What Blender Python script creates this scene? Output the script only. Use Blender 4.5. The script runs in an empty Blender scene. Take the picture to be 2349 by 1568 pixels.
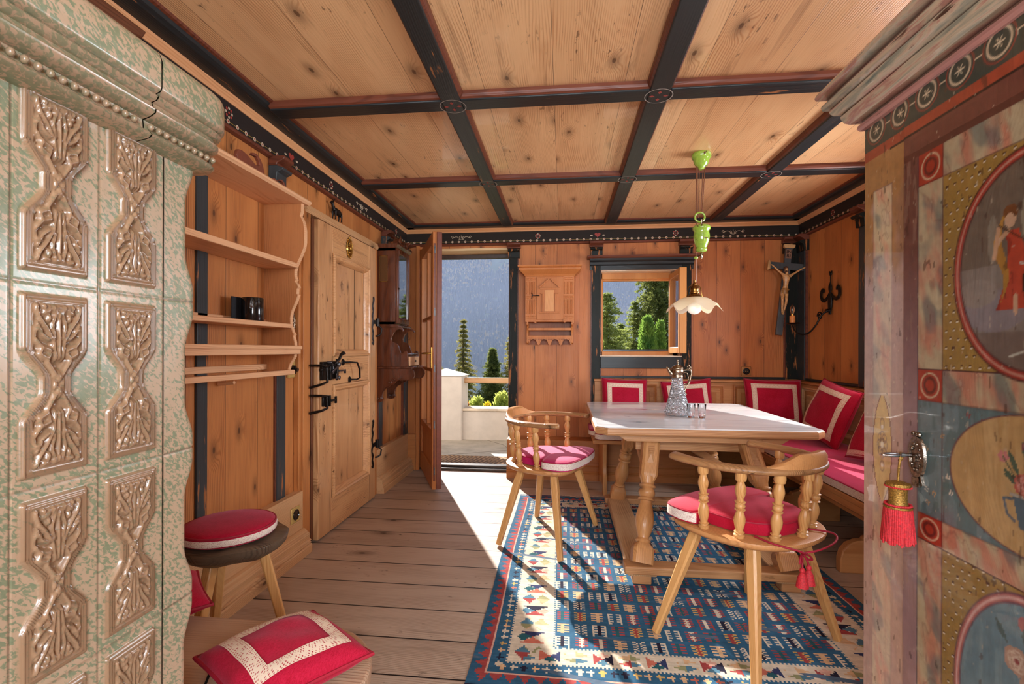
import bpy, bmesh, math, random
import numpy as np
from mathutils import Vector, Matrix, noise as mnoise
random.seed(7)
SC = bpy.context.scene
COL = SC.collection
PI = math.pi
def R(d): return d*PI/180

# ---------------------------------------------------------------- camera
cam_data = bpy.data.cameras.new('camera'); cam = bpy.data.objects.new('camera', cam_data); COL.objects.link(cam)
cam_data.sensor_width = 36.0
cam_data.lens = 36.0*1102.15/2349.0
cam_data.shift_y = (802.08-784.0)/2349.0
cam_data.clip_start = 0.02; cam_data.clip_end = 3000
cam.location = (0, 0, 1.15)
cam.rotation_euler = (Matrix.Rotation(R(6.106), 4, 'Z') @ Matrix.Rotation(R(90), 4, 'X') @ Matrix.Rotation(R(0.186), 4, 'Z')).to_euler()
SC.camera = cam

# ---------------------------------------------------------------- world, sun, window fill lamps, exposure
SUN_AZ, SUN_EL = 23.5, 25.5           # degrees left of +Y, degrees above the horizon
world = bpy.data.worlds.new('sky'); SC.world = world; world.use_nodes = True
wt = world.node_tree; wt.nodes.clear()
sky = wt.nodes.new('ShaderNodeTexSky'); sky.sky_type = 'NISHITA'; sky.sun_disc = False
sky.sun_elevation = R(SUN_EL); sky.sun_rotation = R(-SUN_AZ); sky.altitude = 1400; sky.air_density = 1.0; sky.dust_density = 0.6
bg = wt.nodes.new('ShaderNodeBackground'); bg.inputs[1].default_value = 0.13
wo = wt.nodes.new('ShaderNodeOutputWorld')
wt.links.new(sky.outputs[0], bg.inputs[0]); wt.links.new(bg.outputs[0], wo.inputs[0])
sd = bpy.data.lights.new('sun', 'SUN'); sd.energy = 9.5; sd.angle = R(0.6); sd.color = (1.0, 0.97, 0.95)
sun = bpy.data.objects.new('sun', sd); COL.objects.link(sun)
a, e = R(SUN_AZ), R(SUN_EL)
sdir = Vector((-math.sin(a)*math.cos(e), math.cos(a)*math.cos(e), math.sin(e)))
sun.rotation_euler = sdir.to_track_quat('Z', 'Y').to_euler(); sun.location = sdir*20
def area(name, loc, look, sx, sy, power, color=(1, 1, 1)):
    l = bpy.data.lights.new(name, 'AREA'); l.shape = 'RECTANGLE'; l.size = sx; l.size_y = sy; l.energy = power; l.color = color
    o = bpy.data.objects.new(name, l); COL.objects.link(o); o.location = loc
    o.rotation_euler = (Vector(look)).to_track_quat('-Z', 'Y').to_euler(); return o
# fill lamps added to brighten the room, outside the rear and right-hand windows
area('window_daylight', (-0.65, -1.62, 1.55), (0, 1, 0), 0.95, 1.15, 72, (0.84, 0.93, 1.0))
area('window_daylight', (0.95, -1.62, 1.55), (0, 1, 0), 1.25, 1.15, 105, (0.84, 0.93, 1.0))
area('window_daylight', (2.42, 2.95, 1.45), (-1, 0, 0), 0.95, 0.85, 55, (0.86, 0.92, 1.0))
area('window_daylight', (2.42, 0.75, 1.5), (-1, 0, 0), 0.9, 0.9, 30, (0.86, 0.92, 1.0))
vs = SC.view_settings
vs.view_transform = 'Standard'; vs.look = 'None'; vs.gamma = 1.0; vs.use_curve_mapping = False; vs.exposure = 0.62
SC.cycles.max_bounces = 9; SC.cycles.diffuse_bounces = 5; SC.cycles.glossy_bounces = 4
SC.cycles.transmission_bounces = 8; SC.cycles.transparent_max_bounces = 12
SC.cycles.sample_clamp_indirect = 6.0; SC.cycles.caustics_reflective = False; SC.cycles.caustics_refractive = True
SC.cycles.use_adaptive_sampling = True; SC.cycles.adaptive_threshold = 0.02; SC.cycles.use_denoising = True; SC.cycles.volume_bounces = 1
try: SC.cycles.denoiser = 'OPENIMAGEDENOISE'
except Exception: pass

# ---------------------------------------------------------------- mesh builder
def srgb(r, g, b):
    def c(x):
        x = x/255.0
        return x/12.92 if x <= 0.04045 else ((x+0.055)/1.055)**2.4
    return (c(r), c(g), c(b), 1.0)
class MB:
    def __init__(s): s.v = []; s.f = []; s.M = Matrix.Identity(4); s.uv = None
    def at(s, M): s.M = M; return s
    def add(s, vs_, fs):
        n = len(s.v); s.v += [tuple(s.M @ Vector(p)) for p in vs_]; s.f += [tuple(i+n for i in f) for f in fs]; return s
    def box(s, x0, x1, y0, y1, z0, z1):
        return s.add([(x0,y0,z0),(x1,y0,z0),(x1,y1,z0),(x0,y1,z0),(x0,y0,z1),(x1,y0,z1),(x1,y1,z1),(x0,y1,z1)],
                     [(3,2,1,0),(4,5,6,7),(0,1,5,4),(1,2,6,5),(2,3,7,6),(3,0,4,7)])
    def cbox(s, c, sz, rot=None):
        M0 = s.M
        s.M = M0 @ Matrix.Translation(c) @ (rot.to_4x4() if rot is not None else Matrix.Identity(4))
        a, b, c_ = sz[0]/2, sz[1]/2, sz[2]/2
        s.box(-a, a, -b, b, -c_, c_); s.M = M0; return s
    def beam(s, p, q, w, h, up=(0, 0, 1), w2=None, h2=None):
        p, q = Vector(p), Vector(q); d = (q-p).normalized(); u = Vector(up)
        x = d.cross(u)
        if x.length < 1e-4: x = d.cross(Vector((1, 0, 0)))
        x.normalize(); y = x.cross(d).normalized(); w2 = w if w2 is None else w2; h2 = h if h2 is None else h2
        vs_ = [p+x*(i*w/2)+y*(j*h/2) for i, j in ((-1,-1),(1,-1),(1,1),(-1,1))] + [q+x*(i*w2/2)+y*(j*h2/2) for i, j in ((-1,-1),(1,-1),(1,1),(-1,1))]
        return s.add(vs_, [(0,1,2,3),(7,6,5,4),(0,4,5,1),(1,5,6,2),(2,6,7,3),(3,7,4,0)])
    def prism(s, pts, axis, a0, a1):
        """pts: 2D outline; axis: extrusion axis; 2D coords are the remaining axes in XYZ order"""
        n = len(pts)
        def mk(p, a):
            if axis == 'X': return (a, p[0], p[1])
            if axis == 'Y': return (p[0], a, p[1])
            return (p[0], p[1], a)
        vs_ = [mk(p, a0) for p in pts] + [mk(p, a1) for p in pts]
        fs = [tuple(range(n-1, -1, -1)), tuple(range(n, 2*n))] + [(i, (i+1) % n, (i+1) % n+n, i+n) for i in range(n)]
        return s.add(vs_, fs)
    def lathe(s, prof, c=(0, 0, 0), segs=24, cap=True, M=None):
        M0 = s.M; s.M = M0 @ Matrix.Translation(c) @ (M if M is not None else Matrix.Identity(4))
        vs_ = []; fs = []
        for r, z in prof:
            for k in range(segs):
                t = 2*PI*k/segs; vs_.append((r*math.cos(t), r*math.sin(t), z))
        for i in range(len(prof)-1):
            for k in range(segs):
                k2 = (k+1) % segs; fs.append((i*segs+k, i*segs+k2, (i+1)*segs+k2, (i+1)*segs+k))
        if cap:
            fs.append(tuple(range(segs-1, -1, -1))); L = (len(prof)-1)*segs; fs.append(tuple(L+k for k in range(segs)))
        s.add(vs_, fs); s.M = M0; return s
    def lathe_pq(s, prof, p, q, segs=16):
        """profile given as (radius, fraction along p->q)"""
        p, q = Vector(p), Vector(q); L = (q-p).length
        M = (q-p).to_track_quat('Z', 'Y').to_matrix().to_4x4()
        return s.lathe([(r, t*L) for r, t in prof], tuple(p), segs, True, M)
    def tube(s, pts, rad, segs=8, closed=False, flat=None):
        pts = [Vector(p) for p in pts]; n = len(pts)
        rads = rad if isinstance(rad, (list, tuple)) else [rad]*n
        vs_ = []; fs = []; prev = None
        for i, p in enumerate(pts):
            t = (pts[(i+1) % n]-pts[i-1]) if closed else (pts[min(i+1, n-1)]-pts[max(i-1, 0)])
            t.normalize()
            if prev is None:
                u = t.cross(Vector((0, 0, 1)))
                if u.length < 1e-3: u = t.cross(Vector((1, 0, 0)))
            else: u = prev - t*prev.dot(t)
            u.normalize(); w = t.cross(u); prev = u
            for k in range(segs):
                a_ = 2*PI*k/segs; vs_.append(p+(u*math.cos(a_)+w*math.sin(a_))*rads[i])
        m = n if closed else n-1
        for i in range(m):
            for k in range(segs):
                k2 = (k+1) % segs; j = (i+1) % n
                fs.append((i*segs+k, i*segs+k2, j*segs+k2, j*segs+k))
        if not closed:
            fs.append(tuple(range(segs-1, -1, -1))); fs.append(tuple((n-1)*segs+k for k in range(segs)))
        return s.add(vs_, fs)
    def ball(s, c, r, segs=12, rings=8, sc=(1, 1, 1)):
        prof = []
        M0 = s.M; s.M = M0 @ Matrix.Translation(c) @ Matrix.Diagonal((sc[0], sc[1], sc[2], 1))
        for i in range(rings+1):
            t = PI*i/rings; prof.append((max(r*math.sin(t), 1e-5), -r*math.cos(t)))
        s.lathe(prof, (0, 0, 0), segs, True); s.M = M0; return s
    def grid(s, P):
        """P: 2D list of points"""
        h, w = len(P), len(P[0]); vs_ = [p for row in P for p in row]
        fs = [(i*w+j, i*w+j+1, (i+1)*w+j+1, (i+1)*w+j) for i in range(h-1) for j in range(w-1)]
        return s.add(vs_, fs)
    def build(s, name, mat, parent=None, world=True, smooth=None, bevel=0, segs=2, seg_angle=None, subsurf=0, loc=None):
        me = bpy.data.meshes.new(name)
        off = Vector((0, 0, 0))
        if parent is not None and world: off = wloc(parent)
        if loc is not None and parent is None: off = Vector(loc)
        me.from_pydata([(p[0]-off.x, p[1]-off.y, p[2]-off.z) for p in s.v], [], s.f)
        me.update(); o = bpy.data.objects.new(name, me); COL.objects.link(o)
        if loc is not None and parent is None: o.location = loc
        if mat is not None: me.materials.append(mat)
        bm = bmesh.new(); bm.from_mesh(me); bmesh.ops.recalc_face_normals(bm, faces=bm.faces); bm.to_mesh(me); bm.free()
        if bevel:
            b = o.modifiers.new('bevel', 'BEVEL'); b.width = bevel; b.segments = segs; b.limit_method = 'ANGLE'; b.angle_limit = R(40)
        if subsurf:
            m_ = o.modifiers.new('subdivision', 'SUBSURF'); m_.levels = subsurf; m_.render_levels = subsurf
        if smooth is not None or bevel or subsurf:
            me.shade_smooth()
            if smooth is not None or bevel: me.set_sharp_from_angle(angle=R(smooth if smooth else 35))
        if parent is not None: o.parent = parent
        return o
def wloc(o):
    v = Vector((0, 0, 0))
    while o is not None: v += o.location; o = o.parent
    return v
def tag(o, label=None, cat=None, group=None, kind=None):
    if label: o['label'] = label
    if cat: o['category'] = cat
    if group: o['group'] = group
    if kind: o['kind'] = kind
    return o
def thing(name, label, cat, loc=(0, 0, 0), rz=0, group=None):
    o = bpy.data.objects.new(name, None); COL.objects.link(o); o.location = loc; o.rotation_euler = (0, 0, rz)
    o.empty_display_size = 0.1
    return tag(o, label, cat, group)
def copy_tree(o, parent=None):
    c = o.copy(); COL.objects.link(c); c.parent = parent
    for ch in o.children: copy_tree(ch, c)
    return c
def struct(mb, name, mat, **k):
    o = mb.build(name, mat, **k)
    if o.parent is None: o['kind'] = 'structure'
    return o
def arc(cx, cy, r, a0, a1, n):
    return [(cx+r*math.cos(R(a0+(a1-a0)*i/n)), cy+r*math.sin(R(a0+(a1-a0)*i/n))) for i in range(n+1)]
def smooth_path(pts, n=6, closed=False):
    """Catmull-Rom through pts"""
    P = [Vector(p) for p in pts]; N = len(P); out = []
    rng = range(N) if closed else range(N-1)
    for i in rng:
        if closed: p0, p1, p2, p3 = P[i-1], P[i], P[(i+1) % N], P[(i+2) % N]
        else: p0, p1, p2, p3 = P[max(i-1, 0)], P[i], P[i+1], P[min(i+2, N-1)]
        for k in range(n):
            t = k/n
            out.append(0.5*((2*p1)+(-p0+p2)*t+(2*p0-5*p1+4*p2-p3)*t*t+(-p0+3*p1-3*p2+p3)*t**3))
    if not closed: out.append(P[-1])
    return out
# ---------------------------------------------------------------- materials
class NT:
    def __init__(s, name, rough=0.5, coat=0.0, metal=0.0, spec=0.5):
        s.m = bpy.data.materials.new(name); s.m.use_nodes = True; s.t = s.m.node_tree; s.t.nodes.clear()
        s.out = s.n('ShaderNodeOutputMaterial'); s.b = s.n('ShaderNodeBsdfPrincipled')
        s.b.inputs['Roughness'].default_value = rough; s.b.inputs['Coat Weight'].default_value = coat
        s.b.inputs['Metallic'].default_value = metal; s.b.inputs['Specular IOR Level'].default_value = spec
        s.t.links.new(s.b.outputs[0], s.out.inputs[0])
    def n(s, typ, **k):
        n = s.t.nodes.new(typ)
        for a_, v in k.items(): setattr(n, a_, v)
        return n
    def set(s, sock, v):
        if hasattr(v, 'links') or isinstance(v, bpy.types.NodeSocket): s.t.links.new(v, sock)
        elif v is not None: sock.default_value = v
    def math(s, op, a_, b_=None, c_=None, clamp=False):
        n = s.n('ShaderNodeMath', operation=op, use_clamp=clamp)
        for i, v in enumerate((a_, b_, c_)): s.set(n.inputs[i], v)
        return n.outputs[0]
    def vec(s, x, y, z):
        n = s.n('ShaderNodeCombineXYZ')
        for i, v in enumerate((x, y, z)): s.set(n.inputs[i], v)
        return n.outputs[0]
    def xyz(s, which='Object'):
        tc = s.n('ShaderNodeTexCoord'); sp = s.n('ShaderNodeSeparateXYZ'); s.t.links.new(tc.outputs[which], sp.inputs[0])
        return sp.outputs[0], sp.outputs[1], sp.outputs[2]
    def noise(s, v, scale=1.0, detail=3.0, rough=0.5, dist=0.0):
        n = s.n('ShaderNodeTexNoise'); s.set(n.inputs['Vector'], v); n.inputs['Scale'].default_value = scale
        n.inputs['Detail'].default_value = detail; n.inputs['Roughness'].default_value = rough; n.inputs['Distortion'].default_value = dist
        return n.outputs[0]
    def ramp(s, f, stops, interp='LINEAR'):
        n = s.n('ShaderNodeValToRGB'); n.color_ramp.interpolation = interp; e_ = n.color_ramp.elements
        while len(e_) < len(stops): e_.new(0.5)
        for el, (p, c) in zip(e_, stops): el.position = p; el.color = c if isinstance(c, tuple) else (c, c, c, 1)
        s.set(n.inputs[0], f); return n.outputs[0]
    def mix(s, f, a_, b_, mode='MIX'):
        n = s.n('ShaderNodeMix', data_type='RGBA', blend_type=mode)
        s.set(n.inputs['Factor'], f); s.set(n.inputs['A'] if False else n.inputs[6], a_); s.set(n.inputs[7], b_)
        return n.outputs[2]
    def smooth(s, f, lo, hi, o0=0.0, o1=1.0):
        n = s.n('ShaderNodeMapRange', interpolation_type='SMOOTHSTEP'); s.set(n.inputs[0], f)
        for i, v in zip((1, 2, 3, 4), (lo, hi, o0, o1)): n.inputs[i].default_value = v
        return n.outputs[0]
    def wn(s, f):
        n = s.n('ShaderNodeTexWhiteNoise', noise_dimensions='1D'); s.set(n.inputs['W'], f); return n.outputs[0]
    def bump(s, h, strength=0.3, dist=0.01):
        n = s.n('ShaderNodeBump'); n.inputs['Strength'].default_value = strength; n.inputs['Distance'].default_value = dist
        s.set(n.inputs['Height'], h); s.t.links.new(n.outputs[0], s.b.inputs['Normal'])
    def color(s, c): s.set(s.b.inputs['Base Color'], c); return s
def wood(name, c1, c2, dark, along='Z', across='X', plank=0.0, freq=230.0, knots=0.5, kscale=3.0, rough=0.42, coat=0.0,
         gap=0.0016, stain=0.35, speck=0.3, wear=None, off=0.0, bumpk=0.25, pale=0.0, spec=0.32):
    N_ = NT(name, rough, coat, 0, spec)
    c = dict(zip('XYZ', N_.xyz())); al, ac = c[along], c[across]
    th = c[[k for k in 'XYZ' if k not in (along, across)][0]]
    gapf = None; rnd = 0.5
    if plank:
        pf = N_.math('MULTIPLY_ADD', ac, 1.0/plank, off); pid = N_.math('FLOOR', pf); rnd = N_.wn(pid)
        fr = N_.math('FRACT', pf); ed = N_.math('MINIMUM', fr, N_.math('SUBTRACT', 1.0, fr))
        gapf = N_.smooth(ed, gap/plank*0.4, gap/plank)
        al = N_.math('MULTIPLY_ADD', rnd, 7.7, al)
    v = N_.vec(N_.math('MULTIPLY', ac, 2.2), N_.math('MULTIPLY', al, 0.55), N_.math('MULTIPLY_ADD', th, 2.2, N_.math('MULTIPLY', rnd, 9.0) if plank else 0.0))
    big = N_.noise(v, 1.6, 2.0, 0.5)
    # knots
    vk = N_.vec(N_.math('MULTIPLY', N_.math('MULTIPLY_ADD', th, .31, ac), kscale*1.6), N_.math('MULTIPLY_ADD', al, kscale*0.75, N_.math('MULTIPLY', th, 1.7)), 0.0)
    vo = N_.n('ShaderNodeTexVoronoi', voronoi_dimensions='2D'); N_.set(vo.inputs['Vector'], vk); vo.inputs['Scale'].default_value = 1.0
    sp = N_.n('ShaderNodeSeparateColor'); N_.t.links.new(vo.outputs['Color'], sp.inputs[0])
    has = N_.math('LESS_THAN', sp.outputs[0], knots)
    kd = vo.outputs['Distance']
    kcore = N_.math('MULTIPLY', N_.smooth(kd, 0.025, 0.062, 1.0, 0.0), has)
    khalo = N_.math('MULTIPLY', N_.smooth(kd, 0.03, 0.26, 1.0, 0.0), has)
    g = N_.math('ADD', N_.math('MULTIPLY', ac, freq), N_.math('MULTIPLY', big, 26.0))
    g = N_.math('ADD', g, N_.math('MULTIPLY', khalo, 7.0))
    fine = N_.noise(N_.vec(N_.math('MULTIPLY', ac, 160.0), N_.math('MULTIPLY', al, 3.0), N_.math('MULTIPLY', th, 160.0)), 1.0, 2.0)
    s_ = N_.math('SINE', N_.math('MULTIPLY', g, 6.283/2.0))
    ring = N_.smooth(s_, -0.2, 1.0)
    ring = N_.math('MULTIPLY', ring, N_.smooth(N_.noise(v, 5.0, 1.0), 0.3, 0.65))
    f = N_.math('ADD', N_.math('MULTIPLY', ring, 0.55), N_.math('MULTIPLY', fine, 0.35))
    if plank: f = N_.math('ADD', f, N_.math('MULTIPLY_ADD', rnd, 0.5, -0.25))
    col = N_.mix(N_.math('MINIMUM', f, 1.0), c1, c2)
    st = N_.smooth(N_.noise(N_.vec(N_.math('MULTIPLY', ac, 3.0), N_.math('MULTIPLY', al, 1.1), th), 1.3, 4.0, 0.65), 0.5, 0.8)
    col = N_.mix(N_.math('MULTIPLY', st, stain), col, c2)
    sk = N_.smooth(N_.noise(N_.vec(N_.math('MULTIPLY', ac, 55.0), N_.math('MULTIPLY', al, 16.0), N_.math('MULTIPLY', th, 55.0)), 1.0, 3.0, 0.6), 0.62, 0.70)
    sk = N_.math('MULTIPLY', sk, N_.smooth(N_.noise(N_.vec(N_.math('MULTIPLY', ac, 4.0), N_.math('MULTIPLY', al, 2.0), th), 1.0, 2.0), 0.48, 0.66))
    col = N_.mix(N_.math('MULTIPLY', sk, speck), col, dark)
    s2 = N_.smooth(N_.noise(N_.vec(N_.math('MULTIPLY', ac, 26.0), N_.math('MULTIPLY', al, 1.6), N_.math('MULTIPLY', th, 26.0)), 1.0, 3.0, 0.7, .4), 0.56, 0.74)
    col = N_.mix(N_.math('MULTIPLY', s2, .18+speck*.35), col, N_.mix(.55, c2, dark))
    kk = N_.math('MAXIMUM', kcore, N_.math('MULTIPLY', N_.math('MULTIPLY', khalo, khalo), 0.55))
    col = N_.mix(N_.math('MULTIPLY', kk, 0.85), col, dark)
    if wear is not None:       # old paint on wood: (paint colour, amount of bare wood)
        w_ = N_.noise(N_.vec(N_.math('MULTIPLY', ac, 42.0), N_.math('MULTIPLY', al, 4.0), N_.math('MULTIPLY', th, 42.0)), 1.0, 4.0, 0.65)
        w2 = N_.noise(N_.vec(N_.math('MULTIPLY', ac, 6.0), N_.math('MULTIPLY', al, 1.5), N_.math('MULTIPLY', th, 6.0)), 1.0, 2.0)
        m_ = N_.smooth(N_.math('ADD', w_, N_.math('MULTIPLY', w2, 0.35)), 0.80-wear[1], 0.86-wear[1])
        pc = N_.mix(fine, wear[0], tuple(min(1, x*1.6) for x in wear[0][:3])+(1,))
        col = N_.mix(m_, pc, col)
    if gapf is not None: col = N_.mix(gapf, tuple(x*0.25 for x in dark[:3])+(1,), col)
    if pale: col = N_.mix(pale, col, (0.75, 0.7, 0.62, 1))
    N_.color(col)
    h = N_.math('ADD', N_.math('MULTIPLY', ring, 0.4), N_.math('MULTIPLY', fine, 0.5))
    if gapf is not None: h = N_.math('ADD', h, N_.math('MULTIPLY', gapf, 1.5))
    N_.bump(h, bumpk, 0.004)
    N_.set(N_.b.inputs['Roughness'], N_.math('MULTIPLY_ADD', fine, 0.25, rough-0.1))
    return N_.m
def plain(name, c, rough=0.5, metal=0.0, coat=0.0, var=0.15, scale=30.0, bumpk=0.0, spec=0.5):
    N_ = NT(name, rough, coat, metal, spec); tc = N_.n('ShaderNodeTexCoord')
    nz = N_.noise(tc.outputs['Object'], scale, 4.0, 0.6)
    d = tuple(x*(1-var) for x in c[:3])+(1,); l = tuple(min(1, x*(1+var)) for x in c[:3])+(1,)
    N_.color(N_.mix(N_.smooth(nz, 0.3, 0.7), d, l))
    if bumpk: N_.bump(nz, bumpk, 0.005)
    return N_.m
def fabric(name, c, c2, scale=900.0, sheen=0.5):
    N_ = NT(name, 0.85, 0, 0, 0.2); tc = N_.n('ShaderNodeTexCoord'); x, y, z = N_.xyz()
    N_.b.inputs['Sheen Weight'].default_value = sheen; N_.b.inputs['Sheen Roughness'].default_value = 0.4
    N_.b.inputs['Sheen Tint'].default_value = (1, 0.45, 0.55, 1)
    a_ = N_.noise(N_.vec(N_.math('MULTIPLY', x, scale), N_.math('MULTIPLY', y, scale*0.12), N_.math('MULTIPLY', z, scale*0.12)), 1.0, 1.0)
    b_ = N_.noise(N_.vec(N_.math('MULTIPLY', x, scale*0.12), N_.math('MULTIPLY', y, scale), N_.math('MULTIPLY', z, scale)), 1.0, 1.0)
    w_ = N_.math('MULTIPLY', N_.math('ADD', a_, b_), 0.5); bg_ = N_.noise(tc.outputs['Object'], 9.0, 3.0, 0.6)
    f = N_.smooth(N_.math('ADD', N_.math('MULTIPLY', w_, 0.7), N_.math('MULTIPLY', bg_, 0.3)), 0.38, 0.62)
    N_.color(N_.mix(f, c, c2)); N_.bump(w_, 0.3, 0.001); return N_.m
def attr_mat(name, rough=0.6, coat=0.0, bumpscale=0.0, bk=0.2, mottling=0.15, streak=None, spec=0.5):
    N_ = NT(name, rough, coat, 0, spec); at = N_.n('ShaderNodeAttribute'); at.attribute_name = 'paint'
    tc = N_.n('ShaderNodeTexCoord'); nz = N_.noise(tc.outputs['Object'], 40.0, 4.0, 0.6)
    k = N_.smooth(nz, 0.25, 0.75, 1.0-mottling, 1.0+mottling)
    col = N_.mix(1.0, at.outputs['Color'], N_.n('ShaderNodeCombineColor').outputs[0], 'MULTIPLY')
    cc = [n for n in N_.t.nodes if n.bl_idname == 'ShaderNodeCombineColor'][0]
    for i in range(3): N_.t.links.new(k, cc.inputs[i])
    N_.color(col)
    if bumpscale:
        x, y, z = N_.xyz()
        if streak: v = N_.vec(N_.math('MULTIPLY', x, streak[0]), N_.math('MULTIPLY', y, streak[1]), N_.math('MULTIPLY', z, streak[2]))
        else: v = tc.outputs['Object']
        N_.bump(N_.noise(v, bumpscale, 3.0), bk, 0.003)
    return N_.m
def paint_mesh(o, cols):
    """cols: (nverts,3) linear colours stored as a point attribute"""
    at = o.data.color_attributes.new('paint', 'FLOAT_COLOR', 'POINT')
    a_ = np.ones((len(cols), 4), dtype=np.float32); a_[:, :3] = cols; at.data.foreach_set('color', a_.ravel())
def paint_faces(o, cols):
    at = o.data.color_attributes.new('paint', 'FLOAT_COLOR', 'CORNER')
    n = len(o.data.loops); a_ = np.ones((n, 4), dtype=np.float32); k = n//len(cols)
    a_[:, :3] = np.repeat(cols, k, axis=0); at.data.foreach_set('color', a_.ravel())

S = srgb
DK = S(62, 34, 18)
W_far  = wood('old_pine_wall', S(194,120,66), S(142,74,36), DK, 'Z', 'X', plank=0.205, knots=0.62, kscale=3.4, rough=0.42, stain=0.5, speck=0.25, off=0.3)
W_side = wood('old_pine_side_wall', S(198,130,74), S(144,82,42), DK, 'Z', 'Y', plank=0.23, knots=0.6, kscale=3.2, rough=0.42, stain=0.5, speck=0.25, off=0.2)
W_ceil = wood('ceiling_pine_boards', S(222,178,130), S(184,130,84), DK, 'Y', 'X', coat=.2, plank=0.31, knots=0.62, kscale=2.8, spec=.5, rough=0.30, gap=0.0010, stain=0.5, speck=0.75, freq=210, off=0.15)
W_floor = wood('floor_boards', S(190,168,148), S(150,126,106), S(56,38,28), 'X', 'Y', plank=0.215, knots=0.3, kscale=2.4, rough=0.55, spec=.22, gap=0.005, stain=0.5, speck=0.8, freq=190, off=0.35)
W_black = wood('black_painted_beam', S(170,110,66), S(130,74,40), DK, 'Z', 'X', knots=0.1, rough=0.36, spec=.1, wear=(S(27,28,25), 0.05), bumpk=0.15)
W_blackY = wood('black_painted_beam_lengthwise', S(170,110,66), S(130,74,40), DK, 'Y', 'X', knots=0.1, rough=0.33, wear=(S(32,35,36), -0.05), bumpk=0.15)
W_blackX = wood('black_painted_beam_crosswise', S(170,110,66), S(130,74,40), DK, 'X', 'Y', knots=0.1, rough=0.33, wear=(S(30,32,33), -0.05), bumpk=0.15)
W_blackL = wood('black_painted_side_post', S(170,110,66), S(130,74,40), DK, 'Z', 'Y', knots=0.1, rough=0.36, spec=.25, wear=(S(48,52,54), 0.02), bumpk=0.15)
W_frieze = wood('dark_frieze_paint', S(160,110,70), S(130,74,40), DK, 'X', 'Z', knots=0.0, rough=0.5, spec=.12, wear=(S(36,29,25), -0.12), bumpk=0.1)
W_friezeY = wood('dark_frieze_paint_side', S(160,110,70), S(130,74,40), DK, 'Y', 'Z', knots=0.0, rough=0.5, spec=.15, wear=(S(38,32,30), -0.10), bumpk=0.1)
W_red  = wood('red_brown_moulding', S(110,58,40), S(76,38,26), DK, 'X', 'Y', knots=0.0, rough=0.35, freq=90)
W_pink = wood('pinkish_pine_cove', S(216,160,112), S(190,124,78), DK, 'Y', 'Z', knots=0.15, rough=0.4, freq=240, speck=0.15)
W_pinkX = wood('pinkish_pine_cove_far', S(206,146,96), S(178,110,66), DK, 'X', 'Z', knots=0.15, rough=0.4, freq=240, speck=0.15)
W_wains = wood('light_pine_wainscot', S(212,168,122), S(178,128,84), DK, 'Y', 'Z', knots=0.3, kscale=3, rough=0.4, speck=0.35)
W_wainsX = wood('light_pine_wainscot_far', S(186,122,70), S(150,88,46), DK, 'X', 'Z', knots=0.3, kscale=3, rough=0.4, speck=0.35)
W_door = wood('weathered_door_pine', S(214,164,116), S(158,104,62), S(74,44,26), 'Z', 'Y', knots=0.6, kscale=4.4, rough=0.36, coat=.15, speck=1.5, stain=0.7)
W_doorY = wood('weathered_door_rail', S(218,168,118), S(168,112,68), S(74,44,26), 'Y', 'Z', knots=0.4, kscale=4.4, rough=0.36, coat=.15, speck=1.1, stain=0.7, freq=210)
W_shelf = wood('pale_shelf_pine', S(224,176,134), S(196,140,98), S(90,54,34), 'Y', 'Z', knots=0.25, rough=0.45, speck=0.1)
W_shelfp = wood('brown_shelf_side_pine', S(178,116,70), S(142,84,46), S(70,40,24), 'Z', 'X', knots=0.2, rough=0.45, speck=0.1)
W_bench = wood('bench_pine', S(196,140,88), S(158,100,54), DK, 'X', 'Y', knots=0.3, rough=0.4, speck=0.3)
W_benchY = wood('bench_pine_side', S(192,134,84), S(154,96,52), DK, 'Y', 'X', knots=0.3, rough=0.4, speck=0.3)
W_chair = wood('chair_larch', S(206,156,98), S(170,112,60), S(90,52,26), 'Z', 'X', knots=0.12, rough=0.33, speck=0.25, freq=270)
W_rail = wood('worn_chair_rail', S(168,122,80), S(112,74,46), S(56,34,20), 'X', 'Y', knots=0.3, kscale=7, rough=0.35, speck=1.0, freq=240, bumpk=0.5)
W_table = wood('pale_scrubbed_tabletop', S(224,224,224), S(182,182,188), S(90,84,88), 'X', 'Y', plank=0.24, knots=0.3, rough=0.20, speck=0.5, gap=0.0016, freq=180, bumpk=0.06, coat=0.5, spec=.5)
W_tbase = wood('table_base_pine', S(198,144,92), S(160,104,58), S(86,50,26), 'Z', 'X', knots=0.25, kscale=6, rough=0.32, speck=0.3, freq=270, coat=0.1)
W_tbaseX = wood('table_rail_pine', S(190,140,94), S(150,98,60), S(86,50,26), 'X', 'Z', knots=0.25, kscale=6, rough=0.4, speck=0.4, freq=270)
W_tbaseY = wood('table_runner_pine', S(200,160,116), S(150,104,66), S(86,50,26), 'Y', 'X', knots=0.3, kscale=6, rough=0.4, speck=0.4, freq=180)
W_cab = wood('carved_cabinet_pine', S(200,126,68), S(156,86,42), S(96,50,24), 'Z', 'X', knots=0.12, kscale=7, rough=0.45, speck=0.1, freq=270)
W_clock = wood('dark_walnut', S(104,56,34), S(62,30,18), S(28,14,8), 'Z', 'Y', knots=0.25, kscale=6, rough=0.26, coat=0.3, speck=0.4)
W_leaf = wood('balcony_door_pine', S(196,124,70), S(160,90,46), DK, 'Z', 'X', knots=0.05, rough=0.3, speck=0.1, freq=330)
W_win = wood('honey_window_pine', S(208,144,78), S(180,112,52), DK, 'Z', 'X', knots=0.1, rough=0.35, speck=0.1, freq=330)
W_seatb = wood('pale_bench_board', S(192,160,132), S(160,124,98), S(90,62,44), 'X', 'Y', knots=0.3, kscale=5, rough=0.4, speck=0.3, freq=210)
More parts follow.
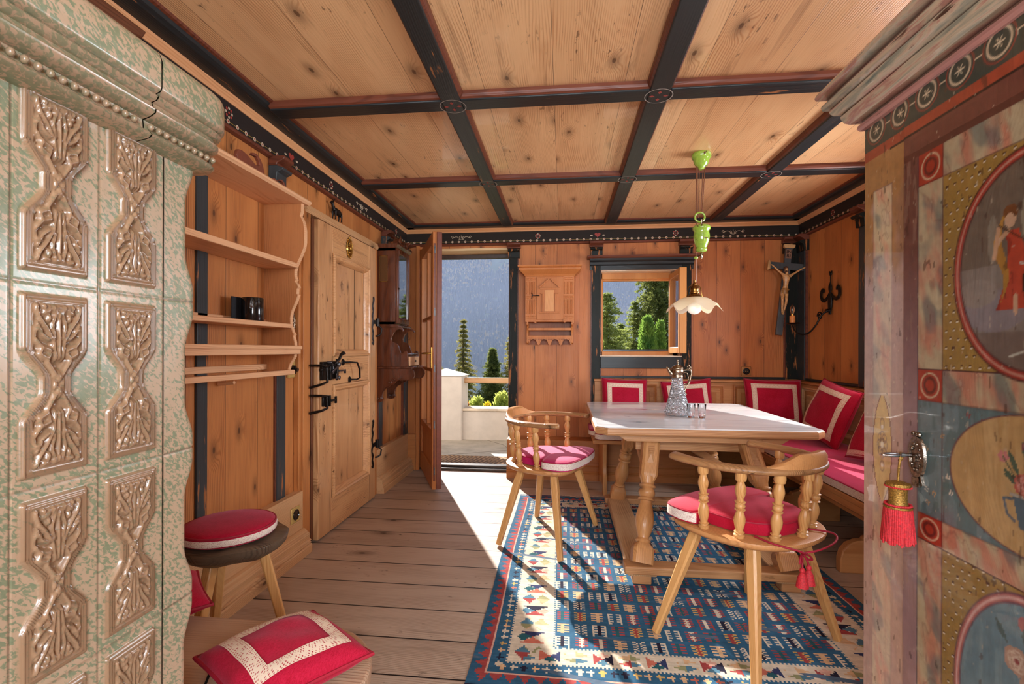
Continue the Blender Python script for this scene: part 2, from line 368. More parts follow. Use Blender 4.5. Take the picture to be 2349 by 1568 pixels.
W_bark = wood('barky_stool_seat', S(96,78,62), S(56,42,34), S(30,22,18), 'X', 'Y', knots=0.5, kscale=9, rough=0.3, speck=1.0, bumpk=0.7)
W_rough = wood('weathered_railing', S(206,166,124), S(150,104,66), S(96,50,20), 'X', 'Z', knots=0.4, kscale=4, rough=0.6, speck=0.6)
M_red = fabric('red_woven_fabric', S(150,4,34), S(178,22,56), sheen=.25)
M_red2 = fabric('crimson_seat_fabric', S(150,6,52), S(170,16,70), 1200, .25)
M_red3 = fabric('crimson_red_seat_fabric', S(160,8,36), S(178,22,52), 1200, .2)
M_piping = plain('red_piping', S(150,10,40), 0.7, var=0.1)
M_iron = plain('black_wrought_iron', S(40,36,34), 0.38, 0.75, var=0.3, scale=60, bumpk=0.2)
M_hinge = plain('worn_steel_strap', S(92,90,92), 0.35, 0.8, var=0.4, scale=40, bumpk=0.2)
M_brass = plain('aged_brass', S(176,132,62), 0.3, 0.95, var=0.25, scale=50)
M_brassplate = plain('satin_brass_plate', S(206,176,106), 0.35, 0.3, var=0.08)
M_black = plain('black_bakelite', S(18,17,17), 0.15, 0, 0.5, var=0.1)
M_silver = plain('silver_mount', S(150,132,112), 0.2, 1.0, var=0.35, scale=120, bumpk=0.3)
M_chrome = plain('polished_steel', S(200,200,205), 0.12, 1.0, var=0.05)
M_plaster = plain('cream_plaster', S(198,188,178), 0.9, var=0.05, scale=8, bumpk=0.15)
M_stone = plain('terrace_stone', S(176,164,146), 0.8, var=0.16, scale=5, bumpk=0.2)
M_wire = plain('brown_flex_cord', S(116,70,44), 0.6)
M_tassel = plain('red_tassel_thread', S(186,34,44), 0.7, var=0.3, scale=200)
M_gold = plain('gold_braid', S(150,112,48), 0.4, 0.6, var=0.5, scale=300, bumpk=0.4)
M_flesh = plain('carved_limewood_figure', S(196,148,96), 0.35, var=0.25, scale=60)
M_cloth = plain('gilded_loincloth', S(150,106,58), 0.4, var=0.3, scale=60)
M_fig = plain('cut_out_brown_wood', S(116,58,38), 0.5, var=0.15)
M_dark = plain('dark_gap', S(20,14,10), 0.9)
M_rubber = plain('grey_gasket', S(60,58,58), 0.5)
def lace_mat():
    N_ = NT('cream_crochet_lace', 0.9, 0, 0, 0.2); tc = N_.n('ShaderNodeTexCoord'); sp = N_.n('ShaderNodeSeparateXYZ'); N_.t.links.new(tc.outputs['UV'], sp.inputs[0])
    u, v = sp.outputs[0], sp.outputs[1]        # u in metres along, v 0..1 across
    wv = N_.math('MULTIPLY', N_.math('SINE', N_.math('MULTIPLY', u, 2*PI/0.03)), 0.16)
    d = N_.math('ABSOLUTE', N_.math('SUBTRACT', N_.math('ADD', v, wv), 0.5))
    cell = N_.math('MULTIPLY', N_.math('SINE', N_.math('MULTIPLY', u, 2*PI/0.008)), N_.math('SINE', N_.math('MULTIPLY', v, 2*PI*3.0)))
    hole = N_.math('MULTIPLY', N_.smooth(cell, 0.25, 0.6), N_.smooth(d, 0.10, 0.16))
    edge = N_.math('LESS_THAN', N_.math('ABSOLUTE', N_.math('SUBTRACT', v, 0.5)), 0.44)
    hole = N_.math('MULTIPLY', hole, edge)
    N_.color(N_.mix(hole, S(222,202,180), S(176,60,72))); N_.bump(N_.math('SUBTRACT', 1.0, hole), 0.4, 0.002); return N_.m
M_lace = lace_mat()
def linen_mat():
    N_ = NT('white_lace_edging', 0.9); x, y, z = N_.xyz()
    nz = N_.noise(N_.vec(N_.math('MULTIPLY', x, 300.0), N_.math('MULTIPLY', y, 300.0), N_.math('MULTIPLY', z, 500.0)), 1.0, 2.0)
    N_.color(N_.mix(N_.smooth(nz, 0.5, 0.62), S(226,212,198), S(190,150,146))); N_.bump(nz, 0.3, 0.002); return N_.m
M_linen = linen_mat()
def glass_mat(name, tint=(1, 1, 1, 1), rough=0.0, ior=1.45, thin=False, gain=1.3):
    N_ = NT(name, rough)
    if thin:
        N_.t.nodes.remove(N_.b); g = N_.n('ShaderNodeBsdfGlossy'); g.inputs['Roughness'].default_value = 0.02
        tr = N_.n('ShaderNodeBsdfTransparent'); tr.inputs[0].default_value = tint; fr = N_.n('ShaderNodeFresnel'); fr.inputs[0].default_value = 1.5
        mx = N_.n('ShaderNodeMixShader'); ge = N_.n('ShaderNodeNewGeometry'); N_.t.links.new(N_.math('MULTIPLY', N_.math('MULTIPLY', fr.outputs[0], gain, clamp=True), N_.math('SUBTRACT', 1.0, ge.outputs['Backfacing'])), mx.inputs[0])
        N_.t.links.new(tr.outputs[0], mx.inputs[1]); N_.t.links.new(g.outputs[0], mx.inputs[2]); N_.t.links.new(mx.outputs[0], N_.out.inputs[0])
    else:
        N_.b.inputs['Transmission Weight'].default_value = 1.0; N_.b.inputs['IOR'].default_value = ior; N_.b.inputs['Base Color'].default_value = tint
    return N_.m
M_mirror = glass_mat('reflective_clock_glass', (0.6, 0.62, 0.64, 1), thin=True, gain=3.6)
M_pane = glass_mat('window_glass', (0.95, 0.97, 0.97, 1), thin=True)
M_glass = glass_mat('clear_glass', (0.97, 0.98, 0.99, 1))
# ---------------------------------------------------------------- room shell
XL, XR, YF, YB, ZC = -1.52, 2.08, 4.51, -1.3, 2.323
_tn = [0]
def trim(mb, mat, bevel=0.0, label=None, **k):
    _tn[0] += 1; o = mb.build('trim_%d' % _tn[0], mat, bevel=bevel, **k); o['kind'] = 'structure'
    if label: o['label'] = label
    return o
def wall_with_holes(name, mat, axis, a, b, lo, hi, holes, zt=2.42, zb=-0.06):
    """axis 'Y': wall plane between y=a..b spanning x lo..hi; axis 'X' the other way. holes: (u0,u1,z0,z1)"""
    m = MB()
    us = sorted({lo, hi, *[h[0] for h in holes], *[h[1] for h in holes]}); zs = sorted({zb, zt, *[h[2] for h in holes], *[h[3] for h in holes]})
    us = [u for u in us if lo <= u <= hi]
    for i in range(len(us)-1):
        zrun = None
        for j in range(len(zs)-1):
            cu, cz = (us[i]+us[i+1])/2, (zs[j]+zs[j+1])/2
            solid = not any(h[0] < cu < h[1] and h[2] < cz < h[3] for h in holes)
            if solid:
                if axis == 'Y': m.box(us[i], us[i+1], a, b, zs[j], zs[j+1])
                else: m.box(a, b, us[i], us[i+1], zs[j], zs[j+1])
    bmm = m.build(name, mat); bmm['kind'] = 'structure'
    bm = bmesh.new(); bm.from_mesh(bmm.data); bmesh.ops.remove_doubles(bm, verts=bm.verts, dist=1e-5)
    # drop interior faces shared by two cells
    seen = {}
    for f in bm.faces: seen.setdefault(tuple(sorted(v.index for v in f.verts)), []).append(f)
    dead = [f for fs in seen.values() if len(fs) > 1 for f in fs]
    bmesh.ops.delete(bm, geom=dead, context='FACES'); bmesh.ops.recalc_face_normals(bm, faces=bm.faces); bm.to_mesh(bmm.data); bm.free()
    return bmm
DX0, DX1, DZ = -1.37, -0.515, 2.115       # balcony door opening
WX0, WX1, WZ0, WZ1 = 0.335, 1.065, 1.095, 1.885
wall_with_holes('wall_back', W_far, 'Y', YF, YF+0.34, XL-0.3, XR+0.3, [(DX0, DX1, -0.06, DZ), (WX0, WX1, WZ0, WZ1)])
wall_with_holes('wall_outer', M_plaster, 'Y', YF+0.342, YF+0.362, XL-2.5, XR+2.5, [(DX0, DX1, -0.06, DZ), (WX0, WX1, WZ0, WZ1)], zt=4.5)
wall_with_holes('wall_left', W_side, 'X', XL-0.3, XL, YB-0.3, YF, [])
wall_with_holes('wall_right', W_side, 'X', XR, XR+0.3, YB-0.3, YF, [(2.5, 3.4, 1.04, 1.86), (0.3, 1.2, 1.05, 1.95)])
wall_with_holes('wall_front', W_far, 'Y', YB-0.3, YB, XL, XR, [(-1.15, -0.15, 0.95, 2.12), (0.3, 1.6, 0.95, 2.12)])
struct(MB().box(XL-0.3, XR+0.3, YB-0.3, YF+0.30, -0.12, 0.0), 'floor', W_floor)
struct(MB().box(XL-0.3, XR+0.3, YB-0.3, YF+0.34, ZC, ZC+0.12), 'ceiling', W_ceil)
# frames of the windows out of view
for (x0, x1, n) in ((-1.15, -0.15, 3), (0.3, 1.6, 4)):
    m = MB()
    for a0, a1, b0, b1 in ((x0, x0+.06, .95, 2.12), (x1-.06, x1, .95, 2.12), (x0, x1, .95, 1.02), (x0, x1, 2.05, 2.12), ((x0+x1)/2-.03, (x0+x1)/2+.03, .95, 2.12)):
        m.box(a0, a1, YB-.2, YB-.14, b0, b1)
    struct(m, 'window_%d' % n, W_win)
m = MB()
for a0, a1, b0, b1 in ((.3, .36, 1.05, 1.95), (1.14, 1.2, 1.05, 1.95), (.3, 1.2, 1.05, 1.11), (.3, 1.2, 1.89, 1.95)): m.box(XR+.1, XR+.16, a0, a1, b0, b1)
struct(m, 'window_5', W_win)

# ceiling beams: a black board with thin red-brown mouldings along each side
def beamY(xc, w, y0, y1, label):
    o = trim(MB().box(xc-w/2, xc+w/2, y0, y1, 2.282, ZC+.002), W_blackY, 0.004, label)
    mm = MB()
    for s in (-1, 1):
        mm.prism([(xc+s*w/2, 2.292), (xc+s*(w/2+.008), 2.298), (xc+s*(w/2+.013), 2.308), (xc+s*(w/2+.013), ZC), (xc+s*w/2, ZC)], 'Y', y0, y1)
    mm.build('moulding', W_red, o); return o
def beamX(yc, w, x0, x1, label):
    o = trim(MB().box(x0, x1, yc-w/2, yc+w/2, 2.284, ZC+.002), W_blackX, 0.004, label)
    mm = MB()
    for s in (-1, 1):
        mm.prism([(yc+s*w/2, 2.292), (yc+s*(w/2+.008), 2.298), (yc+s*(w/2+.013), 2.308), (yc+s*(w/2+.013), ZC), (yc+s*w/2, ZC)], 'X', x0, x1)
    mm.build('moulding', W_red, o); return o
CX0, CX1, CY1 = -1.383, 1.963, 4.37
beams = []
for xc, w in ((-0.515, .088), (0.418, .09), (1.325, .082)):
    beams.append(beamY(xc, w, YB, CY1+.01, 'black beam running along the ceiling'))
for yc in (0.05, 1.12, 2.196, 3.25):
    xs = [CX0-.01, -0.559, -0.471, 0.373, 0.463, 1.284, 1.366, CX1+.01]
    for i in range(0, 8, 2):
        beams.append(beamX(yc, .092, xs[i], xs[i+1], 'short black cross beam between the long ceiling beams'))
# painted rosettes where the beams cross
for i, (xc, yc) in enumerate([(x, y) for x in (-0.515, 0.418, 1.325) for y in (1.12, 2.196, 3.25)]):
    m = MB()
    for r0, r1, z in ((.058, .062, 2.2812),):
        n = 36; vs_ = []; fs = []
        for k in range(n):
            t = 2*PI*k/n; vs_ += [(xc+r0*math.cos(t), yc+r0*math.sin(t), z), (xc+r1*math.cos(t), yc+r1*math.sin(t), z)]
        for k in range(n): fs.append((2*k, 2*k+1, (2*k+3) % (2*n), (2*k+2) % (2*n)))
        m.add(vs_, fs)
    par = beams[[-0.515, 0.418, 1.325].index(xc)]
    o = m.build('painted_ring', plain('rosette_ring_paint', S(150,140,130), .6) if i == 0 else bpy.data.materials['rosette_ring_paint'], par)
    m = MB()
    for k in range(4):
        t = PI/2*k; c = (xc+.03*math.cos(t), yc+.03*math.sin(t))
        m.add([(c[0]+.013*math.cos(t), c[1]+.013*math.sin(t), 2.2812), (c[0]-.009*math.sin(t), c[1]+.009*math.cos(t), 2.2812), (c[0]-.013*math.cos(t), c[1]-.013*math.sin(t), 2.2812), (c[0]+.009*math.sin(t), c[1]-.009*math.cos(t), 2.2812)], [(0, 1, 2, 3)])
    m.build('painted_flower', plain('rosette_red_paint', S(140,56,48), .6) if i == 0 else bpy.data.materials['rosette_red_paint'], par)

# perimeter: black board at the ceiling edge, pale cove, dark painted frieze, red-brown bead
def perimeter(side):
    if side == 'left':   f = lambda d: XL-d*-1; P = lambda u, z: (XL+u, z); ax, a0, a1 = 'Y', YB, YF
    if side == 'right':  P = lambda u, z: (XR-u, z); ax, a0, a1 = 'Y', YB, YF
    if side == 'far':    P = lambda u, z: (YF-u, z); ax, a0, a1 = 'X', XL, XR
    wood_b = W_blackX if side == 'far' else W_blackY
    w_c = W_pinkX if side == 'far' else W_pink
    w_f = W_frieze if side == 'far' else W_friezeY
    e1 = {'left': CX0-XL, 'right': XR-CX1, 'far': YF-CY1}[side]
    o = trim(MB().prism([P(0, ZC+.002), P(0, 2.296), P(e1-.03, 2.296), P(e1-.008, 2.303), P(e1, 2.312), P(e1, ZC+.002)], ax, a0, a1), wood_b, 0, 'black board along the top of the %s wall' % side)
    MB().prism([P(e1-.001, ZC), P(e1-.001, 2.313), P(e1+.012, 2.316), P(e1+.018, ZC)], ax, a0, a1).build('moulding', W_red, o)
    trim(MB().prism([P(0, 2.297), P(.038, 2.297), P(.034, 2.288), P(.022, 2.274), P(.018, 2.262), P(0, 2.262)], ax, a0, a1), w_c, 0, 'pale cove moulding under the black board')
    fr = trim(MB().prism([P(0, 2.264), P(.014, 2.264), P(.014, 2.155), P(0, 2.155)], ax, a0, a1), w_f, 0, 'dark painted frieze board with flowers')
    MB().prism([P(0, 2.158), P(.022, 2.158), P(.026, 2.150), P(.022, 2.142), P(.008, 2.136), P(0, 2.136)], ax, a0, a1).build('bead', W_red, fr)
    return fr
fr_l, fr_r, fr_f = perimeter('left'), perimeter('right'), perimeter('far')
# painted frieze decoration: rosettes on a yellow line, hearts, flowers, scrolls
P_cream = plain('frieze_cream_paint', S(186,166,140), .6); P_redp = plain('frieze_red_paint', S(150,50,40), .6); P_yel = plain('frieze_yellow_paint', S(150,124,50), .6)
def disc(m, c, r, n=10, sx=1.0, sy=1.0): m.add([(0, 0, 0)]*0 + [(c[0]+sx*r*math.cos(2*PI*k/n), c[1]+sy*r*math.sin(2*PI*k/n), c[2]) for k in range(n)], [tuple(range(n))])
def frieze_deco(par, M, L, pitch, specials):
    """M maps (s along, t up, h out) to the world"""
    a_, b_, c_ = MB().at(M), MB().at(M), MB().at(M)
    n = int(L/pitch)
    for i in range(n):
        s = (i+.5)*pitch
        disc(a_, (s, 2.175, .0018), .0105, 12); disc(b_, (s, 2.175, .0024), .0045, 8)
    c_.add([(0, 2.1738, .001), (L, 2.1738, .001), (L, 2.1762, .001), (0, 2.1762, .001)], [(0, 1, 2, 3)])
    for s, kind in specials:
        z = 2.215
        if kind == 'heart':
            pts = []
            for k in range(24):
                t = 2*PI*k/24; pts.append((s+.0017*16*math.sin(t)**3, z+.0015*(13*math.cos(t)-5*math.cos(2*t)-2*math.cos(3*t)-math.cos(4*t)), .002))
            b_.add(pts, [tuple(range(24))])
            for q in (-1, 1): disc(a_, (s+q*.055, z-.005, .0018), .012, 10, 1.0, .5)
        elif kind == 'flower':
            for k in range(8):
                t = PI/4*k; disc((a_, b_)[k % 2], (s+.020*math.cos(t), z+.020*math.sin(t), .002), .0065, 8)
            disc(b_, (s, z, .002), .006, 8)
        else:
            for q in (-1, 1):
                pts = [(s+q*(.012+.075*t-.0), z-.012+.018*math.sin(t*3.3)+.006*t, .0015) for t in [k/14 for k in range(15)]]
                sp_ = [(s+q*(.085+.013*math.cos(a2)*(1-a2/9)), z+.004+.013*math.sin(a2)*(1-a2/9), .0015) for a2 in [k*.5 for k in range(14)]]
                a_.tube(pts, .0022, 4); a_.tube(sp_, .0018, 4)
            for k in range(3): a_.tube([(s+(k-1)*.010, z-.008, .0015), (s+(k-1)*.020, z+.020-abs(k-1)*.006, .0015)], .0022, 4)
            a_.tube([(s-.025, z-.014, .0015), (s, z-.020, .0015), (s+.025, z-.014, .0015)], .0022, 4)
    a_.build('painted_rosettes', P_cream, par); b_.build('painted_centres', P_redp, par); c_.build('painted_line', P_yel, par)
ML = Matrix(((0, 0, 1, XL+.014), (1, 0, 0, 0), (0, 1, 0, 0), (0, 0, 0, 1)))
frieze_deco(fr_l, ML, YF, .062, [(1.44, 'scroll'), (2.02, 'flower'), (2.52, 'heart'), (2.98, 'flower'), (3.46, 'scroll'), (4.2, 'flower')])
MR = Matrix(((0, 0, -1, XR-.014), (1, 0, 0, 0), (0, 1, 0, 0), (0, 0, 0, 1)))
frieze_deco(fr_r, MR, YF, .062, [(3.95, 'flower'), (3.3, 'heart'), (2.7, 'scroll')])
MF = Matrix(((1, 0, 0, XL), (0, 0, -1, YF-.014), (0, 1, 0, 0), (0, 0, 0, 1)))
frieze_deco(fr_f, MF, XR-XL, .062, [(.55, 'scroll'), (1.28, 'flower'), (1.83, 'heart'), (2.53, 'flower'), (3.03, 'scroll')])

# capitals (small carved corbels under the frieze)
def capital(c, w, out, side, label, mat=None):
    """c: coordinate along the wall of the centre; out: projection"""
    pr = [(0, 2.150), (out, 2.150), (out+.004, 2.140), (out, 2.130), (out*.55, 2.112), (out*.5, 2.100), (out*.95, 2.088), (out*.9, 2.076), (out*.55, 2.064), (out*.5, 2.01), (0, 2.01)]
    m = MB()
    top, bot = pr[:6]+[(0, 2.100)], [(0, 2.100)]+pr[5:]
    for prof, mm, nm in ((top, W_red, 'abacus'), (bot, W_blackL if side == 'left' else W_black, 'bell')):
        q = MB()
        if side == 'far': q.prism([(YF-u, z) for u, z in prof], 'X', c-w/2*(1.15 if nm == 'abacus' else 1), c+w/2*(1.15 if nm == 'abacus' else 1))
        elif side == 'left': q.prism([(XL+u, z) for u, z in prof], 'Y', c-w/2, c+w/2)
        else: q.prism([(XR-u, z) for u, z in prof], 'Y', c-w/2, c+w/2)
        if nm == 'abacus': o = trim(q, mm, .003, label)
        else: q.build(nm, mm, o, bevel=.003)
    return o
for c, w in ((-0.465, .11), (0.30, .11), (1.10, .11), (2.0, .13)): capital(c, w, .07, 'far', 'carved capital under the frieze of the far wall')
for c, w in ((2.38, .09), (3.93, .09), (4.42, .09)): capital(c, w, .085, 'left', 'carved capital under the frieze of the left wall')
for c, w in ((4.40, .13), (3.56, .10)): capital(c, w, .085, 'right', 'carved capital under the frieze of the right wall', )

# black posts and thin red edges
def post(x0, x1, z0, z1, side='far', t=.03, label='black painted post', edges=True):
    if side == 'far':
        o = trim(MB().box(x0, x1, YF-t, YF, z0, z1), W_black, .003, label)
        if edges: MB().box(x0-.008, x0, YF-t*.7, YF, z0, z1).box(x1, x1+.008, YF-t*.7, YF, z0, z1).build('edge_bead', W_red, o)
    elif side == 'left':
        o = trim(MB().box(XL, XL+t, x0, x1, z0, z1), W_blackL, .003, label)
        if edges: MB().box(XL, XL+t*.7, x0-.014, x0, z0, z1).build('edge_bead', W_red, o)
    else:
        o = trim(MB().box(XR-t, XR, x0, x1, z0, z1), W_blackL, .003, label)
        if edges: MB().box(XR-t*.7, XR, x0-.008, x0, z0, z1).box(XR-t*.7, XR, x1, x1+.008, z0, z1).build('edge_bead', W_red, o)
    return o
post(-0.505, -0.43, 0.345, 2.02, label='black post right of the balcony door')
post(0.258, 0.338, 0.345, 2.0, label='black post left of the window')
post(1.065, 1.145, 0.90, 2.0, label='black post right of the window')
post(1.955, 2.08, 0.90, 2.02, label='black corner post behind the crucifix')
post(4.36, 4.51, 0.90, 2.02, side='right', label='black corner post on the right wall')
post(3.46, 3.60, 0.90, 2.02, side='right', label='black post beside the right-hand window')
post(1.84, 1.90, 0.30, 2.13, side='left', t=.012, label='blue black strip behind the stool', edges=False)
post(2.40, 2.48, 0.34, 2.13, side='left', t=.012, label='blue grey strip beside the plank door')
post(3.82, 3.90, 0.30, 2.02, side='left', t=.012, label='blue grey strip under the wall clock')
post(4.40, 4.50, 0.34, 2.02, side='left', t=.03, label='black post in the left corner')
MB().box(XL+.03, XL+.05, 4.38, 4.51, .34, 2.02)
# thin dark rail under the window boards
trim(MB().box(0.338, 1.955, YF-.022, YF, 0.895, 0.915), W_blackX, .003, 'thin black rail above the bench back')
trim(MB().box(XR-.022, XR, 2.0, 4.36, 0.895, 0.915), W_blackY, .003, 'thin black rail on the right wall')
# black window boards: sill board, lintel with cornice
trim(MB().box(0.338, 1.065, YF-.028, YF, 0.985, 1.092), W_blackX, .004, 'worn black board under the window')
o = trim(MB().prism([(YF, 1.888), (YF-.028, 1.888), (YF-.028, 1.925), (YF-.045, 1.935), (YF-.05, 1.955), (YF-.075, 1.968), (YF-.08, 1.985), (YF, 1.985)], 'X', 0.24, 1.165), W_blackX, 0, 'black cornice over the window')
MB().prism([(YF, 1.985), (YF-.085, 1.985), (YF-.10, 1.995), (YF-.105, 2.008), (YF-.09, 2.012), (YF, 2.012)], 'X', 0.215, 1.20).build('cornice_cap', W_red, o)

# baseboards / wainscot
def wains_left(y0, y1, n):
    o = MB().prism([(XL, 0), (-1.418, 0), (-1.418, .042), (-1.424, .048), (-1.430, .050), (-1.423, .055), (-1.430, .061), (-1.423, .067), (-1.430, .073), (-1.434, .076), (-1.432, .100), (-1.440, .110), (-1.452, .118), (-1.455, .127), (-1.470, .132), (XL, .132)], 'Y', y0, y1).build('baseboard_left' + n, W_wains)
    o['kind'] = 'structure'
    MB().box(XL, -1.475, y0, y1, .125, .345).build('wainscot_board', W_wains, o, bevel=.003)
wains_left(YB, 2.60, ''); wains_left(3.70, 4.51, '_1')
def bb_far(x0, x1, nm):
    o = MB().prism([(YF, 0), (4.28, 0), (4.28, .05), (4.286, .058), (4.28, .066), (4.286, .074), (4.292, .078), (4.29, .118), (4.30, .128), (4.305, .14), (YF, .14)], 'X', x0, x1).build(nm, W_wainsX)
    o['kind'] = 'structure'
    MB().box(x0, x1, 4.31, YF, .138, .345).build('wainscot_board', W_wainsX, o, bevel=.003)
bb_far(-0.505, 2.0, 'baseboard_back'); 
o = MB().box(XR-.04, XR, 1.5, YF, 0, .30).build('baseboard_right', W_wains, bevel=.004); o['kind'] = 'structure'
# left corner: short panel on the far wall between corner and balcony door
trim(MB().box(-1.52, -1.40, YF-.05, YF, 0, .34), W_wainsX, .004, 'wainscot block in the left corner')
trim(MB().box(-1.405, -1.372, YF-.035, YF+.2, 0, 2.14), W_leaf, .003, 'pine jamb board of the balcony door')
trim(MB().box(-1.372, -1.36, YF-.0, YF+.30, 0, DZ), W_leaf, 0, 'pine lining of the balcony door')
trim(MB().box(DX0, DX1, YF-.0, YF+.30, DZ-.02, DZ), wood('pale_lintel_pine', S(226,196,150), S(206,168,118), DK, 'X', 'Y', rough=.5, knots=.1), 0, 'pale lintel lining of the balcony door')
trim(MB().box(DX1, DX1+.012, YF, YF+.30, 0, DZ), W_leaf, 0, 'right lining of the balcony door')
# balcony door frame outside: thin dark metal
m = MB()
m.box(DX0+.01, DX0+.04, YF+.19, YF+.23, 0.03, DZ-.02); m.box(DX1-.014, DX1, YF+.13, YF+.17, 0.03, DZ-.02); m.box(DX0, DX1, YF+.19, YF+.25, 2.055, DZ-.02)
struct(m, 'door_3', plain('dark_door_frame', S(70,56,50), .35), bevel=.004)['label'] = 'dark outer frame of the balcony door'
o = MB().box(DX0, DX1, YF-.02, YF+.10, 0, .022).box(DX0, DX1, YF+.03, YF+.12, .02, .042).build('trim_threshold', plain('metal_threshold', S(96,90,86), .3, .8), bevel=.004)
_tn[0] += 1; o.name = 'trim_%d' % _tn[0]; o['kind'] = 'structure'; o['label'] = 'metal threshold of the balcony door'

# ---- window in the far wall
wf = thing('window_1', 'square pine window in the far wall, its sash swung open to the right', None); wf['kind'] = 'structure'
YW = YF+.13
m = MB().box(WX0, WX0+.034, YW, YW+.07, WZ0, WZ1).box(WX1-.05, WX1, YW, YW+.07, WZ0, WZ1).box(WX0, WX1, YW, YW+.07, WZ1-.062, WZ1).box(WX0, WX1, YW, YW+.07, WZ0, WZ0+.045)
m.build('window_frame', W_win, wf, bevel=.004)
MB().box(WX0+.034, WX0+.044, YW+.04, YW+.07, WZ0+.04, WZ1-.06).box(WX0+.034, WX1-.05, YW+.035, YW+.07, WZ1-.075, WZ1-.06).build('inner_rebate', W_win, wf, bevel=.002)
MB().box(WX0+.04, WX1-.05, YW+.03, YW+.075, WZ0+.044, WZ0+.066).build('rain_rail', plain('dark_aluminium', S(60,62,64), .3, .8), wf, bevel=.003)
W_rev = wood('bright_reveal_pine', S(232,214,190), S(210,180,146), DK, 'X', 'Y', rough=.45, knots=.1)
MB().box(WX0, WX1, YF-.03, YW, WZ0-.003, WZ0+.006).box(WX0, WX1, YF-.0, YW, WZ1-.006, WZ1).box(WX1-.004, WX1, YF, YW, WZ0, WZ1).box(WX0, WX0+.004, YF, YW, WZ0, WZ1).build('reveal_boards', W_rev, wf)
# sash: hinged at the right, opened inwards past 90 degrees
hx, hy = WX1-.055, YW
sw = .46
MS = Matrix.Translation((hx, hy, 0)) @ Matrix.Rotation(R(-91), 4, 'Z')
m = MB().at(MS).box(0, .055, -.03, .03, WZ0+.03, WZ1-.03).box(sw-.055, sw, -.03, .03, WZ0+.03, WZ1-.03).box(0.055, sw-.055, -.03, .03, WZ0+.03, WZ0+.085).box(0.055, sw-.055, -.03, .03, WZ1-.085, WZ1-.03)
sa = m.build('sash', W_win, wf, bevel=.005)
MB().at(MS).box(.05, sw-.05, -.003, .003, WZ0+.08, WZ1-.08).build('pane', M_pane, sa)
MB().at(MS).tube([(sw-.03, .03, 1.50), (sw-.03, .07, 1.50), (sw-.03, .075, 1.50), (sw-.08, .075, 1.50)], .006, 8).build('handle', M_chrome, sa, smooth=60)
# ---- right-hand window (only its edge shows past the cabinet)
w2 = thing('window_2', 'window in the right wall, mostly hidden behind the painted cabinet', None); w2['kind'] = 'structure'
m = MB()
for a0, a1, b0, b1 in ((2.5, 2.56, 1.04, 1.86), (3.34, 3.4, 1.04, 1.86), (2.5, 3.4, 1.04, 1.1), (2.5, 3.4, 1.80, 1.86), (2.93, 2.97, 1.04, 1.86)): m.box(XR+.02, XR+.07, a0, a1, b0, b1)
m.build('window_frame', W_win, w2, bevel=.004)
MB().box(XR-.02, XR, 3.40, 3.46, 1.0, 1.9).build('window_casing', W_win, w2, bevel=.004)
for z in (1.22, 1.62): MB().box(XR-.035, XR-.015, 3.41, 3.44, z-.02, z+.02).build('hinge', M_iron, w2, bevel=.004)

# ---- balcony door leaf (glazed, opened into the room)
dl = thing('door_2', 'glazed pine balcony door leaf opened into the room', None, (-1.345, 4.50, 0)); dl['kind'] = 'structure'
LD = Matrix.Translation((-1.335, 4.49, 0)) @ Matrix.Rotation(math.atan2(-0.76, 0.335), 4, 'Z')
LW, LT = .80, .029
m = MB().at(LD)
m.box(0, .09, -LT, LT, .03, 2.095).box(LW-.09, LW, -LT, LT, .03, 2.095).box(.09, LW-.09, -LT, LT, 2.0, 2.095).box(.09, LW-.09, -LT, LT, .03, .20)
for z in (.98, 1.42): m.box(.09, LW-.09, -.02, .02, z-.014, z+.014)
m.box(LW/2-.013, LW/2+.013, -.02, .02, .50, 2.0)
m.build('leaf_frame', W_leaf, dl, bevel=.004)
MB().at(LD).box(.08, LW-.08, -.016, .016, .19, .46).box(.09, LW-.09, -LT, LT, .44, .50).build('lower_panel', W_leaf, dl, bevel=.004)
MB().at(LD).box(.085, LW-.085, -.004, .004, .49, 2.01).build('pane', M_pane, dl)
MB().at(LD).box(LW, LW+.014, 0.002, LT+.014, .035, 2.09).box(LW, LW+.005, -.022, -.005, .1, 2.0).build('rebate_strip', plain('red_brown_stain', S(112,56,40), .35), dl, bevel=.003)
g = MB().at(LD)
for z in (.18, .55, 1.0, 1.45, 1.95): g.box(LW+.004, LW+.009, -.018, -.008, z-.03, z+.03)
g.build('lock_plates', M_hinge, dl)
MB().at(LD).box(LW-.075, LW-.035, -LT-.006, -LT, 1.0, 1.17).tube([(LW-.055, -LT, 1.12), (LW-.055, -LT-.05, 1.12), (LW-.06, -LT-.058, 1.12), (LW-.16, -LT-.060, 1.118)], .008, 10).build('door_handle', M_brass, dl, smooth=50)
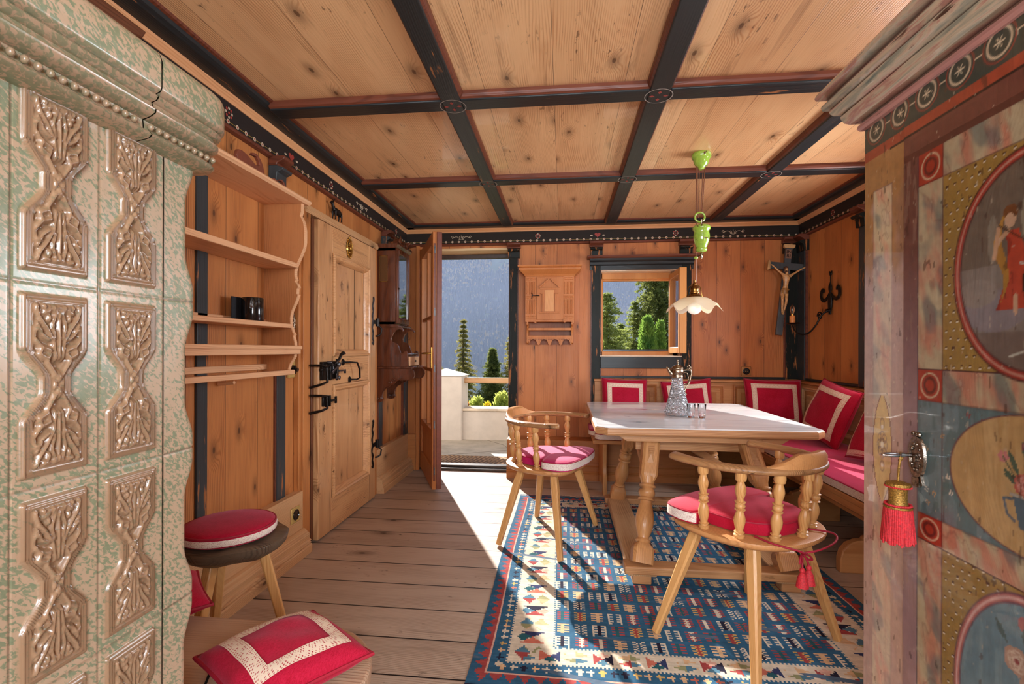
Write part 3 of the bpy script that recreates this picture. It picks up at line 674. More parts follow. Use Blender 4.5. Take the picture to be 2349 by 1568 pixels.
# ================================================================ tiled stove
def seg_dist(px, py, pts):
    d = np.full(px.shape, 9.0)
    for (x0, y0), (x1, y1) in zip(pts[:-1], pts[1:]):
        dx, dy = x1-x0, y1-y0; L = dx*dx+dy*dy+1e-12
        t = np.clip(((px-x0)*dx+(py-y0)*dy)/L, 0, 1)
        d = np.minimum(d, np.hypot(px-(x0+t*dx), py-(y0+t*dy)))
    return d
TW, TH = .1045, .2435
def tile_field(u, v):
    """u 0..TW, v 0..TH (0 bottom) -> height in m, panel mask, joint mask"""
    uc, hwmax, hz = .0475, .0395, .1085
    vc = TH/2
    t = np.abs(v-vc)/hz
    s = np.clip((t-.06)/.36, 0, 1); s = s*s*(3-2*s)
    hw = .0185+(hwmax-.0185)*s
    din = np.minimum(hw-np.abs(u-uc), hz-np.abs(v-vc)*1.0)
    sl = np.clip(din/.0035, 0, 1)
    h = .0065*sl*sl*(3-2*sl)
    h += np.where((din > .003) & (din < .012), .0013*np.cos((din-.003)/.003*2*PI)-.0013, 0)
    inn = np.clip((din-.0118)/.0022, 0, 1); inn = inn*inn*(3-2*inn)
    x = np.abs(u-uc)/hwmax; y = t
    asym = np.where(v > vc, 1.0, .94); y = y*asym
    curves = [([(.0, .30), (.02, .5), (.0, .72)], .075), ([(.10, .30), (.16, .48), (.34, .62), (.56, .74), (.66, .86), (.52, .95), (.32, .92), (.28, .82), (.42, .80)], .085),
              ([(.12, .52), (.20, .66), (.10, .80), (.02, .88)], .08), ([(.22, .38), (.50, .42), (.70, .52), (.66, .62), (.50, .60)], .075),
              ([(.28, .50), (.48, .56), (.62, .68)], .06), ([(.0, .05), (.18, .16), (.34, .26), (.26, .34)], .09), ([(.08, .0), (.2, .06), (.14, .14)], .07),
              ([(.0, .90), (.14, .97), (.26, .97)], .07), ([(.36, .30), (.56, .34), (.48, .42)], .10)]
    orn = np.zeros_like(u)
    for pts, w in curves:
        d = seg_dist(x, y*1.35, [(a_, b_*1.35) for a_, b_ in pts]); orn = np.maximum(orn, np.exp(-(d/w)**2*1.6))
    for cx, cy, r in ((.16, .86, .13), (.42, .88, .10), (.30, .74, .09), (0, .78, .10), (0, .08, .12)):
        d = np.hypot(x-cx, (y-cy)*1.35); orn = np.maximum(orn, np.clip(1-(d/r)**2, 0, 1)**.5*1.05)
    h = h*(1-inn)+inn*(.0005+.0085*orn)
    panel = np.clip(din/.002+.5, 0, 1)
    jd = np.minimum(np.minimum(u, TW-u), np.minimum(v, TH-v))
    joint = np.clip(1-jd/.0016, 0, 1)
    return h-joint*.0015, panel, joint, orn*inn
def stove_mat():
    N_ = NT('speckled_green_stove_glaze', 0.30, 0.28); N_.b.inputs['Coat Roughness'].default_value = .12
    at = N_.n('ShaderNodeAttribute'); at.attribute_name = 'paint'; sp = N_.n('ShaderNodeSeparateColor'); N_.t.links.new(at.outputs['Color'], sp.inputs[0])
    tc = N_.n('ShaderNodeTexCoord'); ob = tc.outputs['Object']; x, y, z = N_.xyz()
    v = N_.vec(x, N_.math('MULTIPLY_ADD', z, .6, y), z)
    n1 = N_.noise(v, 150.0, 2.0, .55, .6); n2 = N_.noise(ob, 9.0, 3.0, .6)
    f = N_.smooth(N_.math('ADD', n1, N_.math('MULTIPLY_ADD', n2, .5, -.25)), .46, .57)
    n3 = N_.noise(v, 200.0, 1.0)
    green = N_.mix(n3, S(80,112,86), S(122,140,110))
    tan = N_.mix(n2, S(168,150,124), S(184,158,134))
    c = N_.mix(N_.math('MULTIPLY', f, .8), tan, green)
    tanp = N_.mix(N_.smooth(n1, .55, .7), S(140,112,86), S(118,104,80))
    c = N_.mix(sp.outputs[0], c, tanp)
    c = N_.mix(N_.math('MULTIPLY', sp.outputs[1], .8), c, S(92,62,48))
    N_.color(c); N_.bump(N_.noise(ob, 30.0, 2.0), .08, .01); return N_.m
M_stove = stove_mat()
stove = thing('tiled_stove', 'green speckled tiled stove with brown relief panels, at the left edge', 'stove', (-1.0, .1, 0))
SX, SY0, SY1 = -.62, -.55, .757
def stove_grid(us, zs, pos, fieldfn, name):
    U, Z = np.meshgrid(us, zs); h, pan, jo = fieldfn(U, Z); P = pos(U, Z, h)
    nz, nu = U.shape; idx = np.arange(nz*nu).reshape(nz, nu)
    F = np.stack([idx[:-1, :-1], idx[:-1, 1:], idx[1:, 1:], idx[1:, :-1]], -1).reshape(-1, 4)
    me = bpy.data.meshes.new(name); V = P.reshape(-1, 3)-np.array([-1.0, .1, 0])
    me.from_pydata(V.tolist(), [], F.tolist()); me.update(); o = bpy.data.objects.new(name, me); COL.objects.link(o); o.parent = stove
    me.materials.append(M_stove); me.shade_smooth()
    c = np.zeros((nz*nu, 3)); c[:, 0] = pan.ravel(); c[:, 1] = jo.ravel(); paint_mesh(o, c); return o
ZR = [1.4715-TH*i for i in range(6)]        # row joints from the top
def field_side(U, Z):
    col = np.floor((U-.687)/TW); u = (U-.687)-col*TW
    row = np.floor((Z-ZR[0])/TH); v = (Z-ZR[0])-row*TH
    h, p, j, o_ = tile_field(u, v)
    below = Z < ZR[5]+.0
    h = np.where(below, 0, h); p = np.where(below, 0, p)
    return h, p, j
us = np.arange(.687-TW*5, .6871, .0016); zs = np.arange(.03, 1.472, .0021)
stove_grid(us, zs, lambda U, Z, h: np.stack([SX+h, U, Z], -1), field_side, 'relief_tiles')
# plain corner tiles and the end face, wrapping round the far corner
def ye(Z):
    row = np.floor((Z-ZR[0])/TH); v = ((Z-ZR[0])-row*TH)/TH
    t = np.abs(v-.5)*2; s = np.clip((t-.35)/.5, 0, 1); s = s*s*(3-2*s)
    return SY1-.017*(1-s)
def pos_corner(U, Z, h):
    """U: arc length from Y=.687"""
    y1 = ye(Z); r = .016; s1 = (y1-r)-.687; s2 = s1+r*PI/2
    a_ = np.clip((U-s1)/r, 0, PI/2)
    X = np.where(U < s1, SX, np.where(U < s2, SX-r+r*np.cos(a_), SX-r-(U-s2)))
    Y = np.where(U < s1, .687+U, np.where(U < s2, y1-r+r*np.sin(a_), y1))
    nx = np.where(U < s2, np.cos(a_), 0); ny = np.where(U < s1, 0, np.sin(a_))
    return np.stack([X+nx*h, Y+ny*h, Z], -1)
def field_corner(U, Z):
    row = np.floor((Z-ZR[0])/TH); v = (Z-ZR[0])-row*TH
    U2 = U-.085; col = np.floor(U2/TW); u = U2-col*TW
    h, p, j, o_ = tile_field(u, v)
    on = (U2 > 0); jz = np.clip(1-np.minimum(v, TH-v)/.0016, 0, 1); je = np.clip(1-U/.0012, 0, 1)
    h = np.where(on, h, -jz*.0015); p = np.where(on, p, 0); j = np.where(on, j, np.maximum(jz, je))
    return h, p, j
us = np.concatenate([np.arange(0, .30, .002), np.arange(.30, .92, .006)])
stove_grid(us, np.arange(.03, 1.472, .0028), pos_corner, field_corner, 'corner_tiles')
sb = MB().box(-1.515, SX-.012, SY0, .687, 0, 1.47).box(-1.515, SX-.03, .68, .73, 0, 1.47).build('stove_body', M_stove, stove)
paint_mesh(sb, np.zeros((len(sb.data.vertices), 3)))
PL = MB().box(-1.515, SX+.02, SY0, SY1+.015, 0, .10).build('plinth', M_stone, stove, bevel=.006)
# cornice swept along the side and round the corner
CP = [(-.02, 1.445), (.006, 1.449), (.026, 1.453), (.031, 1.458), (.026, 1.463), (.017, 1.466), (.016, 1.480), (.028, 1.484), (.036, 1.489), (.037, 1.494), (.032, 1.498), (.030, 1.504), (.038, 1.507), (.041, 1.512), (.037, 1.516), (.044, 1.519), (.046, 1.524), (.046, 1.562), (.043, 1.571), (.034, 1.580), (.012, 1.588), (-.25, 1.596)]
def paint_corn(o):
    zz = np.array([v.co.z for v in o.data.vertices]); c = np.zeros((len(zz), 3)); c[:, 0] = ((zz > 1.451) & (zz < 1.521))*.35; paint_mesh(o, c)
def cornice_ring(p, z):
    pts = [(SX+p, SY0, z), (SX+p, .631, z)]
    return pts
def sweep(path_fn, prof, name, mat, parent):
    m = MB(); rows = [path_fn(p, z) for p, z in prof]; m.grid(rows); return m.build(name, mat, parent, smooth=50)
o = sweep(lambda p, z: [(SX+p, SY0, z), (SX+p, .631, z)], CP, 'cornice', M_stove, stove); paint_corn(o)
def pc(p, z):
    r = max(.012+p, .004); out = [(SX+p, .633, z)]
    cx, cy = SX+p-r, SY1-.004+p-r
    for k in range(7): a_ = PI/2*k/6; out.append((cx+r*math.cos(a_), cy+r*math.sin(a_), z))
    out.append((-1.515, SY1-.004+p, z)); return out
o = sweep(pc, CP, 'cornice', M_stove, stove); paint_corn(o)
m = MB(); yy = .20
while yy < .775:
    if abs(yy-.632) > .005: m.ball((SX+.0195, yy, 1.473), .0052, 8, 6, (1, .75, 1.0))
    yy += .0138
xx = SX+.01
while xx > -1.4: m.ball((xx, SY1+.0155, 1.473), .0052, 8, 6, (.75, 1, 1)); xx -= .0138
o = m.build('bead_row', M_stove, stove, smooth=60); c = np.zeros((len(o.data.vertices), 3)); c[:, 0] = .7; paint_mesh(o, c)
o = MB().box(-1.515, SX, SY0, SY1-.02, 1.50, 1.590).build('stove_top', M_stove, stove); paint_mesh(o, np.zeros((len(o.data.vertices), 3)))

# dark carved wooden bracket high above the stove
m = MB().prism([(YB, 2.00), (1.15, 2.00), (1.22, 2.02), (1.27, 2.06), (1.30, 2.09), (1.345, 2.10), (1.36, 2.13), (YB, 2.13)], 'X', XL, -1.285)
trim(m, wood('dark_carved_bracket', S(104,62,42), S(74,40,26), DK, 'Y', 'Z', rough=.35), .006, 'dark carved wooden rail above the stove')

# ================================================================ stove bench with two cushions
sbn = thing('stove_bench', 'pale pine bench with a rounded end beside the tiled stove', 'bench', (-.9, .98, 0))
out = [(-1.40, .79), (-.58, .79)] + arc(-.60, .985, .200, -90, 90, 14)[1:] + [(-1.40, 1.185)]
out = [(-1.40, .79), (-.62, .79)] + [(-.62+.20*math.cos(R(a)), .9875+.1975*math.sin(R(a))) for a in range(-84, 90, 12)] + [(-.62, 1.185), (-1.40, 1.185)]
MB().prism(out, 'Z', .405, .44).build('bench_seat', W_seatb, sbn, bevel=.006)
MB().beam((-.66, .88, .405), (-.62, .85, 0), .05, .05).build('leg', W_chair, sbn, bevel=.005)
MB().beam((-.66, 1.10, .405), (-.62, 1.13, 0), .05, .05).build('leg', W_chair, sbn, bevel=.005)
MB().box(-1.36, -1.32, .80, 1.17, 0, .405).build('end_board', W_seatb, sbn, bevel=.005)

def pillow(w, h, t, n=26, pinch=.16, seed=0, dent=0.0):
    """returns (grid of front points, back points) in local XY plane, Z thickness"""
    rnd = random.Random(seed); ph = [rnd.random()*6 for _ in range(4)]
    F, B = [], []
    for j in range(n+1):
        fr, br = [], []
        v = -1+2*j/n; v = math.copysign(abs(v)**.85, v)
        for i in range(n+1):
            u = -1+2*i/n; u = math.copysign(abs(u)**.85, u)
            x = u*w/2*(1-pinch*.35*(1-v*v)*u*u); y = v*h/2*(1-pinch*.35*(1-u*u)*v*v)
            e_ = max(0, (1-u**2))**.42*max(0, (1-v**2))**.42
            z = t/2*e_*(1+.06*math.sin(3*u+ph[0])*math.cos(2.4*v+ph[1]))+.003*math.sin(7*u+ph[2])*math.sin(6*v+ph[3])*e_
            fr.append((x, y, z)); br.append((x, y, -z*.9))
        F.append(fr); B.append(br)
    return F, B
def surf_at(F, u, v):
    n = len(F)-1; fi = lambda a_: (math.copysign(abs(a_)**(1/.85), a_)+1)/2*n
    x, y = min(max(fi(u), 0), n-1e-6), min(max(fi(v), 0), n-1e-6); i, j = int(x), int(y); a_, b_ = x-i, y-j
    P = [Vector(F[j][i]), Vector(F[j][i+1]), Vector(F[j+1][i]), Vector(F[j+1][i+1])]
    return P[0]*(1-a_)*(1-b_)+P[1]*a_*(1-b_)+P[2]*(1-a_)*b_+P[3]*a_*b_
def lace_band(F, u0, v0, bw, w, h, lift=.0025, n=22):
    """mitred band along the rectangle |u|<=u0,|v|<=v0, of width bw metres inward; UVs along/across"""
    vs_, fs, uv = [], [], []
    cu, cv = u0, v0; iu, iv = u0-2*bw/w, v0-2*bw/h
    for side in range(4):
        for k in range(n+1):
            t = -1+2*k/n
            for q in range(4):
                s_ = q/3; au, av = cu+(iu-cu)*s_, cv+(iv-cv)*s_
                u, v = {0: (t*au, -av), 1: (au, t*av), 2: (-t*au, av), 3: (-au, -t*av)}[side]
                p = surf_at(F, u, v); vs_.append((p.x, p.y, p.z+lift))
                L = (w if side % 2 == 0 else h)
                uv.append(((t*(cu if side % 2 == 0 else cv))*L/2+side*.31, s_))
    for side in range(4):
        b = side*(n+1)*4
        for k in range(n):
            for q in range(3):
                i = b+k*4+q; fs.append((i, i+4, i+5, i+1))
    return vs_, fs, uv
def make_cushion(name, label, w=.40, h=.40, t=.13, loc=(0, 0, 0), M=None, seed=0, group=None, u0=.80, v0=.80, bw=.040, mat=None, lace=True, zipper=False):
    r = thing(name, label, 'cushion', loc, 0, group)
    F, B = pillow(w, h, t, seed=seed); M = M if M is not None else Matrix.Identity(4)
    m = MB().at(M).grid(F); m.grid(B)
    o = m.build('cover', mat or M_red, r, world=False)
    bm = bmesh.new(); bm.from_mesh(o.data); bmesh.ops.remove_doubles(bm, verts=bm.verts, dist=.0006); bmesh.ops.recalc_face_normals(bm, faces=bm.faces); bm.to_mesh(o.data); bm.free(); o.data.shade_smooth()
    n = len(F)-1
    edge = [F[0][i] for i in range(n)]+[F[j][n] for j in range(n)]+[F[n][n-i] for i in range(n)]+[F[n-j][0] for j in range(n)]
    MB().at(M).tube([(p[0], p[1], 0) for p in edge], .0042, 6, closed=True).build('piping', M_piping, r, world=False, smooth=60)
    if lace:
        vs_, fs, uv = lace_band(F, u0, v0, bw, w, h)
        mm = MB().at(M); mm.add(vs_, fs); l = mm.build('lace_trim', M_lace, r, world=False); l.data.shade_smooth()
        ul = l.data.uv_layers.new(name='UVMap')
        for lp in l.data.loops: ul.data[lp.index].uv = uv[lp.vertex_index]
    if zipper:
        MB().at(M).tube([(-w*.36, -h*.40, -.015), (-w*.37, -h*.43, -.028), (-w*.38, -h*.45, -.045)], .0028, 6).build('zip_pull', M_iron, r, world=False)
    return r
Mc = Matrix.Rotation(R(38), 4, 'Z') @ Matrix.Rotation(R(4), 4, 'X')
make_cushion('scatter_cushion', 'red lace-edged cushion lying flat on the rounded end of the stove bench', .262, .262, .098, (-.593, .975, .491),
             Matrix.Rotation(R(-34), 4, 'Z') @ Matrix.Rotation(R(-2), 4, 'X'), 3, zipper=True, u0=.76, v0=.76, bw=.032)
make_cushion('scatter_cushion', 'red cushion tucked behind the stove, only its corner showing', .245, .245, .09, (-1.075, 1.15, .488), Matrix.Rotation(R(47), 4, 'Z'), 5, lace=False)

# ================================================================ three-legged stool and its round cushion
st = thing('milking_stool', 'rustic three-legged stool with a bark-edged half-log seat', 'stool', (-1.19, 1.63, 0))
m = MB(); n = 40; rows = []
for (r, z) in ((.0001, .405), (.07, .404), (.125, .412), (.158, .432), (.172, .450), (.175, .466), (.168, .474), (.12, .476), (.0001, .476)):
    rows.append([(-1.19+r*(1.04+.03*math.sin(3*t+1)+.012*math.sin(11*t))*math.cos(t), 1.63+r*(1.0+.02*math.sin(2*t)+.012*math.sin(13*t))*math.sin(t), z+.004*math.sin(5*t)*(r > .1)) for t in [2*PI*k/n for k in range(n+1)]])
m.grid(rows); m.build('seat', W_bark, st, smooth=50)
for a_ in (30, 150, 262):
    c, s_ = math.cos(R(a_)), math.sin(R(a_))
    MB().beam((-1.19+.09*c, 1.63+.09*s_, .43), (-1.19+.185*c, 1.63+.20*s_, 0), .036, .036, w2=.030, h2=.030).build('leg', W_chair, st, bevel=.006)
cu = thing('round_cushion', 'round red cushion with lace edge on the three-legged stool', 'cushion', (-1.20, 1.62, .4815))
pr = [(.0001, 0), (.140, 0), (.152, .006), (.154, .012), (.154, .030), (.149, .040), (.13, .047), (.07, .052), (.0001, .054)]
MB().lathe([(r, z) for r, z in pr], segs=48).build('pad', M_red, cu, world=False, smooth=50)
MB().lathe([(.1545, .010), (.1565, .014), (.1570, .026), (.1545, .031)], segs=64, cap=False).build('lace_edging', M_linen, cu, world=False, smooth=50)
MB().tube([(.1515*math.cos(t), .1515*math.sin(t), .037) for t in [2*PI*k/48 for k in range(48)]], .0035, 6, closed=True).build('piping', M_piping, cu, world=False, smooth=60)

# ================================================================ wall shelf
sh = thing('wall_shelf', 'pale pine wall shelf with a scalloped side on the left wall', 'shelf', (XL, 1.8, 1.0))
so = [(XL, 1.885), (-1.315, 1.885), (-1.316, 1.845), (-1.322, 1.825), (-1.316, 1.815), (-1.305, 1.79), (-1.298, 1.75), (-1.298, 1.69), (-1.303, 1.66), (-1.322, 1.615), (-1.342, 1.575), (-1.350, 1.545), (-1.350, 1.52), (-1.343, 1.50), (-1.350, 1.492), (-1.336, 1.478), (-1.330, 1.462),
      (-1.338, 1.455), (-1.340, 1.43), (-1.332, 1.425), (-1.345, 1.39), (-1.368, 1.34), (-1.374, 1.305), (-1.372, 1.27), (-1.360, 1.235), (-1.352, 1.225), (-1.358, 1.215), (-1.350, 1.185), (-1.348, 1.155), (-1.352, 1.11), (-1.375, 1.075), (-1.385, 1.045), (-1.385, 1.030), (XL, 1.030)]
for y in (2.30, 1.20):
    sp_ = MB().prism(so, 'Y', y, y+.018).build('side_panel', W_shelfp, sh, bevel=0)
    ed = MB(); pts = so[1:-1]
    for (x0, z0), (x1, z1) in zip(pts[:-1], pts[1:]):
        ed.add([(x0+.0006, y-.001, z0), (x1+.0006, y-.001, z1), (x1+.0006, y+.019, z1), (x0+.0006, y+.019, z0), (x0-.004, y-.001, z0), (x1-.004, y-.001, z1)], [(0, 1, 2, 3), (0, 4, 5, 1)])
    ed.build('cut_edge', W_shelf, sp_)
MB().prism([(XL, 1.885), (-1.300, 1.885), (-1.290, 1.893), (-1.286, 1.901), (-1.292, 1.908), (-1.305, 1.911), (XL, 1.911)], 'Y', 1.15, 2.345).build('top_board', W_shelf, sh)
for z, xf, t in ((1.585, -1.338, .026), (1.278, -1.368, .022)):
    MB().box(XL+.002, xf, 1.215, 2.303, z-t, z).build('shelf_board', W_shelf, sh, bevel=.003)
MB().box(-1.345, -1.330, 1.215, 2.320, 1.125, 1.165).box(-1.333, -1.322, 1.215, 2.322, 1.150, 1.168).build('plate_rail', W_shelf, sh, bevel=.003)
MB().box(-1.385, -1.355, 1.215, 2.310, 1.022, 1.046).box(XL, XL+.02, 1.215, 2.30, 1.046, 1.075).build('lower_rail', W_shelf, sh, bevel=.003)
MB().box(XL, XL+.012, 1.215, 2.30, 1.278, 1.300).build('back_strip', W_shelf, sh)
for y in (1.98, 1.55): MB().tube([(XL, y, .995), (XL+.075, y, 1.002)], [.010, .008], 10).build('peg', W_shelf, sh, smooth=50)
# black metal holder on the shelf
bh = thing('black_tin', 'black cylindrical tin with a flat plate on the middle shelf', 'tin', (-1.432, 2.085, 1.2785))
MB().lathe([(.0001, 0), (.046, 0), (.047, .002), (.047, .105), (.045, .108), (.043, .105), (.043, .02), (.0001, .02)], segs=36, cap=False).build('can', M_black, bh, world=False, smooth=40)
MB().box(-.046, -.040, -.085, -.010, 0, .108).build('side_plate', plain('dull_black_sheet', S(46,46,50), .4, .4), bh, world=False, bevel=.001)
# cut-out wooden animals on the top board (cows seen side-on)
def cow(label, y, s=1.0, flip=1):
    pts = [(-.085, .075), (-.088, .062), (-.080, .050), (-.078, .03), (-.080, 0), (-.060, 0), (-.058, .028), (-.045, .036), (-.005, .034), (.010, .026), (.012, 0), (.034, 0), (.036, .03), (.044, .022), (.060, .002), (.082, .004), (.086, .018), (.080, .036), (.078, .058), (.070, .080), (.055, .098), (.030, .112), (.008, .108), (.0, .098), (.012, .098), (.028, .100), (.044, .088), (.050, .074), (.040, .068), (.022, .066), (.0, .074), (-.030, .086), (-.060, .090), (-.078, .086)]
    o = MB().prism([(p[0]*s*flip, p[1]*s) for p in pts], 'X', -.008, .008).build('cow_figure', M_fig, None, bevel=.0015)
    o.location = (-1.40, y, 1.911); return tag(o, label, 'figurine')
cow('brown cut-out wooden cow with curved horns on top of the wall shelf', 2.02, 1.15)
cow('smaller brown cut-out calf behind the cow on top of the shelf', 2.235, .72, 1)
tag(MB().box(XL+.01, XL+.02, 2.14, 2.26, 1.925, 2.04).build('framed_print', plain('grey_printed_card', S(120,112,104), .5, var=.4, scale=25), None), 'small grey printed card propped behind the calf on the shelf top', 'print')

# brass switch, ornaments, socket
pl = thing('light_switch', 'brass switch plate with a black rotary knob by the shelf end', 'switch', (XL, 2.545, 1.05))
MB().box(XL, XL+.010, 2.505, 2.585, .99, 1.115).build('plate', M_brassplate, pl, bevel=.004)
MB().tube([(XL+.010, 2.552, 1.035), (XL+.022, 2.552, 1.035), (XL+.023, 2.552, 1.035), (XL+.04, 2.552, 1.035)], [.026, .024, .013, .011], 24).build('knob', M_black, pl, smooth=40)
MB().tube([(XL+.011, 2.545+.011*math.cos(t), 1.088+.011*math.sin(t)) for t in [2*PI*k/16 for k in range(16)]], .0025, 6, closed=True).build('key_ring', M_chrome, pl, smooth=60)
def filigree(name, label, c, ry, rz_, mat, n=9, x=None):
    o = MB(); M0 = Matrix.Translation(c)
    o.at(M0 @ Matrix.Rotation(R(90), 4, 'Y')).lathe([(.0001, .004), (.3, .007), (.75, .006), (.9, .010), (1.0, .002)], segs=28, cap=False, M=Matrix.Diagonal((rz_, ry, 1, 1)))
    o.at(M0)
    for k in range(14):
        t = 2*PI*k/14; o.ball((.005, ry*math.cos(t)*.97, rz_*math.sin(t)*.97), min(ry, rz_)*.17, 8, 6)
    for k in range(n):
        t = 2*PI*k/n; o.ball((.009, ry*math.cos(t)*.5, rz_*math.sin(t)*.5), min(ry, rz_)*.17, 8, 6, (.6, 1, 1.3))
    o.ball((.010, 0, 0), min(ry, rz_)*.24, 10, 8, (.6, 1, 1.6)); o.ball((.004, 0, rz_*1.08), min(ry, rz_)*.16, 8, 6)
    return tag(o.build(name, mat, None, smooth=50), label, 'ornament')
filigree('oval_ornament', 'dark filigree oval ornament on the wall behind the shelf side', (XL, 2.535, 1.30), .045, .062, M_silver)
filigree('oval_ornament', 'narrow dark ornament hanging above the filigree oval on the wall', (XL, 2.50, 1.50), .022, .075, M_silver)
def socket(label, origin, side, plate=.085):
    r = thing('wall_socket', label, 'socket', origin)
    if side == 'left': Mx = Matrix.Rotation(R(90), 4, 'Y')
    else: Mx = Matrix.Rotation(R(90), 4, 'X')
    MB().at(Mx).box(-plate/2, plate/2, -plate/2, plate/2, 0, .008).build('plate', M_brassplate if side == 'left' else plain('bronze_plate', S(150,104,60), .35, .6), r, world=False, bevel=.004)
    fc = MB().at(Mx).lathe([(.030, .006), (.030, .011), (.026, .013), (.024, .0095), (.0001, .0095)], segs=32, cap=False).build('socket_face', M_black, r, world=False, smooth=40)
    h = MB().at(Mx)
    for a_, b_ in ((-.008, 0), (.008, .0), (0, -.006)): h.lathe([(.0001, .0102), (.003, .0102)], (a_, b_, 0), 10, False)
    h.build('pin_holes', plain('brass_pin', S(150,120,70), .4, .9) if 'brass_pin' not in bpy.data.materials else bpy.data.materials['brass_pin'], fc, world=False)
    return r
socket('brass power socket on the left skirting by the plank door', (-1.475, 2.515, .235), 'left')
so_b = socket('dark round power socket on the far wall above the bench', (1.63, YF, .965), 'far')

# ================================================================ door casing and old plank door
trim(MB().box(XL, -1.475, 2.60, 2.675, 0, 1.955).box(XL, -1.488, 2.575, 2.60, 0, 1.955), W_side, .003, 'pine casing post left of the plank door')
trim(MB().prism([(XL, 1.94), (-1.470, 1.94), (-1.460, 1.955), (-1.470, 1.985), (-1.50, 2.0), (XL, 2.0)], 'Y', 2.61, 3.68), W_wains, 0, 'pine lintel over the plank door')
trim(MB().box(XL, -1.475, 3.625, 3.69, 0, 1.955), W_side, .003, 'pine casing post right of the plank door')
dr = thing('door_1', 'weathered pine plank door with iron lock and strap hinges', None, (XL, 2.72, 0)); dr['kind'] = 'structure'
DY0, DY1, DXF = 2.715, 3.585, -1.445
m = MB().box(XL+.01, DXF, DY0, 2.885, .012, 1.925).box(XL+.01, DXF, 3.455, DY1, .012, 1.925)
m.build('stile', W_door, dr, bevel=.006)
MB().box(XL+.01, DXF-.028, DY0-.028, DY0, .02, 1.925).build('edge_strip', wood('dark_door_edge', S(112,66,42), S(82,46,28), DK, 'Z', 'X', rough=.4), dr, bevel=.004)
m = MB().box(XL+.01, DXF-.002, 2.885, 3.455, .012, .215).box(XL+.01, DXF-.002, 2.885, 3.455, .925, 1.105).box(XL+.01, DXF-.002, 2.885, 3.455, 1.755, 1.925)
m.build('rail', W_doorY, dr, bevel=.004)
for z0, z1 in ((.215, .925), (1.105, 1.755)):
    MB().box(XL+.01, DXF-.026, 2.885, 3.455, z0, z1).build('panel', W_door, dr)
    fr = [(0, 0), (.0, .010), (.010, .014), (.020, .006), (.030, .008), (.042, -.010), (.046, -.024)]
    q = MB(); rows = []
    for d_, x_ in fr: rows.append([(DXF+x_, 2.885+d_, z0+d_), (DXF+x_, 3.455-d_, z0+d_), (DXF+x_, 3.455-d_, z1-d_), (DXF+x_, 2.885+d_, z1-d_), (DXF+x_, 2.885+d_, z0+d_)])
    q.grid(rows); q.build('panel_moulding', W_doorY, dr, smooth=25)
MB().box(DXF-.027, DXF-.0245, 3.255, 3.259, 1.15, 1.71).build('panel_crack', M_dark, dr)
# strap hinges
for zc in (1.36, .42):
    hg = [( .00, .20), (.012, .19), (.006, .165), (-.004, .13), (.004, .09), (-.006, .05), (.0, 0), (-.008, -.05), (.004, -.09), (-.002, -.13), (.010, -.16), (.0, -.185)]
    q = MB().at(Matrix.Translation((DXF+.003, 3.525, zc)) @ Matrix.Diagonal((.25, 1, 1, 1)))
    q.tube([(0, a_, b_*.92) for a_, b_ in smooth_path([Vector((a_, b_, 0)) for a_, b_ in hg], 4) for _ in (0,)] if False else [(0, v.x*1.6, v.y*.92) for v in smooth_path([Vector((a_, b_, 0)) for a_, b_ in hg], 4)], [.010+.005*math.sin(i*.55)**2 for i in range(4*11+1)], 8)
    q.tube([(0, .012*math.cos(t)*(1-t/8)+.010, .165+.016*math.sin(t)) for t in [k*.5 for k in range(12)]], .006, 6)
    q.tube([(0, -.012*math.cos(t)*(1-t/8)-.004, -.152-.016*math.sin(t)) for t in [k*.5 for k in range(12)]], .006, 6)
    h_ = q.build('strap_hinge', M_hinge if zc > 1 else M_iron, dr, smooth=50)
    q = MB().beam((DXF+.005, 3.53, zc), (DXF+.005, 3.60, zc), .006, .03).tube([(DXF+.008, 3.605, zc-.03), (DXF+.008, 3.605, zc+.03)], .015, 12)
    q.tube([(DXF+.012, 3.605, zc-.02), (DXF+.035, 3.62, zc-.05), (DXF+.03, 3.615, zc-.09), (DXF+.01, 3.60, zc-.105), (XL+.05, 3.60, zc-.11)], .0065, 8)
    q.build('hinge_pin', M_iron, h_, smooth=50)
# box lock
lk = MB().box(DXF, DXF+.022, 2.725, 2.93, .965, 1.075).box(DXF+.01, DXF+.034, 2.74, 2.87, 1.045, 1.062).box(DXF+.01, DXF+.03, 2.70, 2.84, 1.02, 1.035)
lk.box(DXF+.02, DXF+.032, 2.80, 2.815, .96, 1.07).box(DXF+.02, DXF+.034, 2.885, 2.90, .955, 1.09)
lo = lk.build('box_lock', M_iron, dr, bevel=.003)
MB().tube([(DXF+.03, 2.86, 1.06), (DXF+.045, 2.885, 1.085), (DXF+.05, 2.90, 1.115), (DXF+.045, 2.94, 1.128), (DXF+.045, 2.965, 1.122)], [.007, .008, .010, .012, .006], 8).build('thumb_lever', M_iron, lo, smooth=50)
MB().box(DXF+.034, DXF+.040, 2.86, 2.885, .965, 1.0).ball((DXF+.036, 2.91, 1.055), .017, 14, 8, (.35, 1, 1)).ball((DXF+.036, 2.91, .972), .014, 14, 8, (.35, 1, 1)).box(DXF+.03, DXF+.042, 2.90, 2.99, 1.010, 1.020).box(DXF+.03, DXF+.042, 2.98, 2.99, .995, 1.020).build('latch_plates', M_hinge, lo, bevel=.002)
MB().box(DXF+.006, DXF+.04, 2.82, 2.83, 1.0, 1.05).beam((DXF+.04, 2.80, 1.01), (DXF+.05, 2.87, 1.05), .012, .012).beam((DXF+.04, 2.77, 1.075), (DXF+.03, 2.80, 1.05), .03, .01).build('catch', M_hinge, lo, bevel=.002)
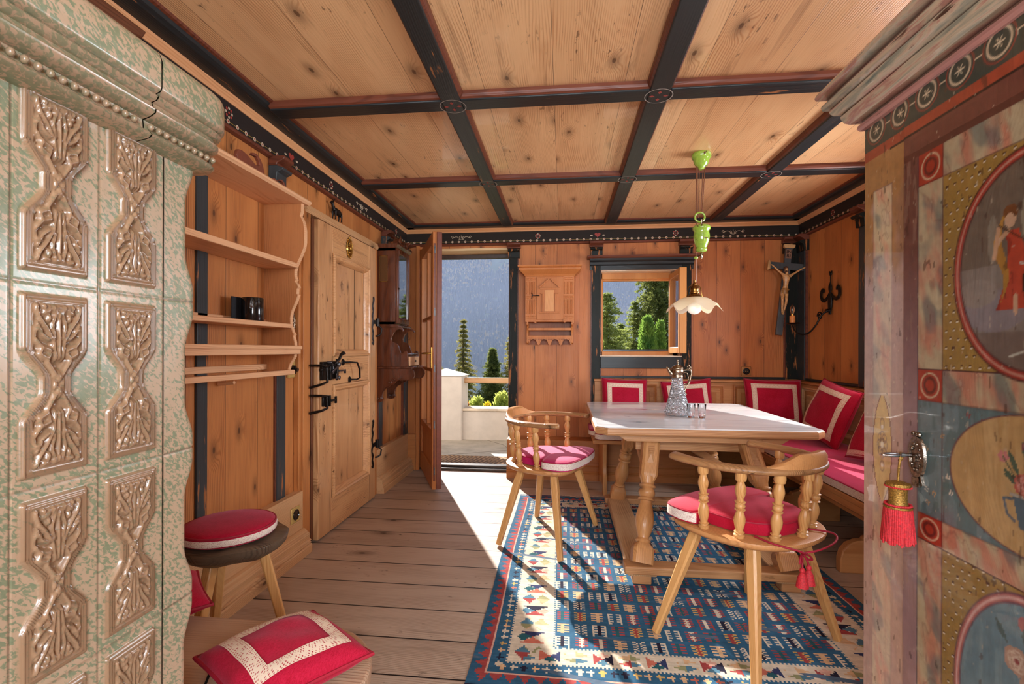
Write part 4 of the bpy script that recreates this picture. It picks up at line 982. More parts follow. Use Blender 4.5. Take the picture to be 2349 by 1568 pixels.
def keeper(z, s=1.0):
    q = MB().tube([(-1.47, 2.66, z+.055*s), (-1.40, 2.665, z+.055*s), (-1.40, 2.73, z+.045*s), (-1.40, 2.735, z-.045*s), (-1.40, 2.665, z-.055*s), (-1.47, 2.66, z-.075*s)], .008, 6)
    return q.build('keeper', M_iron, dr, smooth=30)
keeper(1.0, 1.0); keeper(.835, .8)
MB().box(DXF, DXF+.012, 2.75, 2.83, .805, .862).box(DXF+.01, DXF+.024, 2.77, 2.785, .80, .867).box(DXF+.01, DXF+.024, 2.81, 2.825, .80, .867).box(DXF+.008, DXF+.03, 2.82, 2.885, .828, .840).box(DXF+.02, DXF+.03, 2.875, 2.892, .812, .856).build('latch_bolt', M_iron, dr, bevel=.002)
hd = MB().tube([(DXF, 3.03, 1.065), (DXF+.05, 3.04, 1.065), (DXF+.05, 3.14, 1.06), (DXF+.055, 3.17, 1.01), (DXF+.05, 3.185, .955), (DXF+.045, 3.14, .945), (DXF, 3.13, .945)], .0062, 8)
hd.tube([(DXF, 3.03, 1.065), (DXF+.006, 3.03, 1.065)], [.022, .018], 16).tube([(DXF, 3.13, .945), (DXF+.006, 3.13, .945)], [.022, .018], 16)
hd.build('pull_handle', M_iron, dr, smooth=40)
filigree('oval_plaque', 'gilded oval relief plaque on the top rail of the plank door', (DXF, 3.115, 1.835), .040, .066, M_brass, 7)
# little metal goat on the lintel
gt = MB().at(Matrix.Translation((-1.49, 3.03, 2.0)))
gt.tube([(0, .05, .045), (0, .02, .055), (0, -.02, .06), (0, -.045, .06)], [.014, .020, .018, .012], 10)
gt.tube([(0, -.04, .06), (0, -.058, .088), (0, -.066, .10)], [.013, .009, .009], 8).tube([(0, -.062, .102), (0, -.088, .092)], [.010, .005], 8)
for yy in (.045, -.04):
    for xx in (-.01, .01): gt.tube([(xx, yy, .05), (xx, yy+.006, .025), (xx, yy, 0)], [.008, .0045, .004], 6)
for q in (-1, 1): gt.tube([(q*.005, -.06, .106), (q*.008, -.048, .126), (q*.010, -.030, .132)], [.004, .003, .0015], 6)
gt.tube([(0, .052, .055), (0, .066, .062)], [.004, .002], 5)
tag(gt.build('goat_figurine', M_iron, None, smooth=60), 'small dark metal goat standing on the lintel of the plank door', 'figurine')

# ================================================================ wall clock with drawer shelf
ck = thing('wall_clock', 'dark wooden wall clock with glazed front, drawer and scrolled brackets', 'clock', (XL, 3.9, 1.2))
cx0, cxf, cy0, cy1 = XL, -1.345, 3.74, 4.05
MB().box(cx0, cxf, cy0, cy0+.018, 1.345, 1.975).box(cx0, cxf, cy1-.018, cy1, 1.345, 1.975).box(cx0, cx0+.015, cy0, cy1, 1.345, 1.975).box(cx0, cxf, cy0, cy1, 1.945, 1.975).box(cx0, cxf, cy0, cy1, 1.345, 1.375).build('case', W_clock, ck, bevel=.002)
MB().prism([(cx0, 1.965), (cxf+.006, 1.965), (cxf+.012, 1.975), (cxf+.028, 1.990), (cxf+.030, 1.998), (cx0, 1.998)], 'Y', cy0-.022, cy1+.022).build('cornice', W_clock, ck, smooth=30)
MB().prism([(cx0, 1.330), (cxf+.028, 1.330), (cxf+.028, 1.342), (cxf+.01, 1.352), (cx0, 1.352)], 'Y', cy0-.015, cy1+.015).build('base_moulding', W_clock, ck, smooth=30)
# carved crest: two scrolls and a finial
q = MB()
for sgn, yc in ((-1, cy0+.06), (1, cy1-.06)):
    pts = [(yc+sgn*.04, 1.998), (yc+sgn*.03, 2.03), (yc-sgn*.0, 2.055), (yc-sgn*.045, 2.06), (yc-sgn*.06, 2.035), (yc-sgn*.05, 1.998)]
    q.prism(pts, 'X', cxf-.03, cxf+.005); q.tube([(cxf+.012, yc+.02*math.cos(t)*(1-t/14), 2.03+.02*math.sin(t)*(1-t/14)) for t in [k*.5 for k in range(22)]], .007, 6)
q.lathe([(.016, 1.998), (.016, 2.02), (.007, 2.035), (.014, 2.05), (.007, 2.065), (.010, 2.078), (.001, 2.10)], (cxf-.012, (cy0+cy1)/2, 0), 16)
q.build('crest', W_clock, ck, smooth=40)
fd = MB().box(cxf, cxf+.018, cy0+.005, cy0+.045, 1.36, 1.965).box(cxf, cxf+.018, cy1-.045, cy1-.005, 1.36, 1.965).box(cxf, cxf+.018, cy0+.045, cy1-.045, 1.925, 1.965).box(cxf, cxf+.018, cy0+.045, cy1-.045, 1.36, 1.405).build('clock_door', W_clock, ck, bevel=.004)
MB().box(cxf+.006, cxf+.009, cy0+.04, cy1-.04, 1.40, 1.93).build('door_glass', M_mirror, fd)
MB().ball((cxf+.022, cy0+.022, 1.64), .007, 10, 8).build('door_knob', M_black, fd)
dial = MB().at(Matrix.Translation((-1.42, (cy0+cy1)/2, 1.82)) @ Matrix.Rotation(R(90), 4, 'Y')).lathe([(.0001, .004), (.085, .004), (.09, .008), (.095, 0)], segs=40, cap=False).build('dial', plain('enamel_dial', S(228,222,206), .3, var=.03), ck, smooth=30)
q = MB()
for k in range(12):
    t = PI/6*k; q = MB(); q.beam((-1.4155, 3.895+.066*math.sin(t), 1.82+.066*math.cos(t)), (-1.4155, 3.895+.080*math.sin(t), 1.82+.080*math.cos(t)), .002, .004, up=(1, 0, 0)).build('hour_mark', M_black, dial)
q = MB()
q.beam((-1.412, 3.895, 1.82), (-1.412, 3.86, 1.80), .002, .005, up=(1, 0, 0)).beam((-1.410, 3.895, 1.82), (-1.410, 3.915, 1.885), .002, .004, up=(1, 0, 0))
q.build('clock_hands', M_black, dial)
q = MB().tube([(-1.43, 3.895, 1.72), (-1.43, 3.895, 1.48)], .004, 6); q.at(Matrix.Translation((-1.43, 3.895, 1.46)) @ Matrix.Rotation(R(90), 4, 'Y')).lathe([(.0001, -.006), (.028, -.004), (.030, 0), (.028, .004), (.0001, .006)], segs=24)
q.build('pendulum', M_brass, ck, smooth=50)
# perforated brass grille on the side
gm = NT('brass_sound_grille', .4, 0, .7); x_, y_, z_ = gm.xyz()
gm.color(gm.mix(gm.smooth(gm.math('MULTIPLY', gm.math('SINE', gm.math('MULTIPLY', x_, 900.0)), gm.math('SINE', gm.math('MULTIPLY', z_, 900.0))), -.1, .3), S(150,104,62), S(40,24,16)))
MB().box(-1.475, -1.415, cy0-.003, cy0, 1.70, 1.90).build('sound_grille', gm.m, ck)
MB().box(-1.479, -1.475, cy0-.005, cy0, 1.696, 1.904).box(-1.415, -1.411, cy0-.005, cy0, 1.696, 1.904).box(-1.479, -1.411, cy0-.005, cy0, 1.90, 1.904).box(-1.479, -1.411, cy0-.005, cy0, 1.696, 1.70).build('grille_frame', M_brass, ck)
# lower stage: shaped sides, rail, drawer, shelf, scrolled brackets
sidep = [(XL, 1.332), (-1.30, 1.332), (-1.285, 1.318), (-1.275, 1.30), (-1.285, 1.292), (-1.292, 1.305), (-1.31, 1.312), (-1.335, 1.305), (-1.36, 1.28), (-1.375, 1.245), (-1.372, 1.215), (-1.345, 1.205), (-1.325, 1.19), (-1.312, 1.16), (-1.30, 1.125), (-1.285, 1.115), (-1.27, 1.135), (-1.258, 1.14), (-1.245, 1.13), (-1.24, 1.10), (-1.235, 1.0), (XL, 1.0)]
brp = [(XL, .995), (-1.215, .995), (-1.19, .975), (-1.185, .94), (-1.20, .915), (-1.23, .905), (-1.30, .908), (-1.335, .90), (-1.345, .885), (-1.36, .87), (-1.38, .868), (-1.395, .85), (-1.42, .84), (-1.445, .81), (-1.452, .775), (-1.445, .75), (-1.46, .728), (-1.49, .722), (XL, .735)]
for y in (cy0, cy1-.03):
    MB().prism(sidep, 'Y', y, y+.018).build('side_wing', W_clock, ck, bevel=.002)
    b_ = MB().prism(brp, 'Y', y, y+.022); 
    for (xx, zz, rr) in ((-1.475, .755, .022), (-1.385, .885, .014), (-1.36, .905, .012)):
        b_.tube([(xx+rr*math.cos(t)*(1-t/16), y-.002, zz+rr*math.sin(t)*(1-t/16)) for t in [k*.5 for k in range(24)]], .0045, 6)
    b_.tube([(x_, y-.001, z_) for x_, z_ in brp[1:16]], .0045, 6)
    b_.build('scroll_bracket', W_clock, ck, smooth=40)
MB().box(XL, -1.205, cy0-.012, cy1+.005, .995, 1.012).build('drawer_shelf', W_clock, ck, bevel=.004)
MB().tube([(-1.262, cy0+.01, 1.112), (-1.262, cy1-.02, 1.112)], .005, 8).build('hanging_rail', M_chrome, ck, smooth=60)
dw = MB().box(-1.45, -1.232, cy0+.024, cy1-.034, 1.016, 1.092).build('drawer', W_shelf, ck, bevel=.004)
MB().ball((-1.224, (cy0+cy1)/2, 1.055), .008, 10, 8).build('drawer_knob', M_iron, dw)
MB().box(XL, -1.25, cy0+.018, cy1-.018, 1.092, 1.10).build('drawer_top', W_clock, ck)
# ================================================================ small carved pine cabinet on the far wall
wc = thing('hanging_cabinet', 'small carved pine hanging cabinet with a temple-shaped door', 'cabinet', (-.12, YF, 1.5))
FY = 4.36
MB().box(-.345, .095, FY, YF, 1.405, 1.83).build('body', W_cab, wc, bevel=.003)
q = MB(); rows = []
for p, z in ((0, 1.815), (.006, 1.822), (.010, 1.832), (.022, 1.842), (.040, 1.858), (.052, 1.868), (.056, 1.872), (.056, 1.886), (.050, 1.892), (.062, 1.897), (.066, 1.904), (.066, 1.912), (-.10, 1.914)):
    rows.append([(-.345-p, YF, z), (-.345-p, FY-p, z), (.095+p, FY-p, z), (.095+p, YF, z)])
q.grid(rows); q.build('cornice', W_cab, wc, smooth=25)
for x0, x1 in ((-.345, -.245), (-.002, .095)):
    q = MB().box(x0, x1, FY-.008, FY, 1.405, 1.815)
    for k in range(6):
        xc = x0+.014+k*(x1-x0-.028)/5
        q.prism([(xc-.006, FY-.008), (xc-.003, FY-.013), (xc+.003, FY-.013), (xc+.006, FY-.008)], 'Z', 1.655, 1.765); q.prism([(xc-.006, FY-.008), (xc-.003, FY-.013), (xc+.003, FY-.013), (xc+.006, FY-.008)], 'Z', 1.475, 1.605)
    for z in (1.785, 1.800, 1.620, 1.635, 1.44, 1.455): 
        for k in range(8): q.ball((x0+.01+k*(x1-x0-.02)/7, FY-.008, z), .0045, 6, 4)
    q.build('carved_stile', W_cab, wc)
cdoor = MB().box(-.244, -.003, FY-.012, FY+.002, 1.425, 1.808).build('cabinet_door', W_cab, wc, bevel=.002)
q = MB().beam((-.217, FY-.016, 1.715), (-.132, FY-.016, 1.790), .012, .016, up=(0, 1, 0)).beam((-.036, FY-.016, 1.715), (-.118, FY-.016, 1.790), .012, .016, up=(0, 1, 0))
q.box(-.215, -.037, FY-.024, FY-.010, 1.698, 1.712).box(-.217, -.035, FY-.024, FY-.010, 1.482, 1.496)
q.box(-.192, -.176, FY-.020, FY-.010, 1.496, 1.66).box(-.078, -.062, FY-.020, FY-.010, 1.496, 1.66).box(-.208, -.180, FY-.020, FY-.010, 1.655, 1.663).box(-.074, -.046, FY-.020, FY-.010, 1.655, 1.663)
q.build('temple_moulding', W_cab, cdoor, bevel=.0015)
MB().box(-.170, -.084, FY-.014, FY-.011, 1.50, 1.69).build('temple_panel', wood('pale_panel_pine', S(222,160,100), S(196,126,72), S(96,50,24), 'Z', 'X', knots=.1, freq=240), cdoor)
MB().tube([(-.25, FY-.012, 1.64), (-.25, FY-.035, 1.64), (-.215, FY-.04, 1.638)], .004, 6).tube([(-.285, FY-.045, 1.665), (-.278, FY-.045, 1.64), (-.285, FY-.045, 1.61)], .004, 6).tube([(-.285, FY-.045, 1.64), (-.25, FY-.045, 1.64)], .003, 6).build('door_key', M_iron, wc, smooth=60)
sp1 = [(FY, 1.405), (FY-.0, 1.38), (4.40, 1.365), (4.385, 1.33), (4.375, 1.28), (4.38, 1.245), (4.375, 1.215), (4.39, 1.205), (YF, 1.205), (YF, 1.405)]
for x in (-.335, .07): MB().prism(sp1, 'X', x, x+.016).build('side_bracket', W_cab, wc, bevel=.002)
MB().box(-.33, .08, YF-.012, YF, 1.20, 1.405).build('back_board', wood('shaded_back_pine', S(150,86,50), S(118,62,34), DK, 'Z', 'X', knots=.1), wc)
for z in (1.345, 1.275): MB().box(-.32, .07, FY+.025, YF, z-.012, z).box(-.32, .07, FY+.018, FY+.03, z-.016, z+.006).build('small_shelf', W_cab, wc, bevel=.002)
# scalloped apron
def scallop(x0, x1, z0, depth, n):
    pts = [(x0, z0)]; w = (x1-x0)/n
    for k in range(n):
        xc = x0+w*(k+.5)
        for a_ in range(0, 181, 20): pts.append((xc-w*.36*math.cos(R(a_)), z0-depth+depth*.75*math.sin(R(a_))))
        pts.append((xc+w*.5, z0-depth*1.25))
    pts.append((x1, z0)); return pts
MB().prism(scallop(-.325, .075, 1.262, .055, 4), 'Y', FY+.022, FY+.034).build('scalloped_apron', W_cab, wc)
q = MB()
for k in range(26): q.box(-.318+k*.0148, -.311+k*.0148, FY+.019, FY+.023, 1.245, 1.250)
q.build('dentil_row', wood('cut_notches', S(110,60,34), S(90,46,26), DK), wc)
MB().prism(scallop(-.342, -.245, 1.41, .014, 1), 'Y', FY-.006, FY+.004).build('lower_scallop', W_cab, wc)
MB().prism(scallop(-.002, .095, 1.41, .014, 1), 'Y', FY-.006, FY+.004).build('lower_scallop', W_cab, wc)

# ================================================================ crucifix
cf = thing('crucifix', 'dark wooden crucifix with a carved pale figure, hung across the corner', 'crucifix', (1.93, 4.38, 1.7))
tilt = R(5.5)
MX = Matrix.Translation((1.925, 4.40, 1.88)) @ Matrix.Rotation(R(-6), 4, 'Z') @ Matrix.Rotation(R(7), 4, 'Y') @ Matrix.Rotation(R(-3), 4, 'X')
# local frame: x right, z up, y away from the room
W_cross = wood('ebonised_cross', S(70,72,74), S(50,52,54), S(30,30,32), 'Z', 'X', rough=.35, knots=.05)
def CB(*a_): return MB().at(Matrix.Translation((0, 0, 0)) @ MX)
Mfl = Matrix.Diagonal((1, 1, 1, 1))
CB().box(-.027, .027, -.012, .012, -.60, .175).build('upright', W_cross, cf, bevel=.002)
CB().box(-.135, .150, -.014, .010, -.030, .030).build('crossbar', W_cross, cf, bevel=.002)
W_tip = wood('pale_cross_tip', S(206,166,112), S(170,124,76), DK, rough=.4)
for mm in (CB().prism([(-.035, .160), (.035, .160), (.045, .172), (.045, .192), (-.045, .192), (-.045, .172)], 'Y', -.018, .014),
           CB().box(-.148, -.132, -.018, .014, -.038, .038).box(-.155, -.146, -.018, .014, -.044, .044), CB().box(.147, .163, -.018, .014, -.038, .038).box(.161, .172, -.018, .014, -.044, .044)):
    mm.build('end_block', W_tip, cf, bevel=.002)
ti = CB().box(-.022, .022, -.016, -.011, .070, .148).build('title_panel', plain('brown_title_panel', S(124,84,60), .5), cf)
def letters(txt, M, size, mat, parent, name, ext=.0006):
    cu_ = bpy.data.curves.new(name, 'FONT'); cu_.body = txt; cu_.size = size; cu_.extrude = ext; cu_.align_x = 'CENTER'; cu_.space_line = .85
    t = bpy.data.objects.new(name, cu_); COL.objects.link(t)
    dg = bpy.context.evaluated_depsgraph_get(); me = bpy.data.meshes.new_from_object(t.evaluated_get(dg)); bpy.data.objects.remove(t)
    me.transform(M); o = bpy.data.objects.new(name, me); COL.objects.link(o); me.materials.clear(); me.materials.append(mat); o.parent = parent; return o
Mt = Matrix.Translation(-wloc(cf)) @ MX @ Matrix.Translation((0, -.0165, .112)) @ Matrix.Rotation(R(90), 4, 'X')
letters('IN\nRI', Mt, .040, M_black, ti, 'lettering')
def skin_body(name, chains, mat, parent, M, sub=2, root=0):
    """chains: list of [(pos, radius), ...]; equal positions are welded"""
    vs_, rs, es, ix = [], [], [], {}
    def vid(p, r):
        k = tuple(round(c, 4) for c in p)
        if k not in ix: ix[k] = len(vs_); vs_.append(p); rs.append(r)
        return ix[k]
    for ch in chains:
        ids = [vid(p, r) for p, r in ch]
        es += list(zip(ids[:-1], ids[1:]))
    me = bpy.data.meshes.new(name); me.from_pydata(vs_, es, []); me.update()
    o = bpy.data.objects.new(name, me); COL.objects.link(o); sk = o.modifiers.new('skin', 'SKIN'); sk.use_smooth_shade = True
    for i, r in enumerate(rs):
        rr = r if isinstance(r, tuple) else (r, r); me.skin_vertices[0].data[i].radius = rr
    me.skin_vertices[0].data[root].use_root = True
    sb_ = o.modifiers.new('sub', 'SUBSURF'); sb_.levels = sub; sb_.render_levels = sub
    dg = bpy.context.evaluated_depsgraph_get(); m2 = bpy.data.meshes.new_from_object(o.evaluated_get(dg)); bpy.data.objects.remove(o)
    m2.transform(M); o = bpy.data.objects.new(name, m2); COL.objects.link(o); o.parent = parent; m2.materials.clear(); m2.materials.append(mat); m2.shade_smooth(); return o
y = -.030
pel, wst, chs, nek = (.0, y, -.215), (.0, y-.004, -.165), (-.004, y-.010, -.105), (-.006, y-.012, -.068)
hdp, hdt = (-.012, y-.022, -.045), (-.016, y-.022, -.022)
body = [[(pel, (.026, .020)), (wst, (.020, .015)), (chs, (.030, .020)), (nek, .011), ((-.009, y-.018, -.055), .010), (hdp, .0135), (hdt, .014)]]
for s_ in (-1, 1):
    hx_ = -.118 if s_ < 0 else .128
    body.append([(chs, (.030, .020)), ((s_*.030, y-.008, -.082), .012), ((s_*.052, y-.004, -.064), .0095), ((s_*.084, y, -.038), .0085), ((hx_*.92, y+.006, -.012), .0055), ((hx_, y+.008, -.004), .006)])
    for k in range(3): body.append([((hx_, y+.008, -.004), .006), ((hx_+s_*.012, y+.003+.003*k, .001+.004*k-.004), .0022)])
    body.append([(pel, (.026, .020)), ((s_*.014, y, -.240), .017), ((s_*.016, y-.016, -.300), .0125), ((s_*.012+.004, y-.004, -.345), .0105), ((s_*.005+.004, y+.004, -.405), .007), ((s_*.004+.004, y-.012, -.425), .006)])
Mb = Matrix.Translation(-wloc(cf)) @ MX
fg = skin_body('figure', body, M_flesh, cf, Mb)
# hair, beard, nose; loincloth
q = MB().at(MX).ball((-.016, y-.014, -.026), .0165, 14, 10, (1, 1, 1.15)).ball((-.004, y-.016, -.050), .0085, 10, 8, (.8, .8, 2)).ball((-.026, y-.014, -.048), .0075, 10, 8, (.8, .8, 2)).ball((-.015, y-.033, -.056), .0065, 10, 8, (1, .8, 1.3))
q.build('hair', plain('carved_brown_hair', S(84,52,34), .5, var=.3, scale=150), cf, smooth=60)
q = MB().at(MX); q.lathe([(.026, -.245), (.0275, -.232), (.0262, -.222), (.0282, -.212), (.0262, -.203), (.0245, -.196)], (0, y, 0), 20, True, Matrix.Diagonal((1, .85, 1, 1)))
q.tube([(-.025, y-.006, -.205), (0, y-.026, -.216), (.026, y-.010, -.208)], .006, 8).tube([(-.024, y-.006, -.21), (-.030, y-.006, -.24), (-.026, y-.006, -.27)], [.008, .010, .005], 8)
q.build('loincloth', M_cloth, cf, smooth=60)

# ================================================================ wrought iron wall light
sc = thing('wall_sconce', 'black wrought-iron wall light with a single candle bulb', 'wall light', (XR, 4.0, 1.55))
xf = XR-.012
q = MB().at(Matrix.Translation((xf, 0, 0)) @ Matrix.Diagonal((.45, 1, 1, 1)))
q.tube([(0, 3.985, 1.745), (0, 3.987, 1.69), (0, 3.99, 1.672), (0, 3.992, 1.655), (0, 3.992, 1.63), (0, 3.992, 1.60), (0, 3.990, 1.56), (0, 3.992, 1.50), (0, 3.995, 1.46), (0, 3.995, 1.435)], [.007, .007, .013, .020, .020, .010, .028, .026, .018, .014], 10)
q.ball((0, 3.985, 1.752), .017, 10, 8).ball((0, 4.0, 1.765), .008, 8, 6).ball((0, 3.97, 1.765), .008, 8, 6)
for s_ in (-1, 1):
    pts = [(0, 3.992+s_*.01, 1.60), (0, 3.992+s_*.045, 1.565), (0, 3.992+s_*.085, 1.55), (0, 3.992+s_*.120, 1.565), (0, 3.992+s_*.130, 1.60), (0, 3.992+s_*.118, 1.635), (0, 3.992+s_*.095, 1.635), (0, 3.992+s_*.092, 1.615)]
    q.tube(smooth_path(pts, 4), [.010+.006*math.sin(PI*i/28) for i in range(29)], 8)
q.build('back_plate', M_iron, sc, smooth=60)
ar = smooth_path([(xf, 3.995, 1.47), (xf-.03, 4.0, 1.455), (xf-.06, 4.01, 1.42), (xf-.09, 4.03, 1.345), (xf-.12, 4.08, 1.29), (xf-.155, 4.135, 1.285), (xf-.175, 4.175, 1.315), (xf-.185, 4.20, 1.36)], 6)
q = MB().tube(ar, .0065, 8)
q.tube([(xf-.05+.0, 4.015+.036*math.cos(t)*(1-t/12)+.03, 1.425+.036*math.sin(t)*(1-t/12)) for t in [k*.4 for k in range(20)]], .0055, 8)
for k in range(3): q.tube([(xf-.012+.0, 3.985+.02*k+.014*math.cos(t), 1.465+.012*math.sin(t)) for t in [j*.6 for j in range(11)]], .004, 6)
q.build('arm', M_iron, sc, smooth=60)
ac = (xf-.185, 4.20, 1.365)
MB().lathe([(.0001, 0), (.02, .002), (.055, .012), (.058, .016), (.02, .008), (.0001, .008)], ac, 28, False).build('drip_pan', M_iron, sc, smooth=50)
MB().lathe([(.021, .008), (.022, .03), (.021, .072), (.018, .076), (.0001, .077)], ac, 20, True).build('candle_tube', plain('amber_wax_tube', S(206,132,72), .5, var=.2), sc, smooth=50)
bl = MB().lathe([(.009, .077), (.010, .088), (.016, .105), (.0185, .122), (.016, .142), (.009, .160), (.001, .168)], ac, 20, True).build('bulb', M_glass, sc, smooth=60)
MB().lathe([(.011, .076), (.011, .090)], ac, 16).tube([(ac[0]-.004, ac[1], ac[2]+.09), (ac[0]-.004, ac[1], ac[2]+.135), (ac[0]+.004, ac[1], ac[2]+.135), (ac[0]+.004, ac[1], ac[2]+.09)], .0013, 5).build('filament', M_brass, bl)

# ================================================================ pendant lamp
LX, LY = .795, 2.97
lp = thing('pendant_lamp', 'rise-and-fall pendant lamp with green ceramic weight and white frilled glass shade', 'lamp', (LX, LY, 1.6))
def green_mat():
    N_ = NT('green_majolica_glaze', .12, .7); tc = N_.n('ShaderNodeTexCoord'); nz = N_.noise(tc.outputs['Object'], 16.0, 3.0, .6, .6)
    f = N_.smooth(nz, .60, .66); n2 = N_.noise(tc.outputs['Object'], 60.0, 2.0)
    N_.color(N_.mix(f, N_.mix(n2, S(118,158,46), S(166,196,84)), S(84,50,44))); return N_.m
M_green = green_mat()
MB().lathe([(.0001, 2.323), (.052, 2.323), (.056, 2.315), (.055, 2.296), (.047, 2.288), (.043, 2.27), (.033, 2.252), (.02, 2.244), (.016, 2.23), (.0001, 2.228)], (LX+.02, LY, 0), 32).build('ceiling_rose', M_green, lp, smooth=50)
c_ = MB()
for dx, z0 in ((-.012, 1.95), (0.0, 1.94), (.022, 1.955), (.033, 1.955)): c_.tube([(LX+dx+.008, LY, 2.25), (LX+dx*.6+.005, LY, z0)], .0028, 6)
c_.tube([(LX-.008, LY, 2.25), (LX-.010, LY, 1.80), (LX-.008, LY, 1.56)], .0032, 6)
c_.build('flex_cords', M_wire, lp, smooth=60)
q = MB().tube([(LX+.028*math.cos(t)+.012, LY, 1.945+.028*math.sin(t)) for t in [2*PI*k/20 for k in range(20)]], .006, 8, closed=True)
q.build('pulley', M_green, lp, smooth=60)
MB().lathe([(.0001, 1.90), (.03, 1.899), (.046, 1.892), (.052, 1.882), (.050, 1.870), (.043, 1.862), (.044, 1.85), (.047, 1.83), (.043, 1.80), (.034, 1.775), (.028, 1.762), (.033, 1.752), (.030, 1.742), (.02, 1.736), (.0001, 1.735)], (LX+.022, LY, 0), 32).build('counterweight', M_green, lp, smooth=50)
MB().lathe([(.0001, 1.935), (.008, 1.93), (.006, 1.90), (.0001, 1.90)], (LX+.022, LY, 0), 12).build('weight_eyelet', M_silver, lp, smooth=50)
MB().lathe([(.0001, 1.735), (.007, 1.73), (.009, 1.715), (.004, 1.70), (.0001, 1.695)], (LX+.022, LY, 0), 12).tube([(LX+.022, LY, 1.722), (LX-.010, LY, 1.705)], .003, 6).build('weight_fittings', M_silver, lp, smooth=50)
MB().ball((LX-.010, LY, 1.703), .013, 14, 8, (1, 1, .7)).build('cord_stop', M_green, lp, smooth=60)
LX2, LY2 = LX-.018, LY
MB().lathe([(.0001, 1.572), (.008, 1.568), (.006, 1.556), (.012, 1.548), (.010, 1.54), (.022, 1.53), (.026, 1.515), (.024, 1.502), (.029, 1.498), (.029, 1.492), (.024, 1.488), (.031, 1.482), (.038, 1.470), (.0385, 1.462), (.0001, 1.462)], (LX2, LY2, 0), 28).build('lamp_holder', plain('dark_aged_brass', S(116,78,36), .28, .9, var=.3), lp, smooth=45)
q = MB()
for s_ in (-1, 1): q.tube([(LX2+s_*.010, LY2, 1.548), (LX2+s_*.035, LY2, 1.525), (LX2+s_*.042, LY2, 1.48), (LX2+s_*.046, LY2, 1.462)], .003, 6).ball((LX2+s_*.050, LY2, 1.462), .006, 8, 6)
q.build('holder_clips', M_brass, lp, smooth=60)
def shade_mat():
    N_ = NT('milky_shade_glass', .12, .4); N_.b.inputs['Transmission Weight'].default_value = 0.0
    N_.b.inputs['Subsurface Weight'].default_value = .0
    N_.color(S(250,238,214)); tr = N_.n('ShaderNodeBsdfTranslucent'); tr.inputs[0].default_value = S(255,236,190)
    mx = N_.n('ShaderNodeMixShader'); mx.inputs[0].default_value = .45
    N_.t.links.new(N_.b.outputs[0], mx.inputs[1]); N_.t.links.new(tr.outputs[0], mx.inputs[2]); N_.t.links.new(mx.outputs[0], N_.out.inputs[0]); return N_.m
rows = []; ns = 96
for i in range(19):
    t = i/18; r = .030+(.150-.030)*t; z = 1.468-.012*t-.062*t**1.6+.010*math.sin(t*PI)
    row = []
    for k in range(ns+1):
        a_ = 2*PI*k/ns; fr = (max(0, t-.25)/.75)**1.6
        rr = r+.010*fr*math.cos(6*a_+1.2); zz = z+.022*fr*math.sin(6*a_)+.028*max(0, t-.75)*4*.25
        row.append((LX2+rr*math.cos(a_), LY2+rr*math.sin(a_), zz))
    rows.append(row)
MB().grid(rows).build('lamp_shade', shade_mat(), lp, smooth=80)
lamp_b = NT('opal_bulb_glass', .1, .5); lamp_b.color(S(250,246,236)); lamp_b.b.inputs['Emission Color'].default_value = (1, .9, .72, 1); lamp_b.b.inputs['Emission Strength'].default_value = .2
MB().lathe([(.0001, 1.365), (.018, 1.368), (.033, 1.378), (.040, 1.395), (.038, 1.415), (.026, 1.435), (.018, 1.462), (.0001, 1.462)], (LX2, LY2, 0), 28).build('bulb', lamp_b.m, lp, smooth=60)
# ================================================================ corner bench
cb = thing('corner_bench', 'pine corner bench with panelled back along the far and right walls', 'bench', (1.2, 4.1, 0))
MB().box(.235, 2.04, 3.86, 4.42, .405, .435).build('seat_board', W_bench, cb, bevel=.006)
MB().prism([(1.40, 2.12), (2.04, 2.12), (2.04, 3.86), (1.42, 3.86), (1.40, 3.70)], 'Z', .405, .435).build('seat_board', W_benchY, cb, bevel=.006)
BY = 4.445
MB().box(.285, 2.035, BY, YF-.032, .435, .872).build('back_board', W_bench, cb)
MB().box(2.035, XR-.024, 2.12, BY, .435, .872).build('back_board', W_benchY, cb)
MB().box(.278, 2.03, BY-.022, YF-.026, .868, .888).build('back_cap', W_bench, cb, bevel=.004)
MB().box(2.02, XR-.024, 2.12, BY-.02, .868, .888).build('back_cap', W_benchY, cb, bevel=.004)
def raised(x0, x1, z0, z1, side, par, mat, y=BY):
    q = MB(); rows = []
    for d_, h_ in ((0, 0), (.002, .010), (.012, .012), (.022, .004), (.030, .002), (.036, -.004), (.060, -.004), (.068, .003)):
        r_ = [(x0+d_, z0+d_), (x1-d_, z0+d_), (x1-d_, z1-d_), (x0+d_, z1-d_), (x0+d_, z0+d_)]
        rows.append([(a_, y-h_, b_) if side == 'far' else (y-h_, a_, b_) for a_, b_ in r_])
    q.grid(rows); d_ = .068; r_ = [(x0+d_, z0+d_), (x1-d_, z0+d_), (x1-d_, z1-d_), (x0+d_, z1-d_)]
    q.add([(a_, y-.003, b_) if side == 'far' else (y-.003, a_, b_) for a_, b_ in r_], [(0, 1, 2, 3)])
    q.build('back_panel', mat, par, smooth=20)
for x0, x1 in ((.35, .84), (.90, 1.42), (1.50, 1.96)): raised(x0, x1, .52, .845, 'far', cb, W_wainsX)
for y0, y1 in ((3.86, 4.35), (3.2, 3.78), (2.5, 3.12)): raised(y0, y1, .52, .845, 'right', cb, W_wains, 2.035)
